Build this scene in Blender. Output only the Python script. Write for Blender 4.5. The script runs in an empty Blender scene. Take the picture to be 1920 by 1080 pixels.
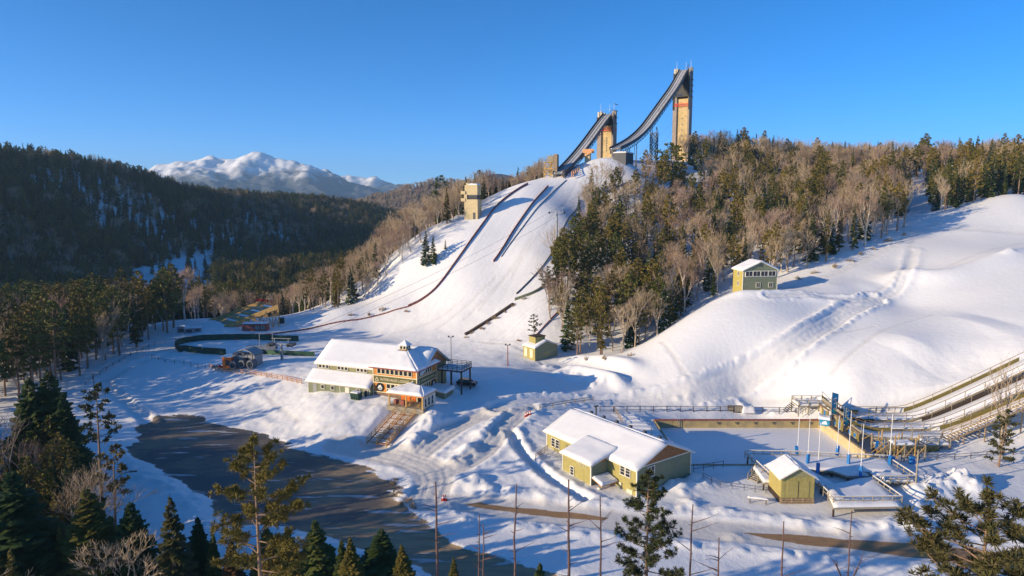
import bpy, math, random
import numpy as np
from mathutils import Vector, Matrix
R = math.radians
scene = bpy.context.scene
COL = scene.collection

# ---------------------------------------------------------------- camera
CAM_H = 45.0
PITCH = R(7.3)
cam_data = bpy.data.cameras.new('camera')
cam_data.sensor_width = 36.0
cam_data.lens = 24.0
cam_data.clip_start = 1.0
cam_data.clip_end = 30000.0
cam = bpy.data.objects.new('camera', cam_data)
COL.objects.link(cam)
cam.location = (0, 0, CAM_H)
cam.rotation_euler = (R(90) - PITCH, 0, 0)
scene.camera = cam

# ---------------------------------------------------------------- sky and sun
SUN_EL, SUN_AZ = R(14.5), R(21.0)                 # light travels towards azimuth 22 deg (from +X)
sun_dir = Vector((math.cos(SUN_AZ) * math.cos(SUN_EL), math.sin(SUN_AZ) * math.cos(SUN_EL), -math.sin(SUN_EL)))
world = bpy.data.worlds.new('World')
scene.world = world
world.use_nodes = True
wn = world.node_tree
bg = wn.nodes['Background']
sky = wn.nodes.new('ShaderNodeTexSky')
sky.sky_type = 'NISHITA'
sky.sun_disc = False
sky.sun_elevation = SUN_EL
sky.sun_rotation = math.atan2(-sun_dir.x, -sun_dir.y)
sky.altitude = 1500
sky.air_density = 0.5
sky.dust_density = 0.7
sky.ozone_density = 4.0
hs = wn.nodes.new('ShaderNodeHueSaturation')
hs.inputs['Saturation'].default_value = 1.2
hs.inputs['Hue'].default_value = 0.497
hs.inputs['Value'].default_value = 1.0
wn.links.new(sky.outputs[0], hs.inputs['Color'])
wn.links.new(hs.outputs[0], bg.inputs['Color'])
bg.inputs['Strength'].default_value = 0.148
sun_data = bpy.data.lights.new('sun', 'SUN')
sun_data.energy = 4.1
sun_data.angle = R(0.5)
sun_data.color = (1.0, 0.79, 0.50)
sun = bpy.data.objects.new('sun', sun_data)
COL.objects.link(sun)
sun.rotation_euler = sun_dir.to_track_quat('-Z', 'Y').to_euler()
sun.location = (-200, -80, 200)

scene.view_settings.view_transform = 'Standard'
scene.view_settings.look = 'None'
scene.view_settings.exposure = 0.82
scene.view_settings.gamma = 1.0
scene.view_settings.use_curve_mapping = False
scene.render.engine = 'CYCLES'
scene.cycles.max_bounces = 5
scene.cycles.diffuse_bounces = 3
scene.cycles.glossy_bounces = 2
scene.cycles.transmission_bounces = 2
scene.cycles.volume_bounces = 0
scene.cycles.use_denoising = True

# ---------------------------------------------------------------- survey helpers
_c, _s = math.cos(PITCH), math.sin(PITCH)
FPX = 1280.0
def ray(px, py):
    u = (px - 960) / FPX; v = (540 - py) / FPX
    return np.array((u, _c + v * _s, -_s + v * _c))
def at_y(px, py, Y):
    d = ray(px, py); t = Y / d[1]
    return (d[0] * t, Y, CAM_H + d[2] * t)
def at_z(px, py, z):
    d = ray(px, py); t = (z - CAM_H) / d[2]
    return (d[0] * t, d[1] * t, z)

# ---------------------------------------------------------------- noise
def _hash(ix, iy, seed):
    n = (ix.astype(np.int64) * 374761393 + iy.astype(np.int64) * 668265263 + seed * 1274126177) & 0xffffffff
    n = ((n ^ (n >> 13)) * 1103515245) & 0xffffffff
    n = ((n ^ (n >> 16)) * 2654435761) & 0xffffffff
    return ((n >> 8) & 0xffff) / 65535.0
def vnoise(x, y, scale, seed=0):
    x = np.asarray(x, float) / scale; y = np.asarray(y, float) / scale
    ix = np.floor(x); iy = np.floor(y); fx = x - ix; fy = y - iy
    fx = fx * fx * fx * (fx * (fx * 6 - 15) + 10); fy = fy * fy * fy * (fy * (fy * 6 - 15) + 10)
    a = _hash(ix, iy, seed); b = _hash(ix + 1, iy, seed); c = _hash(ix, iy + 1, seed); d = _hash(ix + 1, iy + 1, seed)
    return (a * (1 - fx) + b * fx) * (1 - fy) + (c * (1 - fx) + d * fx) * fy - 0.5
def fbm(x, y, scale, octaves=4, seed=0):
    r = 0; amp = 1.0
    for k in range(octaves):
        r = r + amp * vnoise(x, y, scale, seed + 17 * k); scale *= 0.5; amp *= 0.5
    return r
def sstep(a, b, x):
    t = np.clip((np.asarray(x, float) - a) / (b - a), 0, 1)
    return t * t * (3 - 2 * t)

# ---------------------------------------------------------------- terrain shape
ctl = []
def cz(z, *pts):
    for p in pts: ctl.append(at_z(p[0], p[1], z))
def cy(*pts):
    for p in pts: ctl.append(at_y(*p))
cz(-3, (300,800), (450,900), (600,950), (700,1000), (850,1060), (560,850), (400,830), (700,920))
cz(-2.6, (260,880), (330,960), (450,1040), (560,1079), (150,950), (40,900), (0,1000), (0,780), (100,820))
cz(-2.9, (290,770), (420,780), (560,812), (680,840))
for p in ((230,690,-.5), (300,660,0), (400,690,1.5), (480,700,2), (560,715,2), (600,742,1.6), (700,750,1.8), (780,757,2),
          (900,720,2), (1000,700,1.5), (640,640,1), (870,690,1.5), (820,735,2),
          (400,650,.5), (500,630,0), (600,620,0), (700,620,0), (800,645,0), (900,655,.5), (560,660,.5), (960,670,1),
          (340,600,0), (450,600,0), (560,592,.5), (200,640,-3), (100,660,-4),
          (450,740,-.6), (350,720,-1.2), (600,780,-.2), (700,790,-.2), (540,760,-.8), (760,810,-.9), (860,790,-.4)):
    cz(p[2], p)
# ski jump landing hill
cy((740,582,243), (850,600,226), (780,560,248), (880,540,240), (820,520,254), (930,490,255), (880,455,266), (960,430,272),
   (930,385,291), (985,345,308), (1030,340,310), (1000,480,252), (1050,400,282), (1100,330,313), (1140,298,325), (1175,302,328),
   (970,545,234), (1040,560,222), (1010,600,210), (950,620,211), (1000,662,194), (690,555,262), (640,582,246),
   (800,430,286), (740,490,272), (870,400,298), (1080,400,290), (1060,470,258))
# freestyle mound
cz(0, (1040,700)); cz(-.5, (1100,738)); cz(-1.5, (1200,752), (1300,752), (1400,745))
cy((1040,682,185), (1150,670,182), (1250,620,184), (1300,590,186), (1350,562,190), (1380,548,193), (1440,545,194), (1500,560,187),
   (1560,570,185), (1480,620,171), (1400,665,166), (1350,705,161), (1300,732,156), (1240,742,156), (1480,662,164), (1560,603,177), (1620,566,187))
# aerials hill on the right
cy((1600,650,162), (1600,722,149), (1700,650,158), (1700,740,145), (1800,600,170), (1900,560,176), (1900,645,152), (1700,572,187),
   (1700,520,200), (1800,505,203), (1890,482,205), (1700,503,211), (1620,522,204), (1560,532,199), (1800,450,231), (1900,430,237),
   (1920,365,262), (1820,395,255), (1760,412,250), (1640,462,228), (1560,500,215), (1500,532,204), (1720,402,288), (1700,352,338),
   (1850,640,158), (1780,700,150))
# wooded hill
cy((1110,668,190), (1200,645,195), (1280,592,205), (1350,552,212), (1100,560,224), (1120,470,262), (1150,392,300), (1200,330,340),
   (1280,302,405), (1240,450,270), (1350,440,265), (1450,462,240), (1400,372,325), (1560,382,305), (1500,332,375), (1700,322,385), (1850,322,375), (1137,297,365))
# pool yard and road
cz(-2, (1200,772), (1230,830), (1530,780), (1500,765), (1640,790), (1700,800), (1780,840), (1900,850)); cz(-2.5, (1300,862), (1400,855), (1640,870))
for p in ((1740,764,1.8), (1880,735,5.5), (1920,790,1.5), (1040,850,-1), (1110,922,-2), (1195,932,-2.5), (1297,882,-2.5), (900,800,0), (960,762,1), (850,850,-1.5),
          (800,900,-2.5), (950,870,-1.2), (900,930,-2.8), (1000,800,0), (1450,942,-2.8), (1650,955,-2.8), (1800,930,-2.8), (1900,1000,-3)):
    cz(p[2], p)
cz(-3, (850,945), (1050,965), (1250,985), (1400,1000), (1600,1020), (1750,1040), (1000,1010), (1200,1050), (960,1062))
cz(-3.4, (1400,1062), (1650,1075))
ctl += [(-150,200,-4), (-150,300,-10), (-90,300,-4), (-80,350,-8), (-200,250,-9), (-260,60,-8), (-260,200,-10), (-260,400,-15), (-120,480,-16),
        (120,560,60), (350,450,60), (350,200,30), (250,60,-3), (0,20,-5), (-100,20,-6), (100,20,-5), (-20,420,10), (-60,330,8), (-20,360,40),
        (15,345,52), (-60,400,-8), (60,470,58), (180,480,58), (250,300,55), (200,260,45), (50,60,-4), (-60,60,-4), (120,70,-3.5), (104,405,67), (130,390,66)]
ctl = np.array(ctl)
def _tps_solve(P, lam):
    n = len(P); d2 = ((P[:, None, :2] - P[None, :, :2]) ** 2).sum(-1) / 1e4
    K = 0.5 * d2 * np.log(d2 + 1e-12) + lam * np.eye(n)
    A = np.zeros((n + 3, n + 3)); A[:n, :n] = K; A[:n, n] = 1; A[:n, n + 1:] = P[:, :2] / 100
    A[n:, :n] = A[:n, n:].T
    return np.linalg.solve(A, np.concatenate([P[:, 2], [0, 0, 0]]))
_tw = _tps_solve(ctl, 0.0006)
def tps(x, y):
    x = np.asarray(x, float); y = np.asarray(y, float); sh = x.shape; x = x.ravel(); y = y.ravel()
    out = np.empty(len(x)); n = len(ctl)
    for i in range(0, len(x), 20000):
        xx = x[i:i + 20000, None]; yy = y[i:i + 20000, None]
        d2 = ((xx - ctl[None, :, 0]) ** 2 + (yy - ctl[None, :, 1]) ** 2) / 1e4
        out[i:i + 20000] = (0.5 * d2 * np.log(d2 + 1e-12)) @ _tw[:n] + _tw[n] + xx[:, 0] / 100 * _tw[n + 1] + yy[:, 0] / 100 * _tw[n + 2]
    return out.reshape(sh)
# valley with the dark wooded ridge on its left
RIDGE = [at_y(*p) for p in ((-350,290,470), (-120,297,560), (0,302,630), (160,316,700), (250,346,780), (330,366,850), (480,380,950), (620,388,1000), (705,402,1060), (780,440,1150), (900,470,1300))]
def region(x, y):
    best = np.full(x.shape, 1e9); zr = np.zeros(x.shape); side = np.zeros(x.shape)
    for a, b in zip(RIDGE[:-1], RIDGE[1:]):
        dx, dy = b[0] - a[0], b[1] - a[1]; L2 = dx * dx + dy * dy
        t = np.clip(((x - a[0]) * dx + (y - a[1]) * dy) / L2, 0, 1)
        d = np.hypot(x - a[0] - t * dx, y - a[1] - t * dy); m = d < best
        best = np.where(m, d, best); zr = np.where(m, a[2] + t * (b[2] - a[2]), zr)
        side = np.where(m, np.sign((x - a[0]) * dy - (y - a[1]) * dx), side)
    floor = -16 + 60 * sstep(60, 300, x) * sstep(900, 400, y)
    wr = np.where(side > 0, 1 - sstep(0, 190, best), 1 - 0.8 * sstep(0, 900, best))
    return floor + (zr - floor) * wr + 5 * fbm(x, y, 90, 3, 5) * sstep(20, 90, best)
def base_z(x, y):
    x = np.asarray(x, float); y = np.asarray(y, float)
    w = sstep(620, 440, y) * sstep(-270, -170, x) * sstep(400, 270, x) * sstep(-30, 30, y)
    r = region(x, y); t = np.where(w > 0, tps(x, y) if x.ndim else tps(np.array([x]), np.array([y]))[0], 0)
    return r * (1 - w) + t * w
def ground_px(pts, zf=None):
    """world points where view rays through surveyed pixels meet the terrain"""
    zf = zf or base_z; pts = np.array(pts, float); out = []
    tt = np.concatenate([np.arange(45, 460, 1.5), np.arange(460, 1600, 10)])
    for px, py in pts[:, :2]:
        d = ray(px, py); d = d / d[1]
        z = CAM_H + d[2] * tt; g = zf(d[0] * tt, tt); below = np.nonzero(z <= g)[0]
        if len(below) == 0: out.append((d[0] * 400, 400.0, float(zf(np.array([d[0] * 400]), np.array([400.0]))[0]))); continue
        i = max(below[0], 1); f0 = z[i - 1] - g[i - 1]; f1 = z[i] - g[i]
        t = tt[i - 1] + (tt[i] - tt[i - 1]) * f0 / max(f0 - f1, 1e-9)
        out.append((d[0] * t, t, CAM_H + d[2] * t))
    return np.array(out)
# ---------------------------------------------------------------- object helpers
def props(o, label=None, cat=None, group=None, kind=None):
    if label: o['label'] = label
    if cat: o['category'] = cat
    if group: o['group'] = group
    if kind: o['kind'] = kind
    return o
def link(name, data, parent=None):
    o = bpy.data.objects.new(name, data); COL.objects.link(o)
    if parent is not None: o.parent = parent
    return o
def thing(name, label, cat, loc, rz=0.0, group=None):
    o = link(name, None); o.location = loc; o.rotation_euler = (0, 0, rz); o.empty_display_size = 0.5
    return props(o, label, cat, group)
def tri_mesh(name, V, F, mats, mi=None, smooth=False):
    """mesh from arrays of vertices and equal-length faces"""
    V = np.asarray(V, np.float32); F = np.asarray(F, np.int32); k = F.shape[1]
    me = bpy.data.meshes.new(name)
    me.vertices.add(len(V)); me.vertices.foreach_set('co', V.ravel())
    me.loops.add(F.size); me.loops.foreach_set('vertex_index', F.ravel())
    me.polygons.add(len(F)); me.polygons.foreach_set('loop_start', np.arange(0, F.size, k, dtype=np.int32))
    for m in mats: me.materials.append(m)
    if mi is not None: me.polygons.foreach_set('material_index', np.asarray(mi, np.int32))
    me.update(calc_edges=True)
    if smooth: me.shade_smooth()
    return me
class MB:
    def __init__(s): s.v = []; s.f = []; s.m = []
    def _add(s, vs, fs, m):
        n = len(s.v); s.v += [tuple(v) for v in vs]; s.f += [tuple(i + n for i in f) for f in fs]; s.m += [m] * len(fs); return s
    def box(s, c, size, rz=0.0, m=0):
        cx, cy_, cz_ = c; a, b, h = size[0] / 2, size[1] / 2, size[2] / 2; co, si = math.cos(rz), math.sin(rz); vs = []
        for z in (-h, h):
            for x, y in ((-a, -b), (a, -b), (a, b), (-a, b)): vs.append((cx + x * co - y * si, cy_ + x * si + y * co, cz_ + z))
        return s._add(vs, [(3, 2, 1, 0), (4, 5, 6, 7), (0, 1, 5, 4), (1, 2, 6, 5), (2, 3, 7, 6), (3, 0, 4, 7)], m)
    def lbox(s, x0, x1, y0, y1, z0, z1, m=0):
        return s.box(((x0 + x1) / 2, (y0 + y1) / 2, (z0 + z1) / 2), (abs(x1 - x0), abs(y1 - y0), abs(z1 - z0)), 0, m)
    def beam(s, p, q, w, h=None, m=0):
        p = Vector(p); q = Vector(q); d = (q - p).normalized(); h = h or w
        up = Vector((0, 0, 1)) if abs(d.z) < 0.97 else Vector((0, 1, 0))
        sx = d.cross(up).normalized() * (w / 2); sy = sx.cross(d).normalized() * (h / 2)
        vs = [b + k for b in (p, q) for k in (-sx - sy, sx - sy, sx + sy, -sx + sy)]
        return s._add(vs, [(0, 1, 2, 3), (7, 6, 5, 4), (4, 5, 1, 0), (5, 6, 2, 1), (6, 7, 3, 2), (7, 4, 0, 3)], m)
    def tube(s, p, q, r0, r1=None, n=8, m=0):
        p = Vector(p); q = Vector(q); d = (q - p).normalized(); r1 = r0 if r1 is None else r1
        up = Vector((0, 0, 1)) if abs(d.z) < 0.97 else Vector((0, 1, 0))
        a = d.cross(up).normalized(); b = a.cross(d)
        vs = []
        for c, r in ((p, r0), (q, r1)):
            for k in range(n): t = 2 * math.pi * k / n; vs.append(c + (a * math.cos(t) + b * math.sin(t)) * r)
        fs = [(k, (k + 1) % n, n + (k + 1) % n, n + k) for k in range(n)] + [tuple(range(n))[::-1], tuple(range(n, 2 * n))]
        return s._add(vs, [f[::-1] for f in fs], m)
    def prism(s, pts, z0, z1, m=0):
        n = len(pts); vs = [(x, y, z0) for x, y in pts] + [(x, y, z1) for x, y in pts]
        return s._add(vs, [tuple(range(n))[::-1], tuple(range(n, 2 * n))] + [(k, (k + 1) % n, n + (k + 1) % n, n + k) for k in range(n)], m)
    def slab(s, pts, t, m=0):
        """planar polygon thickened by t along its normal"""
        P = [Vector(p) for p in pts]; nrm = (P[1] - P[0]).cross(P[2] - P[0]).normalized() * t; n = len(P)
        vs = P + [p + nrm for p in P]
        return s._add(vs, [tuple(range(n))[::-1], tuple(range(n, 2 * n))] + [(k, (k + 1) % n, n + (k + 1) % n, n + k) for k in range(n)], m)
    def face(s, pts, m=0): return s._add(pts, [tuple(range(len(pts)))], m)
    def build(s, name, mats, parent=None, smooth=False):
        me = bpy.data.meshes.new(name); me.from_pydata(s.v, [], s.f)
        mats = mats if isinstance(mats, (list, tuple)) else [mats]
        for m in mats: me.materials.append(m)
        if len(mats) > 1: me.polygons.foreach_set('material_index', s.m)
        me.update()
        if smooth: me.shade_smooth()
        return link(name, me, parent)
def copy_of(o, parent=None, name=None):
    c = o.copy(); COL.objects.link(c); c.parent = parent
    return c
def copy_tree(o, parent=None):
    c = copy_of(o, parent)
    for ch in list(o.children): copy_tree(ch, c)
    return c

# ---------------------------------------------------------------- materials
def mat(name, col, rough=0.8, var=0.15, scale=3.0, col2=None, metal=0.0, bump=0.0, bscale=None, stretch=None, spec=0.3):
    m = bpy.data.materials.new(name); m.use_nodes = True; nt = m.node_tree; b = nt.nodes['Principled BSDF']
    b.inputs['Roughness'].default_value = rough; b.inputs['Metallic'].default_value = metal
    b.inputs['Specular IOR Level'].default_value = spec
    tc = nt.nodes.new('ShaderNodeTexCoord'); mp = nt.nodes.new('ShaderNodeMapping')
    if stretch: mp.inputs['Scale'].default_value = stretch
    nt.links.new(tc.outputs['Object'], mp.inputs['Vector'])
    nz = nt.nodes.new('ShaderNodeTexNoise'); nz.inputs['Scale'].default_value = scale; nz.inputs['Detail'].default_value = 5
    nt.links.new(mp.outputs[0], nz.inputs['Vector'])
    rp = nt.nodes.new('ShaderNodeValToRGB')
    c2 = col2 or tuple(min(1, c * (1 + var)) for c in col); c1 = col if col2 else tuple(c * (1 - var) for c in col)
    rp.color_ramp.elements[0].position = 0.32; rp.color_ramp.elements[1].position = 0.68
    rp.color_ramp.elements[0].color = (*c1, 1); rp.color_ramp.elements[1].color = (*c2, 1)
    nt.links.new(nz.outputs['Fac'], rp.inputs['Fac']); nt.links.new(rp.outputs[0], b.inputs['Base Color'])
    if bump:
        bp = nt.nodes.new('ShaderNodeBump'); bp.inputs['Strength'].default_value = bump; bp.inputs['Distance'].default_value = 0.1
        n2 = nt.nodes.new('ShaderNodeTexNoise'); n2.inputs['Scale'].default_value = bscale or scale * 3; n2.inputs['Detail'].default_value = 4
        nt.links.new(mp.outputs[0], n2.inputs['Vector']); nt.links.new(n2.outputs['Fac'], bp.inputs['Height']); nt.links.new(bp.outputs[0], b.inputs['Normal'])
    return m
def siding(name, col, pitch=0.15, axis='Z', var=0.1):
    """lapped boards: fine shadow line relief and board to board tone"""
    m = mat(name, col, 0.75, var, 1.5); nt = m.node_tree; b = nt.nodes['Principled BSDF']
    tc = nt.nodes['Texture Coordinate']; w = nt.nodes.new('ShaderNodeTexWave'); w.wave_type = 'BANDS'; w.bands_direction = axis; w.wave_profile = 'SAW'
    w.inputs['Scale'].default_value = 0.314 / pitch; nt.links.new(tc.outputs['Object'], w.inputs['Vector'])
    bp = nt.nodes.new('ShaderNodeBump'); bp.inputs['Strength'].default_value = 0.35; bp.inputs['Distance'].default_value = 0.03
    nt.links.new(w.outputs['Fac'], bp.inputs['Height']); nt.links.new(bp.outputs[0], b.inputs['Normal'])
    return m
def leaf_mat(name, c1, c2, rough=0.7, snow=0.0, trans=0.0):
    """foliage: tone per tree plus clump noise"""
    m = bpy.data.materials.new(name); m.use_nodes = True; nt = m.node_tree; b = nt.nodes['Principled BSDF']
    b.inputs['Roughness'].default_value = rough; b.inputs['Specular IOR Level'].default_value = 0.15
    oi = nt.nodes.new('ShaderNodeObjectInfo'); geo = nt.nodes.new('ShaderNodeNewGeometry')
    nz = nt.nodes.new('ShaderNodeTexNoise'); nz.inputs['Scale'].default_value = 0.7; nz.inputs['Detail'].default_value = 3
    nt.links.new(geo.outputs['Position'], nz.inputs['Vector'])
    ad = nt.nodes.new('ShaderNodeMath'); ad.operation = 'ADD'; nt.links.new(oi.outputs['Random'], ad.inputs[0]); nt.links.new(nz.outputs['Fac'], ad.inputs[1])
    mu = nt.nodes.new('ShaderNodeMath'); mu.operation = 'MULTIPLY_ADD'; mu.inputs[1].default_value = 0.8; mu.inputs[2].default_value = -0.3; nt.links.new(ad.outputs[0], mu.inputs[0])
    mx = nt.nodes.new('ShaderNodeMix'); mx.data_type = 'RGBA'; mx.inputs['A'].default_value = (*c1, 1); mx.inputs['B'].default_value = (*c2, 1)
    mx.clamp_factor = True
    nt.links.new(mu.outputs[0], mx.inputs['Factor'])
    nt.links.new(mx.outputs['Result'], b.inputs['Base Color'])
    return m
M = {}
M['snow'] = mat('snow', (0.84, 0.84, 0.86), 0.6, 0.03, 1.2, bump=0.25, bscale=2.5)
M['roof_snow'] = mat('roof_snow', (0.84, 0.84, 0.86), 0.6, 0.03, 0.8, bump=0.2, bscale=1.5)
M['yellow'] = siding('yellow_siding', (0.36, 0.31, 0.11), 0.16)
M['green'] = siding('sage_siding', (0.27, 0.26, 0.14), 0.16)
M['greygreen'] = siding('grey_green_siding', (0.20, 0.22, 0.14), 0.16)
M['tan'] = siding('tan_siding', (0.36, 0.33, 0.20), 0.18)
M['trim'] = mat('white_trim', (0.72, 0.68, 0.58), 0.6, 0.08, 4)
M['cedar'] = mat('cedar_shingle', (0.30, 0.14, 0.055), 0.8, 0.4, 6, bump=0.5, bscale=12)
M['orange'] = mat('orange_cedar', (0.62, 0.24, 0.045), 0.7, 0.35, 3, bump=0.3, bscale=10)
M['stone'] = mat('stone', (0.20, 0.14, 0.10), 0.9, 0.3, 4, bump=0.6, bscale=8)
M['wood'] = mat('weathered_wood', (0.33, 0.24, 0.15), 0.85, 0.25, 5, stretch=(1, 1, 1))
M['greywood'] = mat('grey_wood', (0.33, 0.29, 0.22), 0.85, 0.2, 5)
M['newwood'] = mat('yellow_lumber', (0.52, 0.33, 0.12), 0.8, 0.25, 4)
M['orangewood'] = mat('orange_lumber', (0.58, 0.30, 0.14), 0.8, 0.25, 4)
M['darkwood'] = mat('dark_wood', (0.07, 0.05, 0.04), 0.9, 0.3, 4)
M['glass'] = mat('window_glass', (0.025, 0.03, 0.04), 0.12, 0.2, 2, spec=0.5)
M['olive'] = mat('olive_sign_board', (0.12, 0.11, 0.035), 0.6, 0.1, 3)
M['cream'] = mat('cream_paint', (0.74, 0.66, 0.45), 0.6, 0.06, 4)
M['black'] = mat('black_paint', (0.015, 0.015, 0.017), 0.4, 0.2, 4)
M['carpaint'] = mat('black_car_paint', (0.012, 0.012, 0.015), 0.2, 0.2, 4, spec=0.6)
M['rubber'] = mat('rubber', (0.02, 0.02, 0.02), 0.9, 0.2, 4)
M['steel'] = mat('galvanised_steel', (0.34, 0.35, 0.36), 0.5, 0.15, 5, metal=0.4)
M['darksteel'] = mat('dark_steel', (0.075, 0.08, 0.09), 0.6, 0.2, 3)
M['bluesteel'] = mat('blue_grey_steel', (0.12, 0.13, 0.16), 0.55, 0.2, 3)
M['concrete'] = mat('pale_concrete', (0.55, 0.44, 0.25), 0.85, 0.12, 1.5, bump=0.15, bscale=4)
M['shaftconcrete'] = mat('shaft_concrete', (0.56, 0.49, 0.36), 0.85, 0.1, 0.8, bump=0.1, bscale=3)
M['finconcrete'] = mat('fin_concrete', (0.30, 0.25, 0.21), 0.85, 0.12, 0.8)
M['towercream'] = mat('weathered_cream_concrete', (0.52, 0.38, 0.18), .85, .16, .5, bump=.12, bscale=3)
M['red'] = mat('red_paint', (0.50, 0.03, 0.02), 0.5, 0.1, 4)
M['redframe'] = mat('red_steel', (0.75, 0.05, 0.025), 0.55, 0.1, 4)
M['icetrack'] = mat('pale_ice_track', (.42, .43, .46), .5, .12, 2)
M['redfence'] = mat('red_fence_board', (0.30, 0.10, 0.08), 0.8, 0.2, 2)
M['blue'] = mat('blue_vinyl', (0.015, 0.17, 0.48), 0.5, 0.1, 3)
M['banner'] = mat('blue_banner', (0.02, 0.22, 0.42), 0.7, 0.2, 1.2)
M['darkgreen'] = mat('dark_green_pad', (0.02, 0.07, 0.045), 0.6, 0.3, 0.5)
M['dumpster'] = mat('green_dumpster_paint', (0.02, 0.06, 0.045), 0.5, 0.2, 3)
M['white'] = mat('white_paint', (0.8, 0.8, 0.78), 0.5, 0.05, 4)
M['orangepaint'] = mat('orange_paint', (0.70, 0.16, 0.02), 0.5, 0.15, 3)
M['grey'] = mat('grey_panel', (0.28, 0.29, 0.30), 0.6, 0.15, 3)
M['stainwall'] = mat('stained_pool_wall', (0.46, 0.36, 0.17), 0.85, 0.2, 0.6, col2=(0.30, 0.25, 0.15))
M['cable'] = mat('steel_cable', (0.10, 0.10, 0.11), 0.5, 0.1, 2)

# ---------------------------------------------------------------- terrain detail
def seg_dist(x, y, P, box=None):
    best = np.full(x.shape, 1e9); par = np.zeros(x.shape); acc = 0
    for a, b in zip(P[:-1], P[1:]):
        dx, dy = b[0] - a[0], b[1] - a[1]; L2 = dx * dx + dy * dy + 1e-9
        t = np.clip(((x - a[0]) * dx + (y - a[1]) * dy) / L2, 0, 1); d = np.hypot(x - a[0] - t * dx, y - a[1] - t * dy)
        m = d < best; best = np.where(m, d, best); par = np.where(m, acc + t * math.sqrt(L2), par); acc += math.sqrt(L2)
    return best, par / max(acc, 1e-6)
def poly_sd(x, y, P):
    d, _ = seg_dist(x, y, list(P) + [P[0]]); inside = np.zeros(x.shape, bool)
    for a, b in zip(P, list(P[1:]) + [P[0]]):
        c = ((a[1] > y) != (b[1] > y)) & (x < (b[0] - a[0]) * (y - a[1]) / (b[1] - a[1] + 1e-12) + a[0]); inside ^= c
    return np.where(inside, -d, d)
def chaikin(P, n=2):
    P = np.array(P, float)
    for _ in range(n):
        Q = [P[0]]
        for a, b in zip(P[:-1], P[1:]): Q += [a * .75 + b * .25, a * .25 + b * .75]
        P = np.array(Q + [P[-1]])
    return P
LOT = ground_px([(243,815),(262,795),(300,782),(345,779),(400,790),(450,799),(500,813),(560,843),(620,860),(690,883),(730,905),(755,935),(770,965),(800,990),(850,1012),
                 (950,1046),(1060,1082),(1120,1110),(1000,1200),(880,1140),(810,1082),(775,1062),(735,1040),(672,1022),(610,1004),(545,990),(500,980),(437,990),(390,945),(340,905),(300,885),(255,862),(243,840)])[:, :2]
ROAD = chaikin(ground_px([(800,940),(860,943),(1000,958),(1140,975),(1280,988),(1400,998),(1600,1018),(1770,1034),(1930,1052)])[:, :2])
DIRT1 = ground_px([(870,943),(900,941),(980,950),(1060,957),(1140,968),(1130,974),(1050,967),(960,958),(900,949)])[:, :2]
DIRT2 = ground_px([(1385,995),(1480,1000),(1600,1008),(1700,1015),(1770,1021),(1930,1040),(1930,1070),(1765,1047),(1690,1040),(1600,1028),(1500,1017),(1430,1005)])[:, :2]
def G(*pts): return chaikin(ground_px(pts)[:, :2])
TRACKS = [  # centre line, half width, depth, berm height, roughness of berm
    (G((775,862),(830,815),(880,790),(935,768)), 2.6, .25, .3),
    (G((820,890),(880,868),(920,838),(945,800),(965,780),(990,765)), 2.2, .3, .3),
    (G((960,808),(972,838),(1005,875),(1045,905),(1095,935)), .8, .9, .4),
    (G((345,655),(250,684),(203,706),(198,724),(226,746),(250,764),(280,792)), 1.3, .45, .3),
    (G((1640,562),(1590,580),(1540,615),(1480,660),(1400,705),(1300,738),(1200,752),(1100,752),(1000,748),(940,762)), 2.6, .4, .55),
    (G((1440,556),(1520,556),(1600,562),(1660,560),(1700,528),(1706,490),(1712,470)), 1.1, .2, .3),
    (G((1740,432),(1800,429),(1860,432),(1935,438)), 1.2, .15, .3),
    (G((1480,540),(1560,515),(1640,478),(1700,445),(1760,415)), 1.4, .06, .05),
    (G((640,835),(700,845),(780,865),(820,890),(800,940)), 3.2, .15, .1),
]
PILES = [  # px, py, radius, height
    (800,800,3.2,1.5),(775,830,2.6,1.3),(815,785,2.4,1.2),(880,845,2.6,1.4),(905,815,2.2,1.3),(860,868,2.2,1.1),(925,798,1.6,.8),(890,905,2.2,1.4),(915,925,1.6,.9),(1000,775,1.8,.8),
    (1730,925,2.6,1.8),(1760,912,3.2,2.1),(1800,908,3.0,2.2),(1830,920,2.2,1.5),(1715,950,1.6,1.2),(1705,985,2.6,1.4),(1745,1000,2.0,1.0),(1660,985,2.0,.8),
    (1270,915,3.0,1.3),(1310,905,2.6,1.2),(1300,945,1.8,.8),(1350,960,1.6,.6),(1395,765,1.6,1.1),(1272,745,1.0,.5),(1293,747,1.4,.7),(1232,890,1.5,.6),
    (850,735,1.6,.9),(825,740,1.4,.8),(1080,712,2.2,1.2),(1120,725,2.4,1.0),(1050,706,2.0,1.2),(1030,690,2.2,1.0),(1450,775,1.0,.4),(1890,486,1.5,1.0),(935,585,1.0,.3),
    (390,610,3,.8),(470,640,3,.6),(420,622,3,.7),(310,650,2.5,.6),(1380,1005,1.6,.4),(1500,985,1.6,.6),(1580,990,1.8,.7),(1020,935,1.4,.6),(960,925,1.6,.6),(840,955,2,.9),(870,975,2.4,.9)]
PX = [(p, ground_px([p[:2]])[0]) for p in PILES]
MOUND_LIPS = [(G((1030,700),(1080,702),(1130,712),(1185,735)), 2.4, 2.6), (G((1040,676),(1110,676),(1160,684),(1210,702)), 2.8, 1.9), (G((1345,562),(1420,552),(1500,552),(1560,566)), 2.6, .9), (G((1640,540),(1700,517),(1760,524),(1830,506),(1890,484),(1960,470)), 4.5, 2.4), (G((1570,575),(1520,608),(1470,645),(1400,690)), 2.0, .8), (G((1880,600),(1780,640),(1700,680)), 9, 1.6)]
STAIR = np.array([at_z(775, 757, 1.7), at_z(706, 832, -2.6)])
POOL = (30.6, 66.2, 117.5, 142.2)
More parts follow.
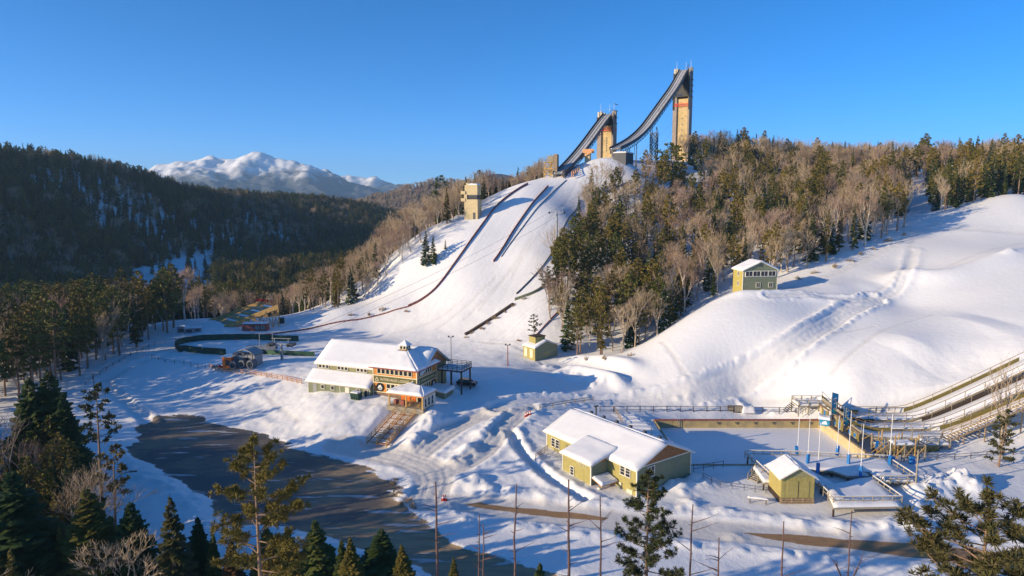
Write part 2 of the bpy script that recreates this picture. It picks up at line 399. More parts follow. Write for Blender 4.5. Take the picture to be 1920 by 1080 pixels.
THIN = [G(*p) for p in (((1480,655),(1520,640),(1560,625),(1640,612)), ((1705,470),(1712,440),(1700,418)), ((1690,520),(1650,545),(1625,560)), ((1705,500),(1690,512),(1680,530)), ((1560,700),(1600,660),(1680,610),(1750,590)),
        ((1920,455),(1850,470),(1780,500),(1720,512)), ((1240,640),(1265,670),(1285,705)), ((700,760),(650,790),(600,806)), ((480,720),(520,760),(560,790)),
        ((870,560),(820,600),(740,625)), ((930,520),(880,570),(820,615)), ((980,480),(930,540),(870,600)), ((1000,440),(950,520),(900,580)), ((1040,400),(1000,450),(960,520)), ((900,640),(980,650),(1030,690)), ((1500,745),(1450,752),(1400,750)), ((960,700),(1000,690),(1040,700)))]
def detail(x, y, z):
    """adds snow lumps, ploughed tracks, banks and the pool pit; returns z and the masks"""
    z0 = z; tm = np.zeros_like(z)
    near = sstep(330, 200, y) * sstep(-160, -90, x) * sstep(260, 150, x)
    wob = 1.6 * fbm(x, y, 7, 3, 3) + .5 * fbm(x, y, 1.6, 2, 9)
    cr, sr = math.cos(-.45), math.sin(-.45); xs, ys = x * cr + y * sr, -x * sr + y * cr
    ne = sstep(-4, 6, (x + 78) * .47 + (y - 122) * .88)
    lot = -poly_sd(x, y, LOT) + wob * .8 + ne * 3.6 * fbm(xs * .22, ys, 2.4, 4, 71)
    asphalt = sstep(-.7, 1.3, lot)
    drd, dpar = seg_dist(x, y, ROAD)
    road = sstep(3.6, 2.6, drd + wob * .3)
    dirt = np.maximum(sstep(-.5, .5, -poly_sd(x, y, DIRT1) + wob * .25), sstep(-.5, .5, -poly_sd(x, y, DIRT2) + wob * .25))
    flat = np.maximum(asphalt, road)
    packed = road * .8
    calm = 1 - .8 * sstep(-25, -10, x) * sstep(122, 112, y)
    lump = (.30 * fbm(x, y, 9, 3, 21) + .10 * fbm(x, y, 2.2, 3, 22)) * calm
    groom = sstep(0, 20, z - 5) * sstep(40, 10, x)        # groomed jump hill is smooth
    mound = sstep(20, 30, x) * sstep(150, 158, y)
    yard = sstep(-75, -60, x) * sstep(-8, -20, x) * sstep(120, 128, y) * sstep(190, 160, y)
    z = z + lump * near * (1 - flat) * (1 - .75 * groom) * (1 - .85 * mound) * (1 + .8 * yard) + .16 * fbm(x, y, 1.7, 3, 27) * yard * (1 - flat)
    # banks thrown up beside lot and road
    eb = np.exp(-((lot + 2.2) / 1.5) ** 2) * sstep(.8, -1, lot) * (1 - .9 * ne); er = np.exp(-((drd - 5.2) / 1.6) ** 2) * (1 - asphalt)
    rough = np.maximum(eb, er); rg = .55 + 1.0 * np.abs(fbm(x, y, 3.4, 2, 31)) + .8 * fbm(x, y, 1.1, 2, 33)
    z = z + eb * .55 * rg + er * .4 * rg - .25 * flat * near
    for ti, (P, hw, dep, berm) in enumerate(TRACKS):
        d, _ = seg_dist(x, y, P); d = d + .35 * fbm(x, y, 2.5, 2, 41)
        inn = sstep(hw + .5, hw - .3, d); bm = np.exp(-((d - hw - .9) / .8) ** 2)
        tm = np.maximum(tm, inn); z = z * (1 - .85 * inn) + z0 * .85 * inn
        z = z - dep * inn + berm * bm * (.55 + 1.2 * np.abs(fbm(x, y, 2.6, 3, 43)) + .35 * fbm(x, y, .9, 2, 45))
        z = z + inn * .07 * np.sin(d * 5.2) * (d < hw) + inn * .10 * fbm(x, y, .8, 2, 47)
        packed = np.maximum(packed, inn * (.8 if ti < 2 or ti == 8 else .25))
    for P in THIN:
        lo, hi = P.min(0) - 2, P.max(0) + 2; m = (x > lo[0]) & (x < hi[0]) & (y > lo[1]) & (y < hi[1])
        if not m.any(): continue
        d, _ = seg_dist(x[m], y[m], P); d = d + .4 * fbm(x[m], y[m], 3, 2, 81); k = np.exp(-(d / .55) ** 2); z[m] -= .07 * k; z[m] += .04 * np.exp(-((np.abs(d) - 1.1) / .4) ** 2); packed[m] = np.maximum(packed[m], .45 * k)
    for P, w, h in MOUND_LIPS:
        d, t = seg_dist(x, y, P); z = z + h * np.exp(-(d / w) ** 2) * np.clip(np.sin(np.pi * np.clip(t, .04, .96)) * 1.6, 0, 1)
    for (px, py, r, h), c in PX:
        d = np.hypot(x - c[0], y - c[1]); m = np.exp(-(d / r) ** 2 * 1.2); s = d < r * 3
        if s.any():
            n = np.zeros_like(x); n[s] = .7 + .7 * np.abs(fbm(x[s], y[s], 2.8, 3, 51)) + .5 * fbm(x[s], y[s], .9, 2, 53)
            z = z + h * m * n
    # broken crust on the disturbed snow between lodge, lot and road
    cz_ = sstep(-30, -20, x) * sstep(22, 12, x) * sstep(92, 98, y) * sstep(150, 140, y); cz_ = np.maximum(cz_ * (1 - flat) * (1 - tm), np.clip(er + eb, 0, 1))
    z = z + cz_ * (.22 * np.abs(vnoise(x, y, 1.25, 91)) + .16 * np.abs(vnoise(x + 3, y - 5, .85, 93)) - .08)
    # pool pit and its level surround
    dp = np.maximum(np.maximum(POOL[0] - x, x - POOL[1]), np.maximum(POOL[2] - y, y - POOL[3]))
    z = np.where(dp < 3, z + (-2.05 - z) * sstep(3, .6, dp), z); z = np.where(dp < 0.1, -5.0, z)
    # ground graded under the water ramps
    zr = -1.6 + np.where(x > 83, .50 * (x - 83) ** 2 / (np.abs(x - 83) + 4), 0); rm = sstep(62, 67, x) * sstep(124.5, 126.5, y) * sstep(145.2, 144.2, y)
    z = np.where(rm > 0, np.minimum(z, z * (1 - rm) + zr * rm), z)
    # the bank is cut away under the staircase
    d, t = seg_dist(x, y, STAIR[:, :2]); zs = STAIR[0, 2] + (STAIR[1, 2] - STAIR[0, 2]) * t - .5
    z = np.where(d < 7, np.minimum(z, zs + np.clip(d - 2.6, 0, 9) * .5), z)
    gm = sstep(1, 6, z) * sstep(30, 15, x - .35 * (y - 240)) * sstep(215, 235, y) * sstep(-60, -35, x)
    return z, dict(asphalt=asphalt, road=road, dirt=dirt, packed=packed, groom=gm)
def axis(fine, a, b, lo, hi, g):
    v = list(np.arange(a, b + 1e-6, fine)); s = fine; x = v[-1]
    while x < hi: s = min(s * g, 260); x += s; v.append(x)
    s = fine; x = v[0]; w = []
    while x > lo: s = min(s * g, 260); x -= s; w.append(x)
    return np.array(w[::-1] + v)
gx = axis(.4, -78, 112, -4200, 4200, 1.045); gy = axis(.4, 80, 205, -400, 5200, 1.03)
GX, GY = np.meshgrid(gx, gy)
GZ = base_z(GX, GY)
GZ, MASK = detail(GX, GY, GZ)
def terrain_z(x, y):
    x = np.atleast_1d(np.asarray(x, float)); y = np.atleast_1d(np.asarray(y, float))
    i = np.clip(np.searchsorted(gx, x) - 1, 0, len(gx) - 2); j = np.clip(np.searchsorted(gy, y) - 1, 0, len(gy) - 2)
    fx = (x - gx[i]) / (gx[i + 1] - gx[i]); fy = (y - gy[j]) / (gy[j + 1] - gy[j])
    return (GZ[j, i] * (1 - fx) + GZ[j, i + 1] * fx) * (1 - fy) + (GZ[j + 1, i] * (1 - fx) + GZ[j + 1, i + 1] * fx) * fy
def gz(x, y): return float(terrain_z(x, y)[0])
def on_ground(px, py):
    return Vector(ground_px([(px, py)], terrain_z)[0])

def ground_material():
    m = bpy.data.materials.new('snow_and_ground'); m.use_nodes = True; nt = m.node_tree; b = nt.nodes['Principled BSDF']; L = nt.links.new; N = nt.nodes.new
    geo = N('ShaderNodeNewGeometry')
    def noise(sc, det=4, vec=None):
        n = N('ShaderNodeTexNoise'); n.inputs['Scale'].default_value = sc; n.inputs['Detail'].default_value = det; L(vec or geo.outputs['Position'], n.inputs['Vector']); return n.outputs['Fac']
    def attr(a): n = N('ShaderNodeAttribute'); n.attribute_name = a; return n.outputs['Fac']
    def math_(op, a, b_=None, c=None):
        n = N('ShaderNodeMath'); n.operation = op
        for k, v in enumerate((a, b_, c)):
            if v is None: continue
            if isinstance(v, (int, float)): n.inputs[k].default_value = v
            else: L(v, n.inputs[k])
        return n.outputs[0]
    def ramp(f, a, b_):
        n = N('ShaderNodeMapRange'); n.interpolation_type = 'SMOOTHSTEP'; n.inputs[1].default_value = a; n.inputs[2].default_value = b_; L(f, n.inputs[0]); return n.outputs[0]
    def mix(f, a, b_):
        n = N('ShaderNodeMix'); n.data_type = 'RGBA'
        if isinstance(f, float): n.inputs['Factor'].default_value = f
        else: L(f, n.inputs['Factor'])
        for k, v in (('A', a), ('B', b_)):
            if isinstance(v, tuple): n.inputs[k].default_value = (*v, 1)
            else: L(v, n.inputs[k])
        return n.outputs['Result']
    snow = mix(noise(.25, 5), (.80, .80, .815), (.87, .87, .88))
    snow = mix(attr('packed'), snow, mix(noise(1.6, 5), (.52, .48, .44), (.76, .74, .71)))
    mp = N('ShaderNodeMapping'); mp.inputs['Scale'].default_value = (.10, .5, .5); mp.inputs['Rotation'].default_value = (0, 0, R(25)); L(geo.outputs['Position'], mp.inputs['Vector'])
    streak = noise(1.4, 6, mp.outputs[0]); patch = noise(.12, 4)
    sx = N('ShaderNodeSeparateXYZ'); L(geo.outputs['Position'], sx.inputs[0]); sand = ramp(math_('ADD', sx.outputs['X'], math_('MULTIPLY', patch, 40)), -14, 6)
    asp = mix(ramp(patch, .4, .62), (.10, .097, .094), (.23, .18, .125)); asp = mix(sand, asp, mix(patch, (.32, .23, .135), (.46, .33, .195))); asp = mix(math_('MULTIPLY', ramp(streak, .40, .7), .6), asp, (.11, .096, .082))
    icy = math_('MULTIPLY', ramp(math_('ADD', streak, math_('MULTIPLY_ADD', attr('asphalt'), -.16, .16)), .60, .68), .7); asp = mix(icy, asp, (.62, .62, .64))
    f = ramp(math_('ADD', attr('asphalt'), math_('MULTIPLY_ADD', noise(1.1, 6), .9, -.45)), .35, .62)
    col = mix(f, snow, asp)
    mp2 = N('ShaderNodeMapping'); mp2.inputs['Scale'].default_value = (.12, .9, .9); mp2.inputs['Rotation'].default_value = (0, 0, R(-6)); L(geo.outputs['Position'], mp2.inputs['Vector'])
    dirt = mix(noise(2.2, 6, mp2.outputs[0]), (.22, .125, .055), (.42, .27, .14))
    fd = ramp(math_('ADD', attr('dirt'), math_('MULTIPLY_ADD', noise(1.5, 6, mp2.outputs[0]), .8, -.4)), .35, .6)
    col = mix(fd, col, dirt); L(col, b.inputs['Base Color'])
    b.inputs['Roughness'].default_value = .62; b.inputs['Specular IOR Level'].default_value = .25
    bp = N('ShaderNodeBump'); bp.inputs['Strength'].default_value = .45; bp.inputs['Distance'].default_value = .2
    h = math_('ADD', noise(.9, 6), math_('MULTIPLY', noise(3.2, 4), .4))
    dt = N('ShaderNodeVectorMath'); dt.operation = 'DOT_PRODUCT'; dt.inputs[1].default_value = (.92, -.38, 0); L(geo.outputs['Position'], dt.inputs[0])
    cmb = N('ShaderNodeCombineXYZ'); L(math_('MULTIPLY', dt.outputs['Value'], .55), cmb.inputs[0]); gn = N('ShaderNodeTexNoise'); gn.noise_dimensions = '1D'; gn.inputs['Detail'].default_value = 5; gn.inputs['Scale'].default_value = 1.0; L(math_('MULTIPLY', dt.outputs['Value'], .5), gn.inputs['W'])
    h = math_('ADD', h, math_('MULTIPLY', math_('MULTIPLY', gn.outputs['Fac'], attr('groom')), 1.2)); L(h, bp.inputs['Height']); L(bp.outputs[0], b.inputs['Normal'])
    return m
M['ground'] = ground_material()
nxg = len(gx); VV = np.stack([GX, GY, GZ], -1).reshape(-1, 3)
qi = (np.arange(len(gy) - 1)[:, None] * nxg + np.arange(nxg - 1)[None]).ravel()
QF = np.stack([qi, qi + 1, qi + nxg + 1, qi + nxg], -1)
def fm(a): return MASK[a].ravel()[QF].max(1)
is_lot = fm('asphalt') > .02; is_road = (fm('road') > .02) & ~is_lot
MCODE = {}
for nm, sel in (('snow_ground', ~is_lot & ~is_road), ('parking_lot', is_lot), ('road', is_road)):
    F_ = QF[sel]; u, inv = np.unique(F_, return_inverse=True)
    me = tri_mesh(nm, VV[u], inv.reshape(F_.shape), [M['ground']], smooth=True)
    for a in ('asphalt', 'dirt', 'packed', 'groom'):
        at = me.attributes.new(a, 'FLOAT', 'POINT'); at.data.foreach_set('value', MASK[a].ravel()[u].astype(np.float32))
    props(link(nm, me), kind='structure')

# ---------------------------------------------------------------- distant mountains and hills
def mountain_mat(name, low, high, z0, z1, thresh=.5, sc=.004):
    m = bpy.data.materials.new(name); m.use_nodes = True; nt = m.node_tree; b = nt.nodes['Principled BSDF']; L = nt.links.new; N = nt.nodes.new
    b.inputs['Roughness'].default_value = .9; b.inputs['Specular IOR Level'].default_value = .1
    geo = N('ShaderNodeNewGeometry'); n = N('ShaderNodeTexNoise'); n.inputs['Scale'].default_value = sc; n.inputs['Detail'].default_value = 9; n.inputs['Roughness'].default_value = .68
    L(geo.outputs['Position'], n.inputs['Vector']); s = N('ShaderNodeSeparateXYZ'); L(geo.outputs['Position'], s.inputs[0])
    mr = N('ShaderNodeMapRange'); mr.inputs[1].default_value = z0; mr.inputs[2].default_value = z1; mr.inputs[3].default_value = -.32; mr.inputs[4].default_value = .42; L(s.outputs['Z'], mr.inputs[0])
    a = N('ShaderNodeMath'); L(n.outputs['Fac'], a.inputs[0]); L(mr.outputs[0], a.inputs[1])
    r = N('ShaderNodeValToRGB'); r.color_ramp.elements[0].position = thresh - .1; r.color_ramp.elements[1].position = thresh + .14
    r.color_ramp.elements[0].color = (*low, 1); r.color_ramp.elements[1].color = (*high, 1); L(a.outputs[0], r.inputs['Fac']); L(r.outputs[0], b.inputs['Base Color'])
    return m
def range_mesh(name, prof, Y, depth, zb, material, seed, step, rough, spur=1.0):
    """a mountain range whose crest follows surveyed points, falling towards and away from the viewer"""
    pts = np.array([at_y(p[0], p[1], Y) for p in prof]); x = np.arange(pts[0, 0], pts[-1, 0], step); v = np.linspace(-1, .6, int(1.6 * depth / step))
    X, Vv = np.meshgrid(x, v)
    Yw = Y + Vv * depth + .12 * depth * fbm(X, X * 0, depth * .7, 3, seed)
    crest = np.interp(X, pts[:, 0], pts[:, 2]) - zb
    fall = np.clip(1 - np.abs(Vv) ** .85, 0, 1)
    rid = 1 - 2 * np.abs(fbm(X + .35 * Yw, Yw * .45, depth * .36, 6, seed + 3))
    Z = zb + crest * fall * (1 + spur * (rid - .9) * .55 * sstep(0, .35, np.abs(Vv))) + rough * fbm(X, Yw, depth * .08, 5, seed + 7) * (.25 + fall) + rough * .22 * (.5 - np.abs(fbm(X, Yw, depth * .05, 4, seed + 9)))
    edge = sstep(0, .06, (X - x[0]) / (x[-1] - x[0])) * sstep(1, .94, (X - x[0]) / (x[-1] - x[0]))
    Z = zb - 12 + (Z - zb + 12) * edge; Z[0] -= 60; Z[-1] -= 60
    n = len(x); q = (np.arange(len(v) - 1)[:, None] * n + np.arange(n - 1)[None]).ravel()
    me = tri_mesh(name, np.stack([X, Yw, Z], -1).reshape(-1, 3), np.stack([q, q + 1, q + n + 1, q + n], -1), [material], smooth=True)
    o = props(link(name, me), kind='structure'); return o, (X, Yw, Z)
MM = mountain_mat('mountain_snow_and_forest', (.10, .11, .13), (.84, .84, .86), 40, 400, .58, .006)
range_mesh('mountain', [(205,372),(270,325),(300,312),(330,305),(365,300),(400,297),(425,299),(445,298),(462,290),(478,287),(492,289),(515,297),(540,303),(556,308),(570,306),(585,310),(605,320),(640,333),
                        (665,341),(690,350),(715,359),(740,368),(760,376)], 5200, 1500, -10, MM, 11, 13, 34, .75)
range_mesh('mountain', [(560,380),(600,352),(635,333),(655,329),(672,332),(688,337),(703,335),(716,337),(738,345),(760,349),(790,362),(830,378)], 7400, 1300, -10, MM, 19, 22, 46)
range_mesh('mountain', [(90,380),(140,315),(165,306),(190,302),(208,304),(232,315),(270,345),(330,380)], 8200, 1300, -10, MM, 23, 24, 40)
range_mesh('mountain', [(250,385),(310,347),(350,338),(380,344),(430,368),(470,382)], 3900, 700, -10, mountain_mat('wooded_foothill', (.07, .075, .085), (.45, .45, .5), 0, 700, .62), 31, 14, 20)
HILLM = mountain_mat('brown_wooded_hill', (.13, .085, .07), (.30, .24, .22), -60, 260, .62, .012)
DARKM = mountain_mat('dark_wooded_hill', (.05, .055, .07), (.12, .12, .15), 0, 400, .6, .012)
hill_o, hill_g = range_mesh('hill', [(600,402),(660,384),(720,367),(770,352),(815,345),(850,344),(900,350),(1000,360),(1100,372)], 1700, 420, -16, HILLM, 41, 9, 9, .6)
range_mesh('hill', [(780,372),(835,347),(860,341),(885,341),(915,330),(935,327),(955,332),(1000,345),(1060,362)], 2600, 500, -16, DARKM, 47, 14, 10, .6)

# air between here and the mountains
hz = MB().lbox(-7000, 7000, -1500, 10800, -100, 590).build('haze', [])
hm = bpy.data.materials.new('haze'); hm.use_nodes = True; nt = hm.node_tree; nt.nodes.remove(nt.nodes['Principled BSDF'])
pv = nt.nodes.new('ShaderNodeVolumePrincipled'); pv.inputs['Color'].default_value = (.45, .72, 1.0, 1); pv.inputs['Density'].default_value = 0.0001; pv.inputs['Anisotropy'].default_value = 0.1
nt.links.new(pv.outputs[0], nt.nodes['Material Output'].inputs['Volume']); hz.data.materials.append(hm); props(hz, kind='stuff')
# ---------------------------------------------------------------- building helpers
def part(mb, name, m, parent, loc=None, rz=None, label=None):
    o = mb.build(name, m, parent)
    if loc is not None: o.location = loc
    if rz is not None: o.rotation_euler = (0, 0, rz)
    if label: o['label'] = label
    return o
_win = {}
def window(parent, w, h, loc, rz=0.0, nx=2, ny=2, frame='trim', name='window'):
    """frame with glazing bars, and the pane behind it as a sub-part; faces local -Y"""
    key = (w, h, nx, ny, frame)
    if key not in _win:
        t = .11; b = MB()
        b.lbox(-w/2 - t, w/2 + t, -.09, .02, h/2, h/2 + t).lbox(-w/2 - t - .05, w/2 + t + .05, -.14, .02, -h/2 - t, -h/2)
        b.lbox(-w/2 - t, -w/2, -.088, .02, -h/2, h/2).lbox(w/2, w/2 + t, -.088, .02, -h/2, h/2)
        for k in range(1, nx): x = -w/2 + w * k / nx; b.lbox(x - .035, x + .035, -.07, .015, -h/2, h/2)
        for k in range(1, ny): z = -h/2 + h * k / ny; b.lbox(-w/2, w/2, -.066, .013, z - .03, z + .03)
        f = b.build(name, M[frame]); p = MB().lbox(-w/2, w/2, -.03, .005, -h/2, h/2).build('pane', M['glass'])
        _win[key] = (f.data, p.data); bpy.data.objects.remove(f); bpy.data.objects.remove(p)
    fd, pd = _win[key]
    f = link(name, fd, parent); f.location = loc; f.rotation_euler = (0, 0, rz); link('pane', pd, f)
    return f
def snow_quad(c, t=.28, n=14, seed=1, over=.0):
    """rounded blanket of snow on a sloping quad: corners counter-clockwise from above"""
    c = [np.array(p, float) for p in c]; u = np.linspace(0, 1, n); U, Vv = np.meshgrid(u, u)
    P = (c[0][None, None] * ((1-U)*(1-Vv))[..., None] + c[1] * (U*(1-Vv))[..., None] + c[2] * (U*Vv)[..., None] + c[3] * ((1-U)*Vv)[..., None])
    e = np.minimum(np.minimum(U, 1-U), np.minimum(Vv, 1-Vv)) * (n - 1)
    th = t * np.clip(e, 0, 1) ** .5 * (1 + .5 * fbm(P[..., 0] + seed * 7, P[..., 1], 3.0, 3, seed)) + .03 + .09 * fbm(P[..., 0], P[..., 1] + seed, 1.3, 3, seed + 3) * (e > .5)
    T = P.copy(); T[..., 2] += np.where(e < .5, .16 * t + .02, th); B = P.copy()
    V = np.concatenate([T.reshape(-1, 3), B.reshape(-1, 3)]); q = (np.arange(n-1)[:, None] * n + np.arange(n-1)[None]).ravel(); N = n * n
    F = [np.stack([q, q+1, q+n+1, q+n], -1), np.stack([q+n, q+n+1, q+1, q], -1) + N]
    for k in range(n - 1):
        F.append(np.array([[k, N+k, N+k+1, k+1], [N-n+k+1, N+N-n+k+1, N+N-n+k, N-n+k], [k*n+n, N+k*n+n, N+k*n, k*n], [k*n+n-1, N+k*n+n-1, N+k*n+2*n-1, k*n+2*n-1]]))
    return V, np.concatenate(F)
def snow_part(parent, quads, name='roof_snow', t=.28, seed=1):
    Vs, Fs, n = [], [], 0
    for k, c in enumerate(quads):
        V, F = snow_quad(c, t, 16, seed + k); Vs.append(V); Fs.append(F + n); n += len(V)
    return link(name, tri_mesh(name, np.concatenate(Vs), np.concatenate(Fs), [M['roof_snow']], smooth=True), parent)
def gable_roof(parent, x0, x1, y0, y1, ze, zr, axis='x', ov=.45, t=.18, snow=.3, edge='trim', seed=1, ridge=None):
    """ridge along axis; returns roof part with its snow as a sub-part"""
    A, B = (x0 - ov, x1 + ov) if axis == 'x' else (y0 - ov, y1 + ov)
    lo, hi = (y0, y1) if axis == 'x' else (x0, x1); mid = (lo + hi) / 2 if ridge is None else ridge
    s0 = (zr - ze) / (mid - lo); s1 = (zr - ze) / (hi - mid)
    prof = [(lo - ov, ze - ov * s0), (mid, zr), (hi + ov, ze - ov * s1)]
    W = (lambda a, b, z: (a, b, z)) if axis == 'x' else (lambda a, b, z: (b, a, z))
    b = MB()
    for (p, q) in ((prof[0], prof[1]), (prof[1], prof[2])):
        top = [W(A, p[0], p[1]), W(B, p[0], p[1]), W(B, q[0], q[1]), W(A, q[0], q[1])]; low = [(v[0], v[1], v[2] - t) for v in top]
        vs = low + top; fs = [(3, 2, 1, 0), (4, 5, 6, 7), (0, 1, 5, 4), (1, 2, 6, 5), (2, 3, 7, 6), (3, 0, 4, 7)]
        b._add(vs, fs if axis == 'x' else [f[::-1] for f in fs], 0)
    r = b.build('roof', M[edge], parent); e = .004; i = .05
    q1 = [W(A + i, prof[0][0] + i, prof[0][1] + i * s0 + e), W(B - i, prof[0][0] + i, prof[0][1] + i * s0 + e), W(B - i, mid, zr + e), W(A + i, mid, zr + e)]
    q2 = [W(A + i, mid, zr + e), W(B - i, mid, zr + e), W(B - i, prof[2][0] - i, prof[2][1] + i * s1 + e), W(A + i, prof[2][0] - i, prof[2][1] + i * s1 + e)]
    if axis != 'x': q1, q2 = [q1[k] for k in (1, 0, 3, 2)], [q2[k] for k in (1, 0, 3, 2)]
    snow_part(r, [q1, q2], 'snow', snow, seed)
    return r
def text(parent, s, size, loc, rz, m, ext=.015):
    cu = bpy.data.curves.new('lettering', 'FONT'); cu.body = s; cu.size = size; cu.extrude = ext; cu.align_x = 'CENTER'; cu.align_y = 'CENTER'; cu.resolution_u = 2
    cu.materials.append(m); tmp = link('lettering_curve', cu); me = bpy.data.meshes.new_from_object(tmp.evaluated_get(bpy.context.evaluated_depsgraph_get()))
    bpy.data.objects.remove(tmp); o = link('lettering', me, parent); o.location = loc; o.rotation_euler = (R(90), 0, rz); return o
_mesh = {}
def shared(key, make):
    if key not in _mesh: o = make(); _mesh[key] = o.data; bpy.data.objects.remove(o)
    return _mesh[key]
def post_mesh(w, h, m):
    return shared(('post', w, round(h, 2), m), lambda: MB().lbox(-w/2, w/2, -w/2, w/2, -.4, h).build('post', M[m]))
def rail_fence(label, P, h, rails, m='greywood', step=2.5, pw=.1, rw=.06, rh=.09, name='railing', cat='railing', group=None, parent=None, closed=False, cap=None, snowcap=False, extra=None):
    """posts every step metres along a 3D line with level rails between them"""
    P = [Vector(p) for p in P]
    o = thing(name, label, cat, P[0], 0, group) if parent is None else parent
    org = P[0] if parent is None else Vector((0, 0, 0))
    for i, (a, b) in enumerate(zip(P[:-1], P[1:])):
        L = (b - a).length; n = max(1, round(L / step))
        for k in range(n + (1 if i == len(P) - 2 else 0)):
            q = link('post', post_mesh(pw, h, m), o); q.location = a.lerp(b, k / n) - org
        for z in rails:
            link('rail', MB().beam(a - org + Vector((0, 0, z)), b - org + Vector((0, 0, z)), rw, rh).build('rail', M[m]).data, o) if False else MB().beam(a - org + Vector((0, 0, z)), b - org + Vector((0, 0, z)), rw, rh).build('rail', M[m], o)
        if cap: MB().beam(a - org + Vector((0, 0, h + .03)), b - org + Vector((0, 0, h + .03)), cap, .06).build('top_rail', M[m], o)
        if snowcap: MB().beam(a - org + Vector((0, 0, h + .1)), b - org + Vector((0, 0, h + .1)), .14, .08).build('snow', M['snow'], o)
    return o
def W_(px, py, dz=0.0):
    p = on_ground(px, py); return Vector((p.x, p.y, p.z + dz))
def along(pts, n):
    """n+1 evenly spaced points along a surveyed line, dropped on the terrain"""
    P = chaikin(ground_px(pts, terrain_z)[:, :2], 2); d = np.concatenate([[0], np.cumsum(np.hypot(*np.diff(P, axis=0).T))]); s = np.linspace(0, d[-1], n + 1)
    x = np.interp(s, d, P[:, 0]); y = np.interp(s, d, P[:, 1]); z = terrain_z(x, y); return [Vector((a, b, c)) for a, b, c in zip(x, y, z)]

# ---------------------------------------------------------------- the lodge
o = at_z(701, 744, 1.8)
lodge = thing('lodge', 'long two storey ski lodge with orange cedar corner tower under a square cupola', 'building', o, R(-22))
part(MB().lbox(-16.3, 10.6, 1.6, 14.4, -1, 6.2), 'main_wall', M['green'], lodge)
part(MB().lbox(-17, -.15, -1, 1.55, -1.2, 2.3), 'wing_wall', M['greygreen'], lodge)
part(MB().lbox(0, 11, 0, 9, -.6, 7.0), 'tower_wall', M['orange'], lodge)
gb = MB(); gb._add([(10.95, 1.6, 6.2), (10.95, 14.4, 6.2), (10.95, 8, 10.1), (10.6, 1.6, 6.2), (10.6, 14.4, 6.2), (10.6, 8, 10.1)], [(0, 1, 2), (5, 4, 3), (3, 4, 1, 0), (4, 5, 2, 1), (5, 3, 0, 2)], 0)
part(gb, 'gable_wall', M['cedar'], lodge)
gable_roof(lodge, -16.3, 11.2, 1.6, 14.4, 6.25, 10.3, 'x', .55, .2, .34, seed=3)
# lean-to roof of the lower wing
r = part(MB().slab([(-17.5, -1.6, 2.15), (-.1, -1.6, 2.15), (-.1, 1.58, 4.55), (-17.5, 1.58, 4.55)], -.16), 'wing_roof', M['trim'], lodge)
snow_part(r, [[(-17.45, -1.55, 2.2), (-.12, -1.55, 2.2), (-.12, 1.57, 4.56), (-17.45, 1.57, 4.56)]], 'snow', .3, 21)
# tower: hipped roof, cupola
e = .7; zr = 10.1; c = (5.5, 4.5)
hip = [(-e, -e, 6.95), (11 + e, -e, 6.95), (11 + e, 9 + e, 6.95), (-e, 9 + e, 6.95)]; k = 1.0
top = [(c[0] - k, c[1] - k, zr), (c[0] + k, c[1] - k, zr), (c[0] + k, c[1] + k, zr), (c[0] - k, c[1] + k, zr)]
b = MB(); b._add(hip + top, [(3, 2, 1, 0), (4, 5, 6, 7)] + [(i, (i+1) % 4, 4 + (i+1) % 4, 4 + i) for i in range(4)], 0)
r = part(b, 'tower_roof', M['trim'], lodge)
up = lambda p: (p[0], p[1], p[2] + .02)
snow_part(r, [[up(hip[i]), up(hip[(i+1) % 4]), up(top[(i+1) % 4]), up(top[i])] for i in range(4)], 'snow', .3, 31)
part(MB().lbox(-e - .02, 11 + e + .02, -e - .03, -e, 6.72, 6.98).lbox(11 + e, 11 + e + .03, -e, 9 + e, 6.72, 6.98), 'fascia', M['redfence'], lodge)
cu = part(MB().lbox(c[0] - .85, c[0] + .85, c[1] - .85, c[1] + .85, 9.8, 11.3), 'cupola', M['cedar'], lodge)
for (dx, dy, rz) in ((0, -.86, 0), (.86, 0, 90), (-.86, 0, -90)):
    for s in (-.4, .4): window(cu, .55, .6, (c[0] + (dx or s), c[1] + (dy or s), 10.85), R(rz), 1, 1, 'cream', 'cupola_window')
pb = MB(); q = 1.25; pb._add([(c[0]-q, c[1]-q, 11.3), (c[0]+q, c[1]-q, 11.3), (c[0]+q, c[1]+q, 11.3), (c[0]-q, c[1]+q, 11.3), (c[0], c[1], 12.45)], [(3, 2, 1, 0), (0, 1, 4), (1, 2, 4), (2, 3, 4), (3, 0, 4)], 0)
part(pb, 'cupola_roof', M['roof_snow'], lodge)
# stone base, bands, corner boards and the sign band with lettering
part(MB().lbox(-.06, 11.06, -.06, 0, -.6, 1.25).lbox(11, 11.06, 0, 9, -.6, 1.25), 'stone_base', M['stone'], lodge)
part(MB().lbox(-.08, 11.08, -.08, 0, 3.35, 3.55).lbox(-.08, 11.08, -.08, 0, 4.95, 5.15).lbox(-.08, 11.08, -.08, 0, 1.25, 1.42)
     .lbox(11, 11.08, 0, 9.05, 3.35, 3.55).lbox(11, 11.08, 0, 9.05, 4.95, 5.15).lbox(11, 11.08, 0, 9.05, 1.25, 1.42), 'trim_band', M['cream'], lodge)
for a in ((-.09, .12, -.09, .02), (10.88, 11.09, -.09, .02), (11, 11.09, 8.88, 9.06)): part(MB().lbox(*a, -.6, 6.72), 'corner_board', M['cream'], lodge)
sg = part(MB().lbox(.14, 10.86, -.12, -.002, 3.56, 4.94), 'sign_band', M['olive'], lodge)
text(sg, 'INTERVALES LODGE', .8, (5.5, -.14, 4.22), 0, M['cream'])
sg2 = part(MB().lbox(11.002, 11.12, .1, 8.86, 3.56, 4.94), 'sign_band', M['olive'], lodge)
text(sg2, 'INTERVALES LODGE', .66, (11.14, 4.5, 4.22), R(90), M['cream'])
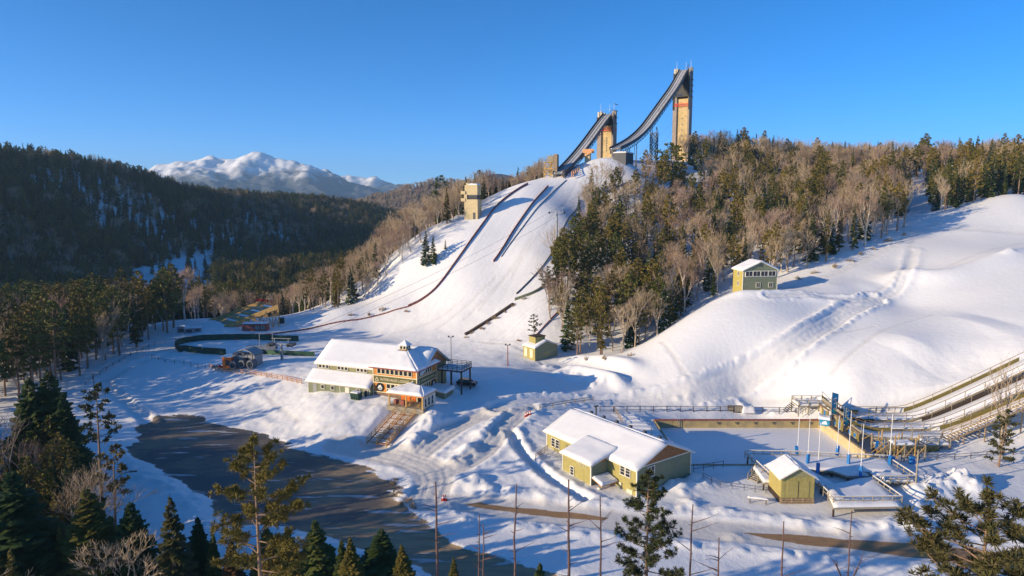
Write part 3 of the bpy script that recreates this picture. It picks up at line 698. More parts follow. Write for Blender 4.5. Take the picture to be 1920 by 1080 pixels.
for (S, f) in ((sg, lambda t: (t, -.14)), (sg2, lambda t: (11.14, t))):
    for t0 in ((1.0, 10.0) if S is sg else (.7, 8.3)):
        a = f(t0 - .42); b_ = f(t0 + .42); d = f(t0)
        n1 = MB().beam((*a, 3.9), (*d, 4.65), .03, .12).beam((*b_, 3.9), (*d, 4.65), .03, .12).beam((*a, 3.9), (*b_, 3.9), .03, .1).build('mountain_emblem', M['cream'], S)
# round badge with a white peak
def badge(parent, loc, rz):
    bd = part(MB().tube((0, 0, 0), (0, -.07, 0), .98, .98, 28), 'badge', M['black'], parent, loc, rz)
    MB()._add([(-.62, -.1, -.25), (.62, -.1, -.25), (.12, -.1, .62), (-.05, -.1, .35), (-.2, -.1, .5)], [(0, 1, 2, 3, 4)], 0).build('peak', M['white'], bd)
    MB()._add([(-.3, -.11, -.05), (.1, -.11, .1), (.3, -.11, -.2), (.02, -.11, -.22)], [(0, 3, 2, 1)], 0).build('shadow_facet', M['grey'], bd)
    MB().lbox(-.5, .5, -.1, -.075, -.46, -.36).lbox(-.35, .35, -.1, -.075, -.6, -.52).build('bar', M['white'], bd)
badge(lodge, (1.75, -.06, 2.42), 0); badge(lodge, (11.06, 7.3, 2.4), R(90))
for k in range(8): window(lodge, .78, .95, (1.55 + 1.12 * k, -.05, 6.05), 0, 1, 1, 'cream')
for k in range(4):
    window(lodge, .85, .9, (3.9 + 1.13 * k, -.05, 2.85), 0, 1, 1, 'cream'); window(lodge, .85, .85, (3.9 + 1.13 * k, -.05, 1.72), 0, 1, 1, 'cream')
for k in range(6): window(lodge, .7, .95, (11.05, 1.0 + .98 * k, 6.05), R(90), 1, 1, 'cream')
for k in range(4):
    window(lodge, .7, .9, (11.05, 2.4 + .95 * k, 2.85), R(90), 1, 1, 'cream'); window(lodge, .7, .85, (11.05, 2.4 + .95 * k, 1.72), R(90), 1, 1, 'cream')
for g in range(3):
    for k in range(3): window(lodge, .66, .8, (-15.4 + 5.2 * g + .98 * k, 1.55, 5.35), 0, 1, 1, 'trim')
window(lodge, .66, .8, (-.55, 1.55, 5.35), 0, 1, 1, 'trim')
for k in range(3):
    b = MB().tube((-12.3 + 5 * k, 1.3, 5.95), (-12.3 + 5 * k, 1.6, 5.95), .05).tube((-12.5 + 5 * k, 1.2, 5.85), (-12.5 + 5 * k, 1.25, 6.0), .12).tube((-12.1 + 5 * k, 1.2, 5.85), (-12.1 + 5 * k, 1.25, 6.0), .12)
    part(b, 'floodlight', M['black'], lodge)
for x in (-12.9, -10.2, -3.4, -1.3): window(lodge, .75, .8, (x, -1.05, 1.25), 0, 1, 1, 'trim')
for x in (-15.1, -6.3): part(MB().lbox(x - .55, x + .55, -1.06, -.99, -.6, 1.75), 'door', M['grey' if x < -8 else 'trim'], lodge)
for x in (-16.97, -8.2, -.45): part(MB().lbox(x - .07, x + .07, -1.08, -.98, -.8, 2.2), 'corner_trim', M['trim'], lodge)
# entrance porch
ph = [(6.3, -4.8, 2.9), (15.2, -4.8, 2.9), (15.2, 1.2, 2.9), (11.1, 1.2, 2.9), (11.1, -.1, 2.9), (6.3, -.1, 2.9)]
pr = [(10.4, -.15, 4.0), (13.0, -1.8, 4.0)]
b = MB(); b._add(ph + pr, [(5, 4, 3, 2, 1, 0), (0, 1, 7, 6), (1, 2, 7), (2, 3, 4, 6, 7), (0, 6, 5), (4, 5, 6)], 0)
rf = part(b, 'porch_roof', M['trim'], lodge)
snow_part(rf, [[(6.3, -4.8, 2.94), (15.2, -4.8, 2.94), (13.0, -1.8, 4.03), (10.4, -.15, 4.03)], [(15.2, -4.8, 2.94), (15.2, 1.2, 2.94), (13.05, -1.8, 4.03), (13.0, -1.82, 4.03)],
               [(6.3, -.12, 2.94), (6.3, -4.8, 2.94), (10.4, -.2, 4.03), (10.35, -.12, 4.03)]], 'snow', .4, 41)
part(MB().lbox(6.3, 15.2, -4.82, -4.78, 2.66, 2.9).lbox(15.18, 15.22, -4.78, 1.2, 2.66, 2.9), 'porch_fascia', M['orangewood'], lodge)
for (x, y) in ((6.8, -4.4), (10.9, -4.4), (14.8, -4.4), (14.8, .8)): part(MB().lbox(x - .14, x + .14, y - .14, y + .14, -.8, 2.68), 'porch_post', M['newwood'], lodge)
part(MB().lbox(6.4, 15.1, -4.7, -.1, -.9, .1), 'porch_floor', M['greywood'], lodge)
for x in (7.6, 8.8, 10.2): part(MB().lbox(x - .5, x + .5, -.14, -.06, .1, 2.3), 'entrance_door', M['orangepaint'], lodge)
part(MB().lbox(7.2, 8.1, -3.3, -2.7, .1, 1.1).lbox(9.0, 9.8, -3.6, -3.0, .1, 1.2), 'porch_bench', M['redfence'], lodge)
for k in range(3): window(lodge, .8, 1.7, (15.0, -3.6 + 1.5 * k, 1.3), R(90), 1, 2, 'trim', 'porch_window')
part(MB().lbox(14.86, 14.95, -4.3, .9, -.6, 2.66), 'porch_screen', M['trim'], lodge)
# low side shed, and the raised deck on posts
part(MB().lbox(11.15, 15.4, 4.2, 8.4, -1, 1.4), 'side_shed', M['greygreen'], lodge)
r = part(MB().slab([(11.12, 3.8, 1.95), (15.9, 3.8, 1.5), (15.9, 8.8, 1.5), (11.12, 8.8, 1.95)], -.12), 'side_shed_roof', M['trim'], lodge)
snow_part(r, [[(11.14, 3.85, 1.97), (15.85, 3.85, 1.53), (15.85, 8.75, 1.53), (11.14, 8.75, 1.97)]], 'snow', .35, 51)
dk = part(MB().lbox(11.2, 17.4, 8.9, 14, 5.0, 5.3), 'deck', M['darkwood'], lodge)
snow_part(dk, [[(11.3, 9.0, 5.31), (17.3, 9.0, 5.31), (17.3, 13.9, 5.31), (11.3, 13.9, 5.31)]], 'snow', .3, 61)
for (x, y) in ((12.2, 9.2), (14.6, 9.2), (17.1, 9.2), (17.1, 13.7), (12.2, 13.7)): part(MB().lbox(x - .15, x + .15, y - .15, y + .15, -1.5, 5.0), 'deck_post', M['darkwood'], lodge)
for (a, b_, m) in (((11.3, 8.95), (17.35, 8.95), 'darksteel'), ((17.35, 8.95), (17.35, 13.95), 'darksteel'), ((17.35, 13.95), (11.3, 13.95), 'orangewood')):
    A, B = Vector((*a, 5.3)), Vector((*b_, 5.3)); n = int((B - A).length / 1.2)
    for k in range(n + 1):
        q = link('deck_rail_post', post_mesh(.1, 1.2, m), lodge); q.location = A.lerp(B, k / n)
    for z in (.45, .8, 1.2): part(MB().beam(A + Vector((0, 0, z)), B + Vector((0, 0, z)), .08, .1), 'deck_rail', M[m], lodge)
part(MB().lbox(-2.2, -1.9, -1.9, -1.6, -1, 1.6).lbox(-1.2, -.9, -1.7, -1.4, -1, 1.5), 'gas_bottle', M['dumpster'], lodge)
# plank stairs down the bank
sa, sb = Vector(at_z(775, 757, 1.9)), Vector(at_z(706, 832, -2.4))
stairs = thing('staircase', 'long wooden staircase with three handrails running down the snowy bank from the lodge porch', 'staircase', sa, math.atan2(sb.y - sa.y, sb.x - sa.x))
LX = math.hypot(sb.x - sa.x, sb.y - sa.y); DZ = sb.z - sa.z; SWD = 2.3
st = shared('step', lambda: MB().lbox(-.17, .17, -SWD, SWD, -.05, 0).lbox(-.17, -.14, -SWD, SWD, -.2, -.05).build('step', M['orangewood']))
ss = shared('stepsnow', lambda: MB().lbox(-.16, .12, -SWD + .3, -.2, 0, .07).lbox(-.16, .14, .25, SWD - .2, 0, .06).build('snow', M['snow']))
NS = 26
for k in range(NS):
    s = link('step', st, stairs); s.location = ((k + .5) * LX / NS, 0, (k + .7) * DZ / NS)
    if k % 3 != 1: link('snow', ss, s)
for y in (-SWD, 0.02, SWD):
    part(MB().beam((0, y, -.15), (LX, y, DZ - .15), .1, .35), 'stringer', M['orangewood'], stairs)
    for zz in (.5, .98): part(MB().beam((0, y, zz), (LX, y, DZ + zz), .09, .1), 'handrail', M['newwood'], stairs)
    for k in range(10):
        q = link('post', post_mesh(.11, 1.0, 'newwood'), stairs); q.location = (LX * k / 9, y, DZ * k / 9)
# green dumpster
dmp = thing('dumpster', 'dark green metal dumpster with snow on its lid below the lodge wing', 'dumpster', W_(668, 748), R(-22))
b = MB(); b._add([(-.95, -.7, 0), (.95, -.7, 0), (.95, .7, 0), (-.95, .7, 0), (-1.05, -.85, 1.35), (1.05, -.85, 1.35), (1.05, .85, 1.35), (-1.05, .85, 1.35)], [(3, 2, 1, 0), (4, 5, 6, 7), (0, 1, 5, 4), (1, 2, 6, 5), (2, 3, 7, 6), (3, 0, 4, 7)], 0)
for x in (-.6, 0, .6): b.lbox(x - .05, x + .05, -.86, -.72, .1, 1.2)
part(b, 'body', M['dumpster'], dmp); part(MB().lbox(-1.1, 1.1, -.9, .9, 1.36, 1.46), 'lid', M['dumpster'], dmp)
snow_part(dmp, [[(-1.0, -.8, 1.465), (1.0, -.8, 1.465), (1.0, .8, 1.465), (-1.0, .8, 1.465)]], 'snow', .15, 5)
# black car under the deck
def make_car():
    p = W_(876, 723); car = thing('parked_car', 'black estate car parked in the shade beside the lodge deck', 'car', p, R(-14))
    prof = [(-2.35, .35), (2.3, .35), (2.38, .75), (2.25, .95), (1.2, 1.05), (.55, 1.62), (-1.7, 1.68), (-2.25, 1.1), (-2.4, .9)]
    def ext(pr, y, ins=0): return [(x, y * (1 if z < 1.1 else .84), z) for x, z in pr]
    n = len(prof); vs = ext(prof, -.95) + ext(prof, .95)
    b = MB(); b._add(vs, [tuple(range(n)), tuple(range(n, 2*n))[::-1]] + [(k, n + k, n + (k+1) % n, (k+1) % n) for k in range(n)], 0)
    part(b, 'body', M['carpaint'], car)
    for s in (-1, 1):
        b = MB(); b._add([(1.05, s * .955, 1.08), (-1.95, s * .955, 1.1), (-1.65, s * .83, 1.58), (.5, s * .83, 1.54)], [(0, 1, 2, 3) if s > 0 else (3, 2, 1, 0)], 0); part(b, 'side_window', M['glass'], car)
        for x in (-1.45, 1.45):
            w = part(MB().tube((x, s * .72, .36), (x, s * .98, .36), .36, .36, 16), 'wheel', M['rubber'], car); MB().tube((x, s * .9, .36), (x, s * .995, .36), .2, .2, 12).build('rim', M['steel'], w)
        part(MB().lbox(2.2, 2.4, s * .75 - .2, s * .75 + .2, .72, .88), 'headlight', M['white'], car)
        part(MB().lbox(-2.42, -2.3, s * .8 - .12, s * .8 + .12, .85, 1.1), 'tail_light', M['red'], car)
        part(MB().lbox(.75, .95, s * 1.05 - .1, s * 1.05 + .1, 1.05, 1.2), 'mirror', M['carpaint'], car)
    b = MB(); b._add([(1.22, -.75, 1.07), (1.22, .75, 1.07), (.58, .68, 1.61), (.58, -.68, 1.61)], [(0, 1, 2, 3)], 0); part(b, 'windscreen', M['glass'], car)
make_car()

# ---------------------------------------------------------------- yellow training building
o = at_z(1193, 932, -2.5)
W, Ln, E, AP = 13.2, 23.0, 4.85, 7.7
tb = thing('training_building', 'big yellow two storey building with snowy gable roof beside the pool', 'building', o, R(36))
part(MB().lbox(0, W, 0, Ln, -1.2, E), 'wall', M['yellow'], tb)
def gable(parent, x0, x1, y, z0, z1, d, m, mid=None, name='gable'):
    mid = (x0 + x1) / 2 if mid is None else mid; b = MB()
    b._add([(x0, y, z0), (x1, y, z0), (mid, y, z1), (x0, y + d, z0), (x1, y + d, z0), (mid, y + d, z1)], [(0, 1, 2), (5, 4, 3), (0, 3, 4, 1), (1, 4, 5, 2), (2, 5, 3, 0)], 0); return part(b, name, M[m], parent)
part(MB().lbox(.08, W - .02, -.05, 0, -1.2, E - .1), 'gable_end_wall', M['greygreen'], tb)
gable(tb, .1, W - .1, -.09, E, AP - .15, .3, 'cedar'); gable(tb, .1, W - .1, Ln - .2, E, AP - .15, .22, 'yellow', name='rear_gable')
part(MB().lbox(-.02, W + .04, -.12, -.05, E - .12, E + .04), 'gable_trim', M['trim'], tb)
for a in ((-.06, .12, -.1, .1), (W - .12, W + .05, -.1, .08), (-.06, .06, Ln - .15, Ln + .05)): part(MB().lbox(*a, -1.2, E - .1), 'corner_board', M['trim'], tb)
gable_roof(tb, 0, W, 0, Ln, E, AP, 'y', .55, .2, .32, seed=7)
for k in range(6): part(MB().lbox(W/2 + .9, W/2 + 1.4, 2 + 3.4 * k, 2.5 + 3.4 * k, AP - .6, AP + .25), 'roof_vent', M['darksteel'], tb)
part(MB().tube((W/2 + 1.6, 4.6, AP - .8), (W/2 + 1.6, 4.6, AP + .9), .07), 'vent_pipe', M['darksteel'], tb)
part(MB().tube((W/2 + .8, 17.6, AP - .5), (W/2 + .8, 17.6, AP + 1.6), .16).lbox(W/2 + .3, W/2 + 1.3, 17.4, 17.8, AP + 1.6, AP + 1.8), 'flue', M['darksteel'], tb)
window(tb, .95, 1.5, (-.05, 1.9, 3.55), R(-90), 1, 3); window(tb, .95, 1.5, (-.05, 3.1, 3.55), R(-90), 1, 3)
window(tb, .95, 1.5, (-.05, Ln - 2.0, 3.0), R(-90), 1, 3); window(tb, .95, 1.5, (-.05, Ln - 3.2, 3.0), R(-90), 1, 3)
window(tb, 1.5, 1.6, (3.2, -.1, 3.6), 0, 2, 2)
part(MB().lbox(-.3, -.02, 3.2, 3.7, .9, 1.35), 'vent_hood', M['cream'], tb); part(MB().lbox(-.08, -.02, .9, 2.1, -.9, .75), 'utility_door', M['cream'], tb)
# bay with its own gable, and the door beyond it
Y0, Y1, X0 = 6.6, 13.8, -3.9
part(MB().lbox(X0, 0, Y0, Y1, -1.2, 4.3), 'bay_wall', M['yellow'], tb)
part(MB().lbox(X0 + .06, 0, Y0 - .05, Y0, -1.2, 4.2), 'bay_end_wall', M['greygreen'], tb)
for a in ((X0 - .05, X0 + .1, Y0 - .1, Y0 + .1), (X0 - .05, X0 + .08, Y1 - .1, Y1 + .05)): part(MB().lbox(*a, -1.2, 4.3), 'bay_corner_board', M['trim'], tb)
ro = part(MB().slab([(X0 - .5, Y0 - .5, 4.15), (X0 - .5, Y1 + .45, 4.15), (2.2, Y1 + .45, 5.85), (2.2, Y0 - .5, 5.85)], .16), 'bay_roof', M['trim'], tb)
snow_part(ro, [[(X0 - .45, Y1 + .4, 4.19), (X0 - .45, Y0 - .45, 4.19), (2.2, Y0 - .45, 5.9), (2.2, Y1 + .4, 5.9)]], 'snow', .3, 9)
b = MB(); b._add([(X0 + .1, Y0 - .09, 4.15), (-.02, Y0 - .09, 4.15), (-.02, Y0 - .09, 5.1), (X0 + .1, Y0 + .1, 4.15), (-.02, Y0 + .1, 4.15), (-.02, Y0 + .1, 5.1)], [(0, 1, 2), (5, 4, 3), (0, 3, 4, 1), (1, 4, 5, 2), (2, 5, 3, 0)], 0)
part(b, 'bay_gable', M['cedar'], tb)
window(tb, .8, 1.4, (X0 - .05, Y0 + 4.6, 1.7), R(-90), 1, 3)
part(MB().lbox(-.12, -.02, Y1 + .5, Y1 + 2.4, -.6, 2.3), 'double_door', M['cream'], tb); window(tb, 1.2, .7, (-.05, Y1 + 1.5, 3.0), R(-90), 2, 1)
b = MB(); b._add([(.3, 10.6, 5.36), (1.3, 10.3, 5.74), (1.5, 10.9, 5.83), (.6, 11.2, 5.48), (.35, 10.62, 5.2), (1.3, 10.35, 5.5), (1.5, 10.85, 5.6), (.6, 11.1, 5.3)], [(0, 1, 2, 3), (7, 6, 5, 4), (0, 4, 5, 1), (1, 5, 6, 2), (2, 6, 7, 3), (3, 7, 4, 0)], 0); part(b, 'bare_roof_patch', M['darkwood'], tb)
# canopy over two fan units between bay and wall
cn = part(MB().slab([(X0 + .1, Y0 - 2.6, 1.2), (-.05, Y0 - 2.6, 1.2), (-.05, Y0 - .1, 1.9), (X0 + .1, Y0 - .1, 1.9)], .12), 'canopy', M['orangewood'], tb)
snow_part(cn, [[(X0 + .12, Y0 - 2.55, 1.33), (-.08, Y0 - 2.55, 1.33), (-.08, Y0 - .12, 2.03), (X0 + .12, Y0 - .12, 2.03)]], 'snow', .35, 13)
for x in (X0 + .75, X0 + 2.1):
    fu = part(MB().lbox(x - .55, x + .55, Y0 - 1.9, Y0 - 1.3, -.6, .75), 'fan_unit', M['trim'], tb)
    MB().tube((x, Y0 - 1.94, .1), (x, Y0 - 1.905, .1), .42, .42, 18).build('grille', M['black'], fu); MB().tube((x, Y0 - 1.97, .1), (x, Y0 - 1.945, .1), .12, .12, 10).build('hub', M['grey'], fu)
part(MB().lbox(X0 + 2.9, X0 + 3.5, Y0 - 1.6, Y0 - .6, -.8, .9), 'meter_cabinet', M['darksteel'], tb)
rng = random.Random(3)
for k in range(6): part(MB().tube((X0 - .4, Y0 + .8 + k * .45, 4.05), (X0 - .42, Y0 + .8 + k * .45, 4.0 - rng.uniform(.4, 1.1)), .05, .008, 6), 'icicle', M['white'], tb)
# side steps at the far corner
p0, p1 = W_(1008, 858, .3), W_(1030, 838, 1.0)
rail_fence('brown rail of snowy steps at the far end of the yellow building', [W_(1004, 864), W_(1027, 846)], 1.2, (.4, .8, 1.2), 'wood', 1.2)

# ---------------------------------------------------------------- house on the mound
o = at_y(1392, 545, 194)
hs_ = thing('judges_house', 'two storey olive house with white windows standing on top of the snow mound', 'house', o, R(6))
part(MB().lbox(0, 10.3, 0, 6.5, -2.5, 6), 'wall', M['greygreen'], hs_)
part(MB().lbox(-.05, 0, .05, 6.45, -2.5, 6), 'side_wall', mat('yellow_side_siding', (.42, .35, .10), .7, .08, 2), hs_)
gable(hs_, .05, 10.25, -.06, 6, 8.2, .3, 'greygreen'); gable_roof(hs_, 0, 10.3, 0, 6.5, 6, 8.4, 'y', .5, .18, .35, seed=17)
part(MB().lbox(.5, 9.9, -.1, -.02, 3.95, 5.7), 'window_band', M['trim'], hs_)
for k in range(4): window(hs_, 2.0, 1.35, (1.75 + 2.28 * k, -.12, 4.85), 0, 2, 1, 'trim')
for x in (4.6, 8.4): window(hs_, 1.1, 1.2, (x, -.05, 1.6), 0, 2, 1, 'trim')
for z in (1.8, 4.7): window(hs_, .8, 1.2, (-.08, 2.8, z), R(-90), 2, 1, 'trim')
for a in ((-.08, .1), (10.2, 10.38)): part(MB().lbox(*a, -.08, .1, -2.5, 6), 'corner_board', M['trim'], hs_)
part(MB().lbox(4.6, 5.6, -.2, -.05, 6.9, 7.3), 'vent', M['darksteel'], hs_)

# ---------------------------------------------------------------- yellow shed by the pool deck
o = at_z(1463, 944, -2.7)
sh = thing('shed', 'yellow board shed with double doors on timber skids at the edge of the pool deck', 'shed', o, 0)
part(MB().lbox(0, 5.3, 0, 5.2, .9, 4.4), 'wall', siding('shed_siding', (.40, .33, .11), .2), sh)
for k in range(9): part(MB().lbox(.08 + k * .575, .08 + k * .575 + .53, -.05, 0, .95, 4.35 if k not in (9,) else 4.3), 'board', M['yellow'], sh)
gable(sh, .05, 5.25, -.04, 4.4, 5.85, .2, 'green'); gable_roof(sh, 0, 5.3, 0, 5.2, 4.4, 6.0, 'y', .45, .14, .32, seed=23)
for x0 in (1.0, 2.72): part(MB().lbox(x0, x0 + 1.66, -.11, -.055, 1.0, 3.75), 'door', M['yellow'], sh)
part(MB().lbox(2.64, 2.74, -.14, -.05, 1.0, 3.75), 'door_post', M['darkwood'], sh)
for z in (.0, .3, .62):
    part(MB().lbox(-.05, 5.35, -.1 + z * .1, .25, z, z + .2), 'skid_beam', M['wood'], sh)
    part(MB().lbox(-.1, .2, .3, 5.2, z + .02, z + .2), 'skid_beam', M['darkwood'], sh)
for x in (.2, 1.8, 3.6, 5.1): part(MB().lbox(x - .12, x + .12, -.06, .3, -.5, .9), 'skid_block', M['wood'], sh)
# small olive hut at the foot of the jump hill
o = at_z(1003, 670, 1.5)
ht = thing('hut', 'small olive hut with a raised roof box at the foot of the jump hill', 'hut', o, R(35))
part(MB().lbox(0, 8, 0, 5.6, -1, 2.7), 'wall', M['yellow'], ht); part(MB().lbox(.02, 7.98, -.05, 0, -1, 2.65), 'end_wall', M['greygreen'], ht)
gable(ht, .05, 7.95, -.06, 2.7, 4.2, .2, 'greygreen'); gable_roof(ht, 0, 8, 0, 5.6, 2.7, 4.35, 'y', .3, .14, .25, seed=27)
bx = part(MB().lbox(1.2, 4.6, 1.4, 4.4, 3.0, 5.3), 'roof_box', M['yellow'], ht); MB().lbox(1.0, 4.8, 1.2, 4.6, 5.3, 5.5).build('cap', M['darkwood'], bx)
part(MB().lbox(2.8, 5.2, -.1, -.05, .0, 1.2), 'garage_door', M['green'], ht)
for y in (1.0, 3.6): part(MB().lbox(-.08, 0, y, y + 1.3, -.4, 2.0), 'door', M['cream'], ht)
# ---------------------------------------------------------------- splash pool, decks and water ramps
X0, X1, Y0, Y1 = POOL; ZT, ZI = -1.9, -3.55
pool = thing('pool', 'empty snowy splash pool with stained pale walls behind the yellow building', 'pool', ((X0 + X1) / 2, (Y0 + Y1) / 2, ZI))
L_ = lambda x0, x1, y0, y1, z0, z1: MB().lbox(x0 - (X0 + X1) / 2, x1 - (X0 + X1) / 2, y0 - (Y0 + Y1) / 2, y1 - (Y0 + Y1) / 2, z0 - ZI, z1 - ZI)
n = 9
for k in range(n):
    a, b_ = X0 + (X1 - X0) * k / n, X0 + (X1 - X0) * (k + 1) / n
    w = part(L_(a + .02, b_ - .02, Y1 - .25, Y1, -5, ZT), 'wall_panel', M['stainwall'], pool)
    if k > 2:
        f = (a + b_) / 2; L_(f - .45, f + .45, Y1 - .36, Y1 - .26, ZT - .55, ZT - .38).build('pipe_bracket', M['darksteel'], w); L_(f - .12, f + .12, Y1 - .4, Y1 - .37, ZT - .85, ZT - .5).build('nozzle', M['darksteel'], w)
for k in range(7):
    a, b_ = Y0 + (Y1 - .3 - Y0) * k / 7, Y0 + (Y1 - .3 - Y0) * (k + 1) / 7
    part(L_(X1 - .25, X1, a + .02, b_ - .02, -5, ZT + .25), 'wall_panel', M['concrete'], pool); part(L_(X0, X0 + .25, a + .02, b_ - .02, -5, ZT), 'wall_panel', M['stainwall'], pool)
part(L_(X0 - .1, X1 - .3, Y1 - .4, Y1 + .2, ZT + .004, ZT + .2), 'coping', M['redfence'], pool); part(L_(X1 - .35, X1 + .2, Y0, Y1 + .2, ZT + .26, ZT + .42), 'coping', M['wood'], pool)
part(L_(X0 - .1, X1 - .3, Y0 - .2, Y0 + .05, -5, ZT), 'front_wall', M['stainwall'], pool)
part(L_(X0, X1, Y0, Y1, ZI - .1, ZI), 'ice_sheet', M['snow'], pool)
b = MB()
for dx in (-.25, .25): b.beam((X0 + 5.2 + dx, Y1 - .5, ZI), (X0 + 5.2 + dx, Y1 - .5, ZT + 1.1), .06)
for k in range(6): b.beam((X0 + 4.95, Y1 - .5, ZI + .3 + k * .32), (X0 + 5.45, Y1 - .5, ZI + .3 + k * .32), .05)
o = b.build('ladder', M['steel']); props(o, 'steel pool ladder on the shaded back wall of the splash pool', 'ladder')
rail_fence('long brown post and rail fence behind the splash pool', [W_(1125, 772), W_(1200, 771), W_(1300, 772), W_(1400, 772), W_(1492, 774)], 1.25, (.35, 1.15), 'darkwood', 3.2, .14, .07, .1, 'rail_fence', 'fence')
rail_fence('pale rail fence on the packed snow path above the yellow building', [W_(1012, 768), W_(1060, 760), W_(1112, 752)], 1.1, (.5, 1.0), 'greywood', 3.4, .18, .07, .12, 'rail_fence', 'fence')
rail_fence('wooden rail dividing the snowy terrace left of the splash pool', [W_(1152, 772), W_(1166, 795)], 1.3, (.5, 1.2), 'wood', 2.2, .14, .07, .1, 'rail_fence', 'fence')
# snowy terrace with low steps beside the pool
tr = thing('snow_terrace', 'snow covered terrace of broad low steps left of the splash pool', 'terrace', W_(1180, 800))
tz = tr.location
for k in range(8):
    a, b_ = Vector(at_z(1136 + 5 * k, 778 + 6 * k, -1.75)), Vector(at_z(1200 + 9 * k, 779 + 6 * k, -1.75)); d = (b_ - a)
    w = Vector(at_z(1136, 778, -1.7)).y - Vector(at_z(1136, 784, -1.7)).y
    V, F = snow_quad([(0, -w, 0), (d.x, -w + d.y, 0), (d.x, d.y, 0), (0, 0, 0)], .22, 9, 70 + k)
    s = link('terrace_step', tri_mesh('terrace_step', V, F, [M['snow']], smooth=True), tr); s.location = a - tz + Vector((0, 0, .15 - .12 * k))
# scoreboard box and heaps by the fence
bx = thing('utility_box', 'brown slatted utility box standing in snow behind the splash pool', 'box', W_(1378, 771))
for k in range(5): part(MB().lbox(-1.6 + k * .64, -1.02 + k * .64, -.4, -.34, .0, 1.3), 'board', M['greywood'], bx)
part(MB().lbox(-1.62, 1.6, -.33, .4, -.3, 1.28), 'body', M['darkwood'], bx)
hp = thing('covered_heap', 'lumpy snow covered heap beside the brown slatted box', 'heap', W_(1402, 773))
V, F = snow_quad([(-1.5, -.9, 0), (1.5, -.9, 0), (1.5, .9, 0), (-1.5, .9, 0)], 1.3, 12, 88); link('heap', tri_mesh('heap', V, F, [M['snow']], smooth=True), hp)
# ---- deck round the flag poles
ZD = -1.35
def dpt(px, py, z=ZD): p = at_z(px, py, z); return (p[0], p[1])
deck = thing('pool_deck', 'snow covered timber pool deck with pale rails and finger platforms', 'deck', (*dpt(1560, 900), ZD))
do = deck.location
def platform(c, seed, name='platform'):
    P = [dpt(*q) for q in c]; b = MB(); b.prism([(p[0] - do.x, p[1] - do.y) for p in P], -.3, 0); f = part(b, name, M['greywood'], deck)
    for p in P: MB().lbox(p[0] - do.x - .12, p[0] - do.x + .12, p[1] - do.y - .12, p[1] - do.y + .12, -1.8, -.3).build('leg', M['darkwood'], f)
    snow_part(f, [[(p[0] - do.x, p[1] - do.y, .01) for p in P]], 'snow', .38, seed)
platform([(1428, 878), (1692, 888), (1670, 862), (1402, 854)], 101)
platform([(1432, 905), (1470, 905), (1452, 879), (1410, 876)], 102)
platform([(1540, 912), (1568, 912), (1512, 881), (1488, 880)], 103)
platform([(1590, 893), (1632, 893), (1592, 884), (1560, 883)], 104)
platform([(1660, 903), (1716, 903), (1690, 889), (1630, 887)], 105)
platform([(1563, 952), (1692, 950), (1637, 894), (1545, 912)], 106)
def railing(label, pts, z0=ZD, rails=(.5, 1.05), m='greywood', step=1.6):
    return rail_fence(label, [Vector((*dpt(px, py, z0 + 1.05), z0)) for px, py in pts], 1.1, rails, m, step, .12, .07, .1, 'deck_railing', 'railing', 'railings round the pool deck', cap=.2, snowcap=True)
railing('pale railing along the left and far side of the pool deck', [(1446, 890), (1397, 845), (1500, 847), (1596, 852), (1668, 855)])
railing('pale railing round the front corner platform of the pool deck', [(1535, 905), (1563, 932), (1692, 931), (1637, 893)])
railing('pale railing round the right end of the pool deck', [(1637, 893), (1719, 892), (1672, 862)])
post = thing('lamp_post', 'tall slim wooden post at the right corner of the pool deck', 'post', (*dpt(1717, 908), -2.5)); part(MB().tube((0, 0, 0), (0, 0, 7.0), .14, .11, 8), 'pole', M['greywood'], post); part(MB().lbox(-.05, .35, -.1, .1, 6.9, 7.2), 'lamp', M['darksteel'], post)
for i, (px, pad, x2, top) in enumerate(((1495, 852, 1492, 768), (1514, 868, 1514, 775), (1533, 885, 1532, 792), (1569, 852, 1566, 780), (1590, 869, 1589, 770), (1613, 892, 1612, 795), (1667, 870, 1667, 776))):
    x, y = dpt(px, pad + 4); side = ('leftmost', 'second', 'third', 'fourth', 'fifth', 'sixth', 'rightmost')[i]
    fp = thing('flag_pole', side + ' slim white flag pole from the left on the pool deck', 'flag pole', (x, y, ZD), 0, 'flag poles on the pool deck')
    zt = at_y(px, top, y)[2] - ZD
    part(MB().tube((0, 0, .0), (0, 0, zt), .075, .045, 8), 'pole', M['white'], fp); part(MB().tube((0, 0, zt), (0, 0, zt + .12), .07, .02, 8), 'finial', M['steel'], fp)
    pd = part(MB().lbox(-.22, .22, -.22, .22, .2, 2.0), 'pad', M['blue'], fp); pd.rotation_euler = (0, R((-8, 2, 0, 6, 3, 0, 4)[i]), R(10 * i))
st2 = thing('deck_steps', 'short wooden steps up to the pool deck beside the yellow shed', 'steps', W_(1417, 900), R(35))
for k in range(6): part(MB().lbox(-.8 + k * .33, -.5 + k * .33, -.9, .9, .1 + k * .2, .2 + k * .2), 'step', M['greywood'], st2)
for y in (-.95, .95):
    part(MB().beam((-1, y, -.1), (1.3, y, 1.35), .08, .3), 'stringer', M['greywood'], st2); part(MB().beam((-1, y, 1.0), (1.3, y, 2.4), .08, .1), 'handrail', M['greywood'], st2)
    for x in (-.9, .2, 1.2): q = link('post', post_mesh(.1, 1.1, 'greywood'), st2); q.location = (x, y, (x + 1) * .62)
bn = thing('bench', 'snow topped timber bench left of the yellow shed', 'bench', W_(1421, 944), R(-14))
part(MB().lbox(-1.6, 1.6, -.3, .3, .75, .83), 'seat', M['wood'], bn); snow_part(bn, [[(-1.6, -.28, .835), (1.6, -.28, .835), (1.6, .28, .835), (-1.6, .28, .835)]], 'snow', .15, 3)
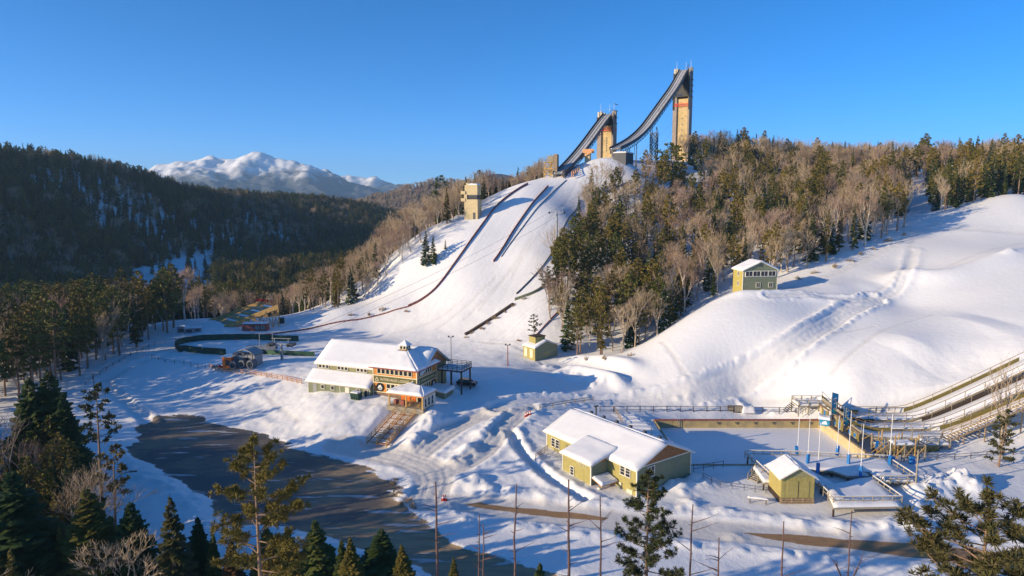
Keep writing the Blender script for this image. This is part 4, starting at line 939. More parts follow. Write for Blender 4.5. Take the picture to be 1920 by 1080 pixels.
for x in (-1.2, 1.2):
    part(MB().beam((x, -.35, -.1), (x, .2, .75), .1), 'leg', M['darkwood'], bn); part(MB().beam((x, .35, -.1), (x, -.2, .75), .1), 'leg', M['darkwood'], bn)
rail_fence('dark rail in the shade at the right end of the yellow building', [W_(1300, 884), W_(1356, 876)], 1.2, (.5, 1.1), 'bluesteel', 2, name='rail_fence', cat='fence')
rail_fence('short dark rail stub in shade left of the pool deck', [W_(1378, 866), W_(1396, 866)], 1.2, (.5, 1.1), 'bluesteel', 1.6, name='rail_fence', cat='fence')
rail_fence('thin rail running downhill from the yellow building towards the bench', [W_(1318, 898), W_(1350, 914), W_(1395, 920), W_(1436, 925)], 1.1, (.55, 1.05), 'bluesteel', 2, .09, .05, .07, 'rail_fence', 'fence')
rail_fence('thin dark fence crossing the snow right of the pool deck', [W_(1690, 864), W_(1790, 862), W_(1850, 857), W_(1925, 850)], 1.1, (.55, 1.05), 'darkwood', 3, .09, .05, .07, 'rail_fence', 'fence')
# ---- water ramps: three lanes that drop from the right, run flat and kick up at the pool
def ramp_profile(x0, zflat, x_end, slope, kick):
    P = []
    for x in np.arange(x0, x_end, 1.0):
        t = max(0, x - (x0 + 16)); z = zflat + (slope * t * t / (t + 4) if t > 0 else 0)
        k = max(0, x0 + 6 - x); P.append((x, z + kick * (k / 6) ** 2))
    return P
def water_ramp(label, y, wdt, prof, olive, railh=1.3):
    o = thing('water_ramp', label, 'ramp', (prof[0][0], y, 0), 0, 'water ramps beside the splash pool'); x0 = prof[0][0]
    Vs, F = [], []; b = MB()
    for i, (x, z) in enumerate(prof): b.v += [(x - x0, -wdt/2, z - .3), (x - x0, wdt/2, z - .3), (x - x0, wdt/2, z), (x - x0, -wdt/2, z)]
    for i in range(len(prof) - 1):
        k = 4 * i; b.f += [(k, k+4, k+5, k+1), (k+3, k+2, k+6, k+7), (k, k+3, k+7, k+4), (k+1, k+5, k+6, k+2)]; b.m += [0] * 4
    b.f += [(0, 1, 2, 3), tuple(4 * (len(prof) - 1) + q for q in (3, 2, 1, 0))]; b.m += [0, 0]
    dk_ = part(b, 'ramp_deck', M['greywood'], o)
    sn = MB()
    for i, (x, z) in enumerate(prof): sn.v += [(x - x0, -wdt/2 + .25, z + .01), (x - x0, wdt/2 - .25, z + .01), (x - x0, wdt/2 - .35, z + .22), (x - x0, -wdt/2 + .35, z + .22)]
    for i in range(len(prof) - 1):
        k = 4 * i; sn.f += [(k+3, k+2, k+6, k+7), (k, k+3, k+7, k+4), (k+1, k+5, k+6, k+2)]; sn.m += [0] * 3
    sn.build('snow', M['snow'], dk_, True)
    for s, mm in ((wdt/2, olive), (-wdt/2, None)):
        if mm:
            for i in range(0, len(prof) - 2, 2):
                p, q = prof[i], prof[min(i + 2, len(prof) - 1)]
                if p[1] < .2 and 6 < i < 18: continue
                d = MB(); d._add([(p[0]-x0, s, p[1]-.55), (q[0]-x0, s, q[1]-.55), (q[0]-x0, s, q[1]+.85), (p[0]-x0, s, p[1]+.85), (p[0]-x0, s+.12, p[1]-.55), (q[0]-x0, s+.12, q[1]-.55), (q[0]-x0, s+.12, q[1]+.85), (p[0]-x0, s+.12, p[1]+.85)],
                                 [(0, 1, 2, 3), (7, 6, 5, 4), (0, 4, 5, 1), (3, 2, 6, 7)], 0); part(d, 'side_board', M[mm], o)
        for i in range(0, len(prof) - 1, 2):
            p, q = prof[i], prof[min(i + 2, len(prof) - 1)]
            if i % 4 == 0: pq = link('post', post_mesh(.1, railh + .3, 'greywood'), o); pq.location = (p[0]-x0, s, p[1])
            part(MB().beam((p[0]-x0, s, p[1]+railh+.3), (q[0]-x0, s, q[1]+railh+.3), .07, .1), 'rail', M['wood'], o)
    return o
M['oliveboard'] = mat('olive_boards', (.21, .17, .05), .8, .15, 2)
water_ramp('farthest water ramp with long olive side boards climbing to the right', 141.6, 4.4, ramp_profile(67.2, -1.0, 111, .52, 3.4), 'oliveboard')
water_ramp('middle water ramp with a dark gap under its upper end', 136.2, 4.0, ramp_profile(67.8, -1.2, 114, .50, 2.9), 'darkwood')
water_ramp('nearest water ramp beside the wooden stairs', 131.0, 4.0, ramp_profile(68.4, -1.3, 114, .48, 1.5), 'oliveboard')
# stairs along the near ramp
ws = thing('ramp_stairs', 'long open wooden stairs climbing the slope beside the nearest water ramp', 'staircase', (84, 127.6, -1.0))
stm = shared('rstep', lambda: MB().lbox(-.2, .2, -.9, .9, -.06, 0).build('step', M['greywood'])); sts = shared('rsnow', lambda: MB().lbox(-.17, .17, -.85, .85, .002, .12).build('snow', M['snow']))
NR = 34
for k in range(NR): q = link('step', stm, ws); q.location = (k * .62, 0, k * .29); link('snow', sts, q)
for y in (-.95, .95):
    part(MB().beam((-.3, y, -.2), (NR * .62, y, NR * .29 - .1), .1, .35), 'stringer', M['wood'], ws)
    for z in (.55, 1.05): part(MB().beam((-.3, y, z), (NR * .62, y, NR * .29 + z), .07, .1), 'handrail', M['newwood'], ws)
    for k in range(12): q = link('post', post_mesh(.11, 1.1, 'wood'), ws); q.location = (k * 1.8, y, k * .84)
for k in range(5): [part(MB().lbox(3 + 4 * k, 3.18 + 4 * k, y - .09, y + .09, -2.5, 1.2 + 1.87 * k), 'support', M['wood'], ws) for y in (-.75, .75)]
pf_ = thing('landing_platform', 'small railed wooden landing at the foot of the ramp stairs', 'platform', (82.5, 126.8, -1.2))
part(MB().lbox(-3.4, 1.2, -1.6, 1.6, -.2, 0), 'floor', M['greywood'], pf_); snow_part(pf_, [[(-3.3, -1.5, .01), (1.1, -1.5, .01), (1.1, 1.5, .01), (-3.3, 1.5, .01)]], 'snow', .3, 6)
for (x, y) in ((-3.3, -1.5), (-1.1, -1.5), (1.1, -1.5), (-3.3, 1.5), (1.1, 1.5)): q = link('post', post_mesh(.12, 1.2, 'greywood'), pf_); q.location = (x, y, 0)
for (a, b_) in (((-3.3, -1.5), (1.1, -1.5)), ((-3.3, -1.5), (-3.3, 1.5)), ((-3.3, 1.5), (1.1, 1.5))):
    for z in (.6, 1.15): part(MB().beam((*a, z), (*b_, z), .07, .1), 'rail', M['greywood'], pf_)
for (x, y) in ((-3.2, -1.4), (1.0, -1.4), (-3.2, 1.4), (1.0, 1.4)): part(MB().lbox(x - .12, x + .12, y - .12, y + .12, -2.5, -.2), 'leg', M['wood'], pf_)
# side deck with panels in front of the near ramp
sd = thing('side_deck', 'long low railed deck with olive bays in front of the near water ramp', 'deck', (70, 126.5, -1.6))
part(MB().lbox(0, 11.5, -1.2, 1.2, -.25, 0), 'floor', M['greywood'], sd); snow_part(sd, [[(.1, -1.1, .01), (11.4, -1.1, .01), (11.4, 1.1, .01), (.1, 1.1, .01)]], 'snow', .25, 8)
for k in range(8):
    q = link('post', post_mesh(.12, 1.2, 'greywood'), sd); q.location = (.1 + 1.61 * k, -1.1, 0)
    if k < 7: part(MB().lbox(.2 + 1.61 * k, 1.6 + 1.61 * k, -1.24, -1.2, -.9, .35), 'bay_panel', M['oliveboard'], sd)
for z in (.6, 1.15): part(MB().beam((.1, -1.1, z), (11.4, -1.1, z), .07, .1), 'rail', M['greywood'], sd)
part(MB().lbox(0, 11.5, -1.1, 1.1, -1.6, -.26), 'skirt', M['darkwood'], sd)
# take-off scaffolds with banners
def banner(label, px, py0, py1, Y, w, tail):
    x, _, z1 = at_y(px, py0, Y); z0 = at_y(px, py1, Y)[2]; o = thing('banner', label, 'banner', (x, Y, z0), R(14), 'banners on the water ramps'); h = z1 - z0
    b = MB(); b._add([(-w/2, -.03, tail), (0, -.03, 0), (w/2, -.03, tail), (w/2, -.03, h - .5), (-w/2, -.03, h), (-w/2, .03, tail), (0, .03, 0), (w/2, .03, tail), (w/2, .03, h - .5), (-w/2, .03, h)], [(0, 1, 2, 3, 4), (9, 8, 7, 6, 5), (0, 5, 6, 1), (1, 6, 7, 2), (2, 7, 8, 3), (3, 8, 9, 4), (4, 9, 5, 0)], 0)
    f = part(b, 'cloth', M['banner'], o); part(MB().tube((-w/2 - .06, 0, -1.6), (-w/2 - .06, 0, h + .2), .05, .04, 8), 'pole', M['steel'], o)
    m = MB()
    for k in range(3): zz = h * (.72 - .2 * k); m._add([(-w*.28, -.045, zz), (w*.25, -.045, zz + .1), (w*.2, -.045, zz + .3), (-w*.1, -.045, zz + .22)], [(0, 1, 2, 3)], 0)
    m.build('white_mark', M['white'], f); MB().tube((0, -.032, tail + .35), (0, -.045, tail + .35), w * .24, w * .24, 16).build('round_mark', mat('teal_mark', (.05, .45, .5), .6, .1, 2), f)
banner('tall blue banner with white marks on the farther ramp take-off', 1567, 735, 782, 139.5, 1.5, 1.0); banner('tall blue banner with white marks on the middle ramp take-off', 1589, 762, 800, 134.5, 1.4, .9)
for (lab, y, x, s) in (('olive braced take-off tower under the farther water ramp', 141.6, 67.2, 5), ('olive braced take-off tower under the middle water ramp', 136.2, 67.8, 4.4), ('olive braced take-off tower under the nearest water ramp', 131, 68.4, 4)):
    t = thing('take_off_tower', lab, 'scaffold', (x - .3, y, -2), 0, 'ramp take-off towers'); zt = 3.0 if s == 5 else 2.6 if s == 4.4 else 1.7
    for a in (-1.7, 1.7):
        for bx_ in (0, 2.6): part(MB().lbox(bx_ - .1, bx_ + .1, a - .1, a + .1, -1, zt), 'post', M['newwood'], t)
        part(MB().beam((0, a, 0), (2.6, a, zt - .2), .1), 'brace', M['newwood'], t)
    for k in range(4): part(MB().lbox(-.14, -.06, -2 + k * 1.0, -1.04 + k * 1.0, .3, zt - .3), 'front_panel', M['concrete' if k % 2 else 'oliveboard'], t)
    part(MB().lbox(-.3, .3, -2.2, 2.2, zt, zt + .12), 'sill', M['wood'], t)
    for k in range(4): part(MB().lbox(-.24, -.16, -1.9 + k * 1.0, -1.2 + k * 1.0, .5, 1.3 if k != 1 else zt - .4), 'blue_panel', M['blue'], t) if k in (1, 3) else None
sc_ = thing('pool_scaffold', 'tangle of timber frames and blue tubs at the near end of the water ramps', 'scaffold', (68.6, 122.5, -2.2))
for i in range(5):
    for j in range(3):
        x, y, hh_ = i * 1.9, j * 2.2 - 1.5, (3.6, 4.4, 3.0, 4.0, 2.6)[(i + j) % 5]; part(MB().lbox(x - .08, x + .08, y - .08, y + .08, -1, hh_), 'post', M['newwood' if (i + j) % 2 else 'greywood'], sc_)
        if i < 4:
            for z in (1.2, 2.4): part(MB().beam((x, y, z), (x + 1.9, y, z), .09), 'rail', M['greywood'], sc_)
            part(MB().beam((x, y, .1), (x + 1.9, y, 2.3), .09), 'brace', M['newwood'], sc_)
        if j < 2:
            part(MB().beam((x, y, 2.4), (x, y + 2.2, 2.4), .09), 'rail', M['greywood'], sc_); part(MB().beam((x, y, .1), (x, y + 2.2, 2.3), .08), 'brace', M['greywood'], sc_)
part(MB().lbox(1.8, 5.8, -1.6, .8, 2.42, 2.55), 'floor', M['greywood'], sc_); snow_part(sc_, [[(1.9, -1.5, 2.56), (5.7, -1.5, 2.56), (5.7, .7, 2.56), (1.9, .7, 2.56)]], 'snow', .35, 33)
for k in range(9): part(MB().lbox(-.2 - .32 * k, .1 - .32 * k, -2.6, -1.6, 2.2 - .26 * k, 2.27 - .26 * k), 'step', M['wood'], sc_)
for y in (-2.65, -1.55): part(MB().beam((.2, y, 3.2), (-2.9, y, .7), .07, .1), 'handrail', M['newwood'], sc_)
for x in (.9, 4.6): part(MB().tube((x, -2.6, -.6), (x, -2.6, .8), .5, .5, 14), 'tub', M['blue'], sc_)
for x in (-.9, .5): part(MB().lbox(x - .05, x + .55, -.2, -.12, 1.3, 2.9), 'blue_panel', M['blue'], sc_)
sg = thing('sponsor_panel', 'small blue picture panel under a snow cap by the pool wall', 'sign', (*at_z(1546, 789, -.6)[:2], -2), R(-30))
part(MB().lbox(-1.0, 1.0, -.05, .05, .3, 1.7), 'panel', M['banner'], sg); part(MB()._add([(-.6, -.06, .6), (.6, -.06, .7), (.3, -.06, 1.4), (-.3, -.06, 1.2)], [(0, 1, 2, 3)], 0), 'white_mark', M['white'], sg)
snow_part(sg, [[(-1.2, -.7, 1.8), (1.2, -.7, 1.8), (1.2, .9, 1.9), (-1.2, .9, 1.9)]], 'snow_cap', .6, 4)
for x in (-.9, .9): part(MB().lbox(x - .06, x + .06, .06, .16, -.5, 1.75), 'leg', M['wood'], sg)
# stair tower by the far pool corner
kt = thing('viewing_platform', 'railed wooden viewing platform full of snow at the far corner of the splash pool', 'platform', W_(1518, 768))
part(MB().lbox(-3.4, 3.4, -2, 2, 1.2, 1.45), 'floor', M['greywood'], kt); snow_part(kt, [[(-3.3, -1.9, 1.46), (3.3, -1.9, 1.46), (3.3, 1.9, 1.46), (-3.3, 1.9, 1.46)]], 'snow', .4, 12)
for x in (-3.3, -1.1, 1.1, 3.3):
    for y in (-1.9, 1.9): part(MB().lbox(x - .1, x + .1, y - .1, y + .1, -1, 2.7), 'post', M['greywood'], kt)
for (a, b_) in (((-3.3, -1.9), (3.3, -1.9)), ((-3.3, 1.9), (3.3, 1.9)), ((-3.3, -1.9), (-3.3, 1.9)), ((3.3, -1.9), (3.3, 1.9))):
    for z in (2.1, 2.65): part(MB().beam((*a, z), (*b_, z), .08, .12), 'rail', M['greywood'], kt)
for k in range(6): part(MB().lbox(-4.1 - .3 * k, -3.8 - .3 * k, -1.2, 1.2, 1.2 - .3 * k, 1.28 - .3 * k), 'step', M['darkwood'], kt)
rail_fence('sloping pale railing from the viewing platform to the pool edge', [Vector((*at_z(1500, 770, -.9)[:2], -1.9)), Vector((*at_z(1516, 760, -.9)[:2], -1.9)), Vector((*at_z(1568, 762, -.9)[:2], -1.9))], 1.1, (.6, 1.1), 'greywood', 1.8)
rail_fence('railing along the flat run of the far water ramp', [Vector((78, 144.6, -1.2)), Vector((88, 144.6, -1.0))], 1.3, (.7, 1.25), 'wood', 1.5)

# ---------------------------------------------------------------- ski jump towers
def line_hit(A, B, px, py):
    d = ray(px, py); k = d[0] / d[1]; dx, dy = B[0] - A[0], B[1] - A[1]; s = (k * A[1] - A[0]) / (dx - k * dy); x, y = A[0] + s * dx, A[1] + s * dy
    return Vector((x, y, CAM_H + d[2] * y / d[1]))
def jump(label, tower_px, tower_Y, take_px, take_Y, curve, wshaft, ztop, zcab, zred, cols, name2):
    A = Vector(at_y(*tower_px, tower_Y)); B = Vector(at_y(*take_px, take_Y)); u = Vector((B.x - A.x, B.y - A.y, 0)).normalized()
    az = math.atan2(u.y, u.x)
    t = thing('ski_jump_tower', label, 'ski jump', (A.x, A.y, A.z), az); zb = -22
    h = wshaft / 2; H = ztop - A.z; C = zcab - A.z; Rz = zred - A.z
    # local +x points down the inrun
    for s in (-1, 1):
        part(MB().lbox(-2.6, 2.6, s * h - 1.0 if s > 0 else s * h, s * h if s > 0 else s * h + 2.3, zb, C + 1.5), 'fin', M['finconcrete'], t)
        part(MB().lbox(-2.9, -1.5, s * (h - 2.2) - .35, s * (h - 2.2) + .35, C, H + .2), 'pylon', M['shaftconcrete'], t)
        part(MB().lbox(2.61, 3.3, s * h - .6 if s > 0 else s * h, s * h if s > 0 else s * h + .6, Rz - 2, H - 2.5), 'corner_fin', M['black'], t)  # black puts the right-hand fin's shadow into the colour
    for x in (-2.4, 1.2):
        for s in (-1, 1): part(MB().lbox(x, x + 1.1, s * (h - .55) - .5, s * (h - .55) + .5, C + 1.5, H + (1.0 if x < 0 else .2)), 'top_post', M['shaftconcrete' if s < 0 else 'finconcrete'], t)  # right posts get darker concrete: shade painted on the side away from the sun
    part(MB().lbox(-2.3, 2.4, h - .9, h - .2, C + 1.5, H - 2), 'side_shade', M['black'], t)  # added black slab that paints the shade on the tower's right side
    core = part(MB().lbox(-2.2, 1.6, -h + 2.3, h - 1.0, zb, C), 'core', M['towercream'], t)
    for k in range(6): MB().lbox(1.6, 1.68, .3, .9, zb + 26 + k * (Rz - zb - 28) / 6.5 - .35, zb + 26 + k * (Rz - zb - 28) / 6.5 + .35).build('slot', M['darksteel'], core)
    for k in range(9): MB().lbox(1.6, 1.64, -h + 2.35, h - 1.05, zb + 18 + k * 3.6, zb + 18.08 + k * 3.6).build('joint', M['grey'], core)
    b = MB(); b._add([(3.2, -h + .7, C + 1), (-2.4, -h + .7, C), (-2.4, -h + .7, H - 2), (3.2, -h + .7, C + (H - C) * .52), (3.2, h - .7, C + 1), (-2.4, h - .7, C), (-2.4, h - .7, H - 2), (3.2, h - .7, C + (H - C) * .52)], [(0, 1, 2, 3), (7, 6, 5, 4), (0, 4, 5, 1), (3, 2, 6, 7), (0, 3, 7, 4), (1, 5, 6, 2)], 0)
    cab = part(b, 'start_house', M['black'], t)
    for k in range(3):
        MB().lbox(3.2, 3.3, -h + 1.2 + k * 1.6, -h + 2.3 + k * 1.6, C + 1.4, C + 2.6).build('window', M['glass'], cab)
    rg = MB()
    for z in (Rz, Rz + 1.4):
        for (p, q) in (((2.8, -h, z), (2.8, h, z)), ((2.8, h, z), (-2.8, h, z)), ((2.8, -h, z), (-2.8, -h, z))): part(MB().beam(p, q, .22), 'ring_beam', M['redframe'], t)
    for k in range(6):
        y0 = -h + k * wshaft / 6; part(MB().beam((2.85, y0, Rz), (2.85, y0 + wshaft / 6, Rz + 1.4), .16), 'ring_brace', M['redframe'], t); part(MB().beam((2.85, y0, Rz + 1.4), (2.85, y0 + wshaft / 6, Rz), .16), 'ring_brace', M['redframe'], t)
    for (x, y, hh) in ((-1, -h + .5, 5), (-1, 1, 4.2), (1, h - .4, 4.6)): part(MB().tube((x, y, H), (x, y, H + hh), .08, .05, 6), 'antenna', M['white'], t)
    for k in range(4): part(MB().lbox(-2.8, 2.5, h + .01, h + .5, C + 1 + k * 3.2, C + 1.2 + k * 3.2), 'landing', M['darksteel'], t)
    # inrun track
    P = [line_hit(A, B, *c) for c in curve]; P = [Vector(p) for p in chaikin([tuple(p) for p in P], 2)]
    ir = thing('inrun', name2, 'ramp', (P[-1].x, P[-1].y, P[-1].z), az); O = P[-1]
    def loc(p, side, dz): d = p - O; return (d.x * u.x + d.y * u.y, side, d.z + dz)
    def strip(y0, y1, z0, z1, nm, m):
        b = MB()
        for p in P: b.v += [loc(p, y0, z0), loc(p, y1, z0), loc(p, y1, z1), loc(p, y0, z1)]
        for i in range(len(P) - 1): k = 4 * i; b.f += [(k, k+1, k+5, k+4), (k+3, k+7, k+6, k+2), (k, k+4, k+7, k+3), (k+1, k+2, k+6, k+5)]; b.m += [0] * 4
        b.f += [(0, 3, 2, 1), tuple(4 * (len(P) - 1) + q for q in (0, 1, 2, 3))]; b.m += [0, 0]
        return part(b, nm, m, ir)
    strip(-2.8, 2.8, -.5, 0, 'track_bed', M['darksteel']); strip(-1.1, -.1, .004, .1, 'ice_track', M['icetrack']); strip(.3, 1.7, .004, .1, 'ice_track', M['icetrack'])
    strip(-2.9, -2.7, -.7, .95, 'side_wall', M['darksteel']); strip(2.7, 2.9, -.7, .95, 'side_wall', M['darksteel'])
    strip(-2.2, -1.5, .004, .3, 'stair_strip', M['steel'])
    strip(-2.6, -2.45, -2.3, -2.05, 'chord', M['darksteel']); strip(2.45, 2.6, -2.3, -2.05, 'chord', M['darksteel'])
    m = max(1, len(P) // 24)
    for i in range(0, len(P) - m, m):
        for s in (-2.5, 2.5):
            part(MB().beam(loc(P[i], s, -.5), loc(P[i + m], s, -2.2), .16), 'web', M['darksteel'], ir); part(MB().beam(loc(P[i + m], s, -.5), loc(P[i + m], s, -2.2), .12), 'web', M['darksteel'], ir)
    for i in range(m, len(P) // 2, m): q = link('rail_post', post_mesh(.09, 2.6, 'darksteel'), ir); q.location = loc(P[i], 2.8, .5)
    for s in (2.8,):
        for i in range(len(P) // 2): part(MB().beam(loc(P[i], s, 3.0), loc(P[i+1], s, 3.0), .09), 'hand_rail', M['darksteel'], ir)
    for f in cols:
        p = P[int(f * (len(P) - 1))]; g = gz(p.x, p.y)
        for s in (-2.3, 2.3):
            part(MB().beam(loc(p, s, -2.2), loc(Vector((p.x, p.y, g - 1)), s, 0), .3), 'column', M['darksteel'], ir)
            d = P[min(len(P) - 1, int(f * (len(P) - 1)) + m)]
            part(MB().beam(loc(d, s, -2.2), loc(Vector((p.x, p.y, g - 1)), s, 0), .18), 'strut', M['darksteel'], ir)
    return P, u
PA, uA = jump('taller concrete ski jump tower with dark start house and red ring on the hilltop', (1277, 290), 405, (1153, 279), 325,
   [(1283, 131), (1279, 137), (1265, 163), (1244, 192), (1225, 219), (1207, 243), (1188, 260), (1170, 271), (1153, 279)], 9.8, at_y(1277, 130, 405)[2], at_y(1277, 186, 405)[2], at_y(1277, 200, 405)[2], (.76, .84, .92),
   'long steel inrun curving down from the taller ski jump tower')
PB, uB = jump('shorter concrete ski jump tower behind the crest of the landing hill', (1137, 297), 365, (1047, 324), 313,
   [(1141, 214), (1132, 224), (1121, 239), (1103, 264), (1086, 286), (1073, 301), (1060, 315), (1047, 325)], 9.0, at_y(1137, 211, 365)[2], at_y(1137, 236, 365)[2], at_y(1137, 246, 365)[2], (.72, .85),
   'steel inrun curving down from the shorter ski jump tower')
# lattice mast carrying the long inrun
p = line_hit(Vector(at_y(1277, 290, 405)), Vector(at_y(1153, 279, 325)), 1227, 235); g = gz(p.x, p.y)
lm = thing('lattice_mast', 'square steel lattice mast holding up the long inrun', 'mast', (p.x, p.y, g - 1), math.atan2(uA.y, uA.x)); hh = at_y(1227, 238, p.y)[2] - g + 1
for x in (-1.6, 1.6):
    for y in (-1.6, 1.6): part(MB().beam((x, y, 0), (x, y, hh - 3), .28), 'leg', M['bluesteel'], lm); part(MB().beam((x, y, hh - 3), (0, y * .8, hh), .26), 'leg_top', M['bluesteel'], lm)
nb = max(3, int((hh - 3) / 3.0))
for k in range(nb):
    z0, z1 = (hh - 3) * k / nb, (hh - 3) * (k + 1) / nb
    for (a, b_) in (((-1.6, -1.6), (1.6, -1.6)), ((1.6, -1.6), (1.6, 1.6)), ((-1.6, 1.6), (1.6, 1.6)), ((-1.6, -1.6), (-1.6, 1.6))):
        part(MB().beam((*a, z0), (*b_, z1), .3), 'diagonal', M['bluesteel'], lm); part(MB().beam((*b_, z0), (*a, z1), .3), 'diagonal', M['bluesteel'], lm); part(MB().beam((*a, z1), (*b_, z1), .16), 'tie', M['bluesteel'], lm)
# take-off table of the long inrun
p = Vector(at_y(1166, 309, 326)); tt = thing('take_off_table', 'dark walled take-off box with a snowy top at the crest below the long inrun', 'building', (p.x, p.y, gz(p.x, p.y) - 1), math.atan2(uA.y, uA.x))
part(MB().lbox(-6, 3, -3.2, 3.2, -2, 4.2), 'wall', M['darksteel'], tt); r = part(MB().lbox(-6.3, 3.3, -3.5, 3.5, 4.2, 4.5), 'roof', M['greywood'], tt); snow_part(r, [[(-6.2, -3.4, 4.51), (3.2, -3.4, 4.51), (3.2, 3.4, 4.51), (-6.2, 3.4, 4.51)]], 'snow', .5, 2)
# coaches' stand and its column
p = Vector(at_y(1102, 300, 330)); cs = thing('coaches_stand', 'orange timber coaches stand beside the shorter inrun', 'platform', (p.x, p.y, gz(p.x, p.y) - 1), math.atan2(uB.y, uB.x))
zz = at_y(1102, 285, 330)[2] - cs.location.z
part(MB().lbox(-1.6, 1.2, -2.2, 2.6, zz - .5, zz), 'floor', M['orangewood'], cs); part(MB().lbox(-1.2, .8, -1.2, 1.2, 0, zz - .5), 'column', M['concrete'], cs); part(MB().lbox(-1.7, -1.5, -2.2, 2.6, zz, zz + 1.3), 'parapet', M['orangewood'], cs); part(MB().lbox(1.1, 1.3, -2.2, 2.6, zz, zz + 1.3), 'parapet', M['orangewood'], cs)
part(MB().beam((1.5, -5, zz - 4), (1.2, 2.6, zz + .2), .6, .9), 'ramp_beam', M['orangewood'], cs)
# truss under the lower end of the short inrun
p = Vector(at_y(1070, 327, 316)); ut = thing('timber_truss', 'red brown timber truss under the lower end of the shorter inrun', 'truss', (p.x, p.y, gz(p.x, p.y) - .5), math.atan2(uB.y, uB.x))
for k in range(5):
    x = -4.5 + 2.2 * k; hx = 3.6 - .55 * k
    for y in (-2.4, 2.4):
        part(MB().beam((x, y, -1), (x, y, hx), .3), 'post', M['orangewood'], ut)
        if k < 4: part(MB().beam((x, y, 0), (x + 2.2, y, hx - .5), .22), 'brace', M['orangewood'], ut); part(MB().beam((x, y, hx), (x + 2.2, y, hx - .55), .26), 'chord', M['orangewood'], ut)
# square timber cube with cross braces
p = Vector(at_y(1033, 327, 318)); tc = thing('timber_tower', 'square cross braced orange timber tower on the crest left of the inrun', 'tower', (p.x, p.y, p.z - 2), R(-12))
for x in (-2.8, 0, 2.8):
    for y in (-2.4, 2.4): part(MB().beam((x, y, -2), (x, y, 7.6), .3), 'post', M['newwood'], tc)
for z in (2, 4.6, 7.4):
    for y in (-2.45, 2.45): part(MB().beam((-2.8, y, z), (2.8, y, z), .3), 'beam', M['newwood'], tc)
    for x in (-2.85, 2.85): part(MB().beam((x, -2.4, z), (x, 2.4, z), .3), 'beam', M['newwood'], tc)
for z0 in (2, 4.6):
    for x0 in (-2.8, 0):
        part(MB().beam((x0, -2.45, z0), (x0 + 2.8, -2.45, z0 + 2.7), .24), 'brace', M['newwood'], tc); part(MB().beam((x0 + 2.8, -2.45, z0), (x0, -2.45, z0 + 2.7), .24), 'brace', M['newwood'], tc)
part(MB().lbox(1.5, 3.2, -2.6, 2.6, 2, 11), 'stair_shaft', M['wood'], tc); part(MB().lbox(-1.4, 1.2, -1.6, 1.6, 7.5, 10.4), 'cabin', M['greywood'], tc); part(MB().lbox(-3, 3, -2.6, 2.6, 7.4, 7.6), 'floor', M['newwood'], tc)
# concrete judges' tower
p = W_(884, 408); jt = thing('judges_tower', 'pale concrete judges tower with stacked balconies among trees beside the jump hill', 'tower', p, R(-22)); jt.scale = (.7, .75, 1)
hh = at_y(884, 347, p.y)[2] - p.z
part(MB().lbox(-3.4, 5.2, -2.4, 2.8, -4, hh * .56), 'lower_block', M['concrete'], jt); part(MB().lbox(-3.2, 5.0, -2.2, 2.6, hh * .7, hh), 'upper_block', M['concrete'], jt)
part(MB().lbox(-3.0, 4.6, -1.9, 2.4, hh * .56, hh * .7), 'recess', M['darksteel'], jt); part(MB().lbox(-3.42, -1.6, -2.42, -.4, hh * .5, hh * .72), 'pier', M['concrete'], jt)
for z in (hh * .50, hh * .72): part(MB().lbox(-5.4, -2.6, -2.8, 1.4, z, z + 1.3), 'balcony', M['concrete'], jt)
part(MB().lbox(-4.2, -3.4, -2.0, .8, hh * .3, hh * .5), 'slot', M['darkwood'], jt); part(MB().lbox(-3.46, -3.38, -1.2, -.2, -1, hh * .3), 'door', M['redfence'], jt)
part(MB().lbox(2.2, 3.8, -2.46, -2.38, -.6, hh * .16), 'opening', M['darksteel'], jt); part(MB().lbox(-2.6, -1.2, -1.6, .2, hh, hh + .9), 'roof_hatch', M['concrete'], jt)
for k in range(9): part(MB().lbox(-1.2 + .68 * k, -1.12 + .68 * k, -2.24, -2.16, hh * .56, hh * .66), 'baluster', M['darkwood'], jt)
snow_part(jt, [[(-1, -2.1, hh + .01), (4.9, -2.1, hh + .01), (4.9, 2.5, hh + .01), (-1, 2.5, hh + .01)]], 'snow', .5, 3)

# ---------------------------------------------------------------- board fences on the landing hill
def board_fence(label, pts, n, h, m, lean=0.0, t=.12):
    P = along(pts, n); o = thing('board_fence', label, 'fence', P[0], 0, 'board fences down the jump hill')
    for a, b in zip(P[:-1], P[1:]):
        a = a - P[0]; b = b - P[0]
        d = (b - a).normalized() * .03; q = MB(); nrm = Vector((-(b - a).y, (b - a).x, 0)).normalized() * t / 2
        vs = [a + d - nrm - Vector((0, 0, .3)), b - d - nrm - Vector((0, 0, .3)), b - d - nrm + Vector((0, 0, h)), a + d - nrm + Vector((0, 0, h))]; vs += [v + 2 * nrm for v in vs]
        q._add(vs, [(0, 1, 2, 3), (7, 6, 5, 4), (0, 4, 5, 1), (1, 5, 6, 2), (2, 6, 7, 3), (3, 7, 4, 0)], 0); part(q, 'board', m, o)
    return o
board_fence('red brown board fence down the left edge of the jump hill to the outrun', [(990, 346), (965, 360), (932, 385), (905, 422), (880, 457), (855, 492), (832, 524), (812, 548), (790, 564), (765, 576)], 46, .95, M['redfence'])
board_fence('low board fence curving round the outrun from the left hill edge', [(765, 576), (730, 586), (700, 594), (650, 603), (590, 614), (530, 624), (480, 632), (440, 638)], 40, .5, M['redfence'])
board_fence('red brown board fence dividing the jump hill in its upper half', [(1028, 350), (1008, 372), (985, 402), (962, 434), (945, 464), (925, 492)], 26, .95, M['redfence'])
board_fence('low dark rail close beside the middle board fence of the jump hill', [(1062, 338), (1040, 356), (1012, 386), (985, 420), (962, 450), (940, 482)], 26, .35, M['darksteel'])
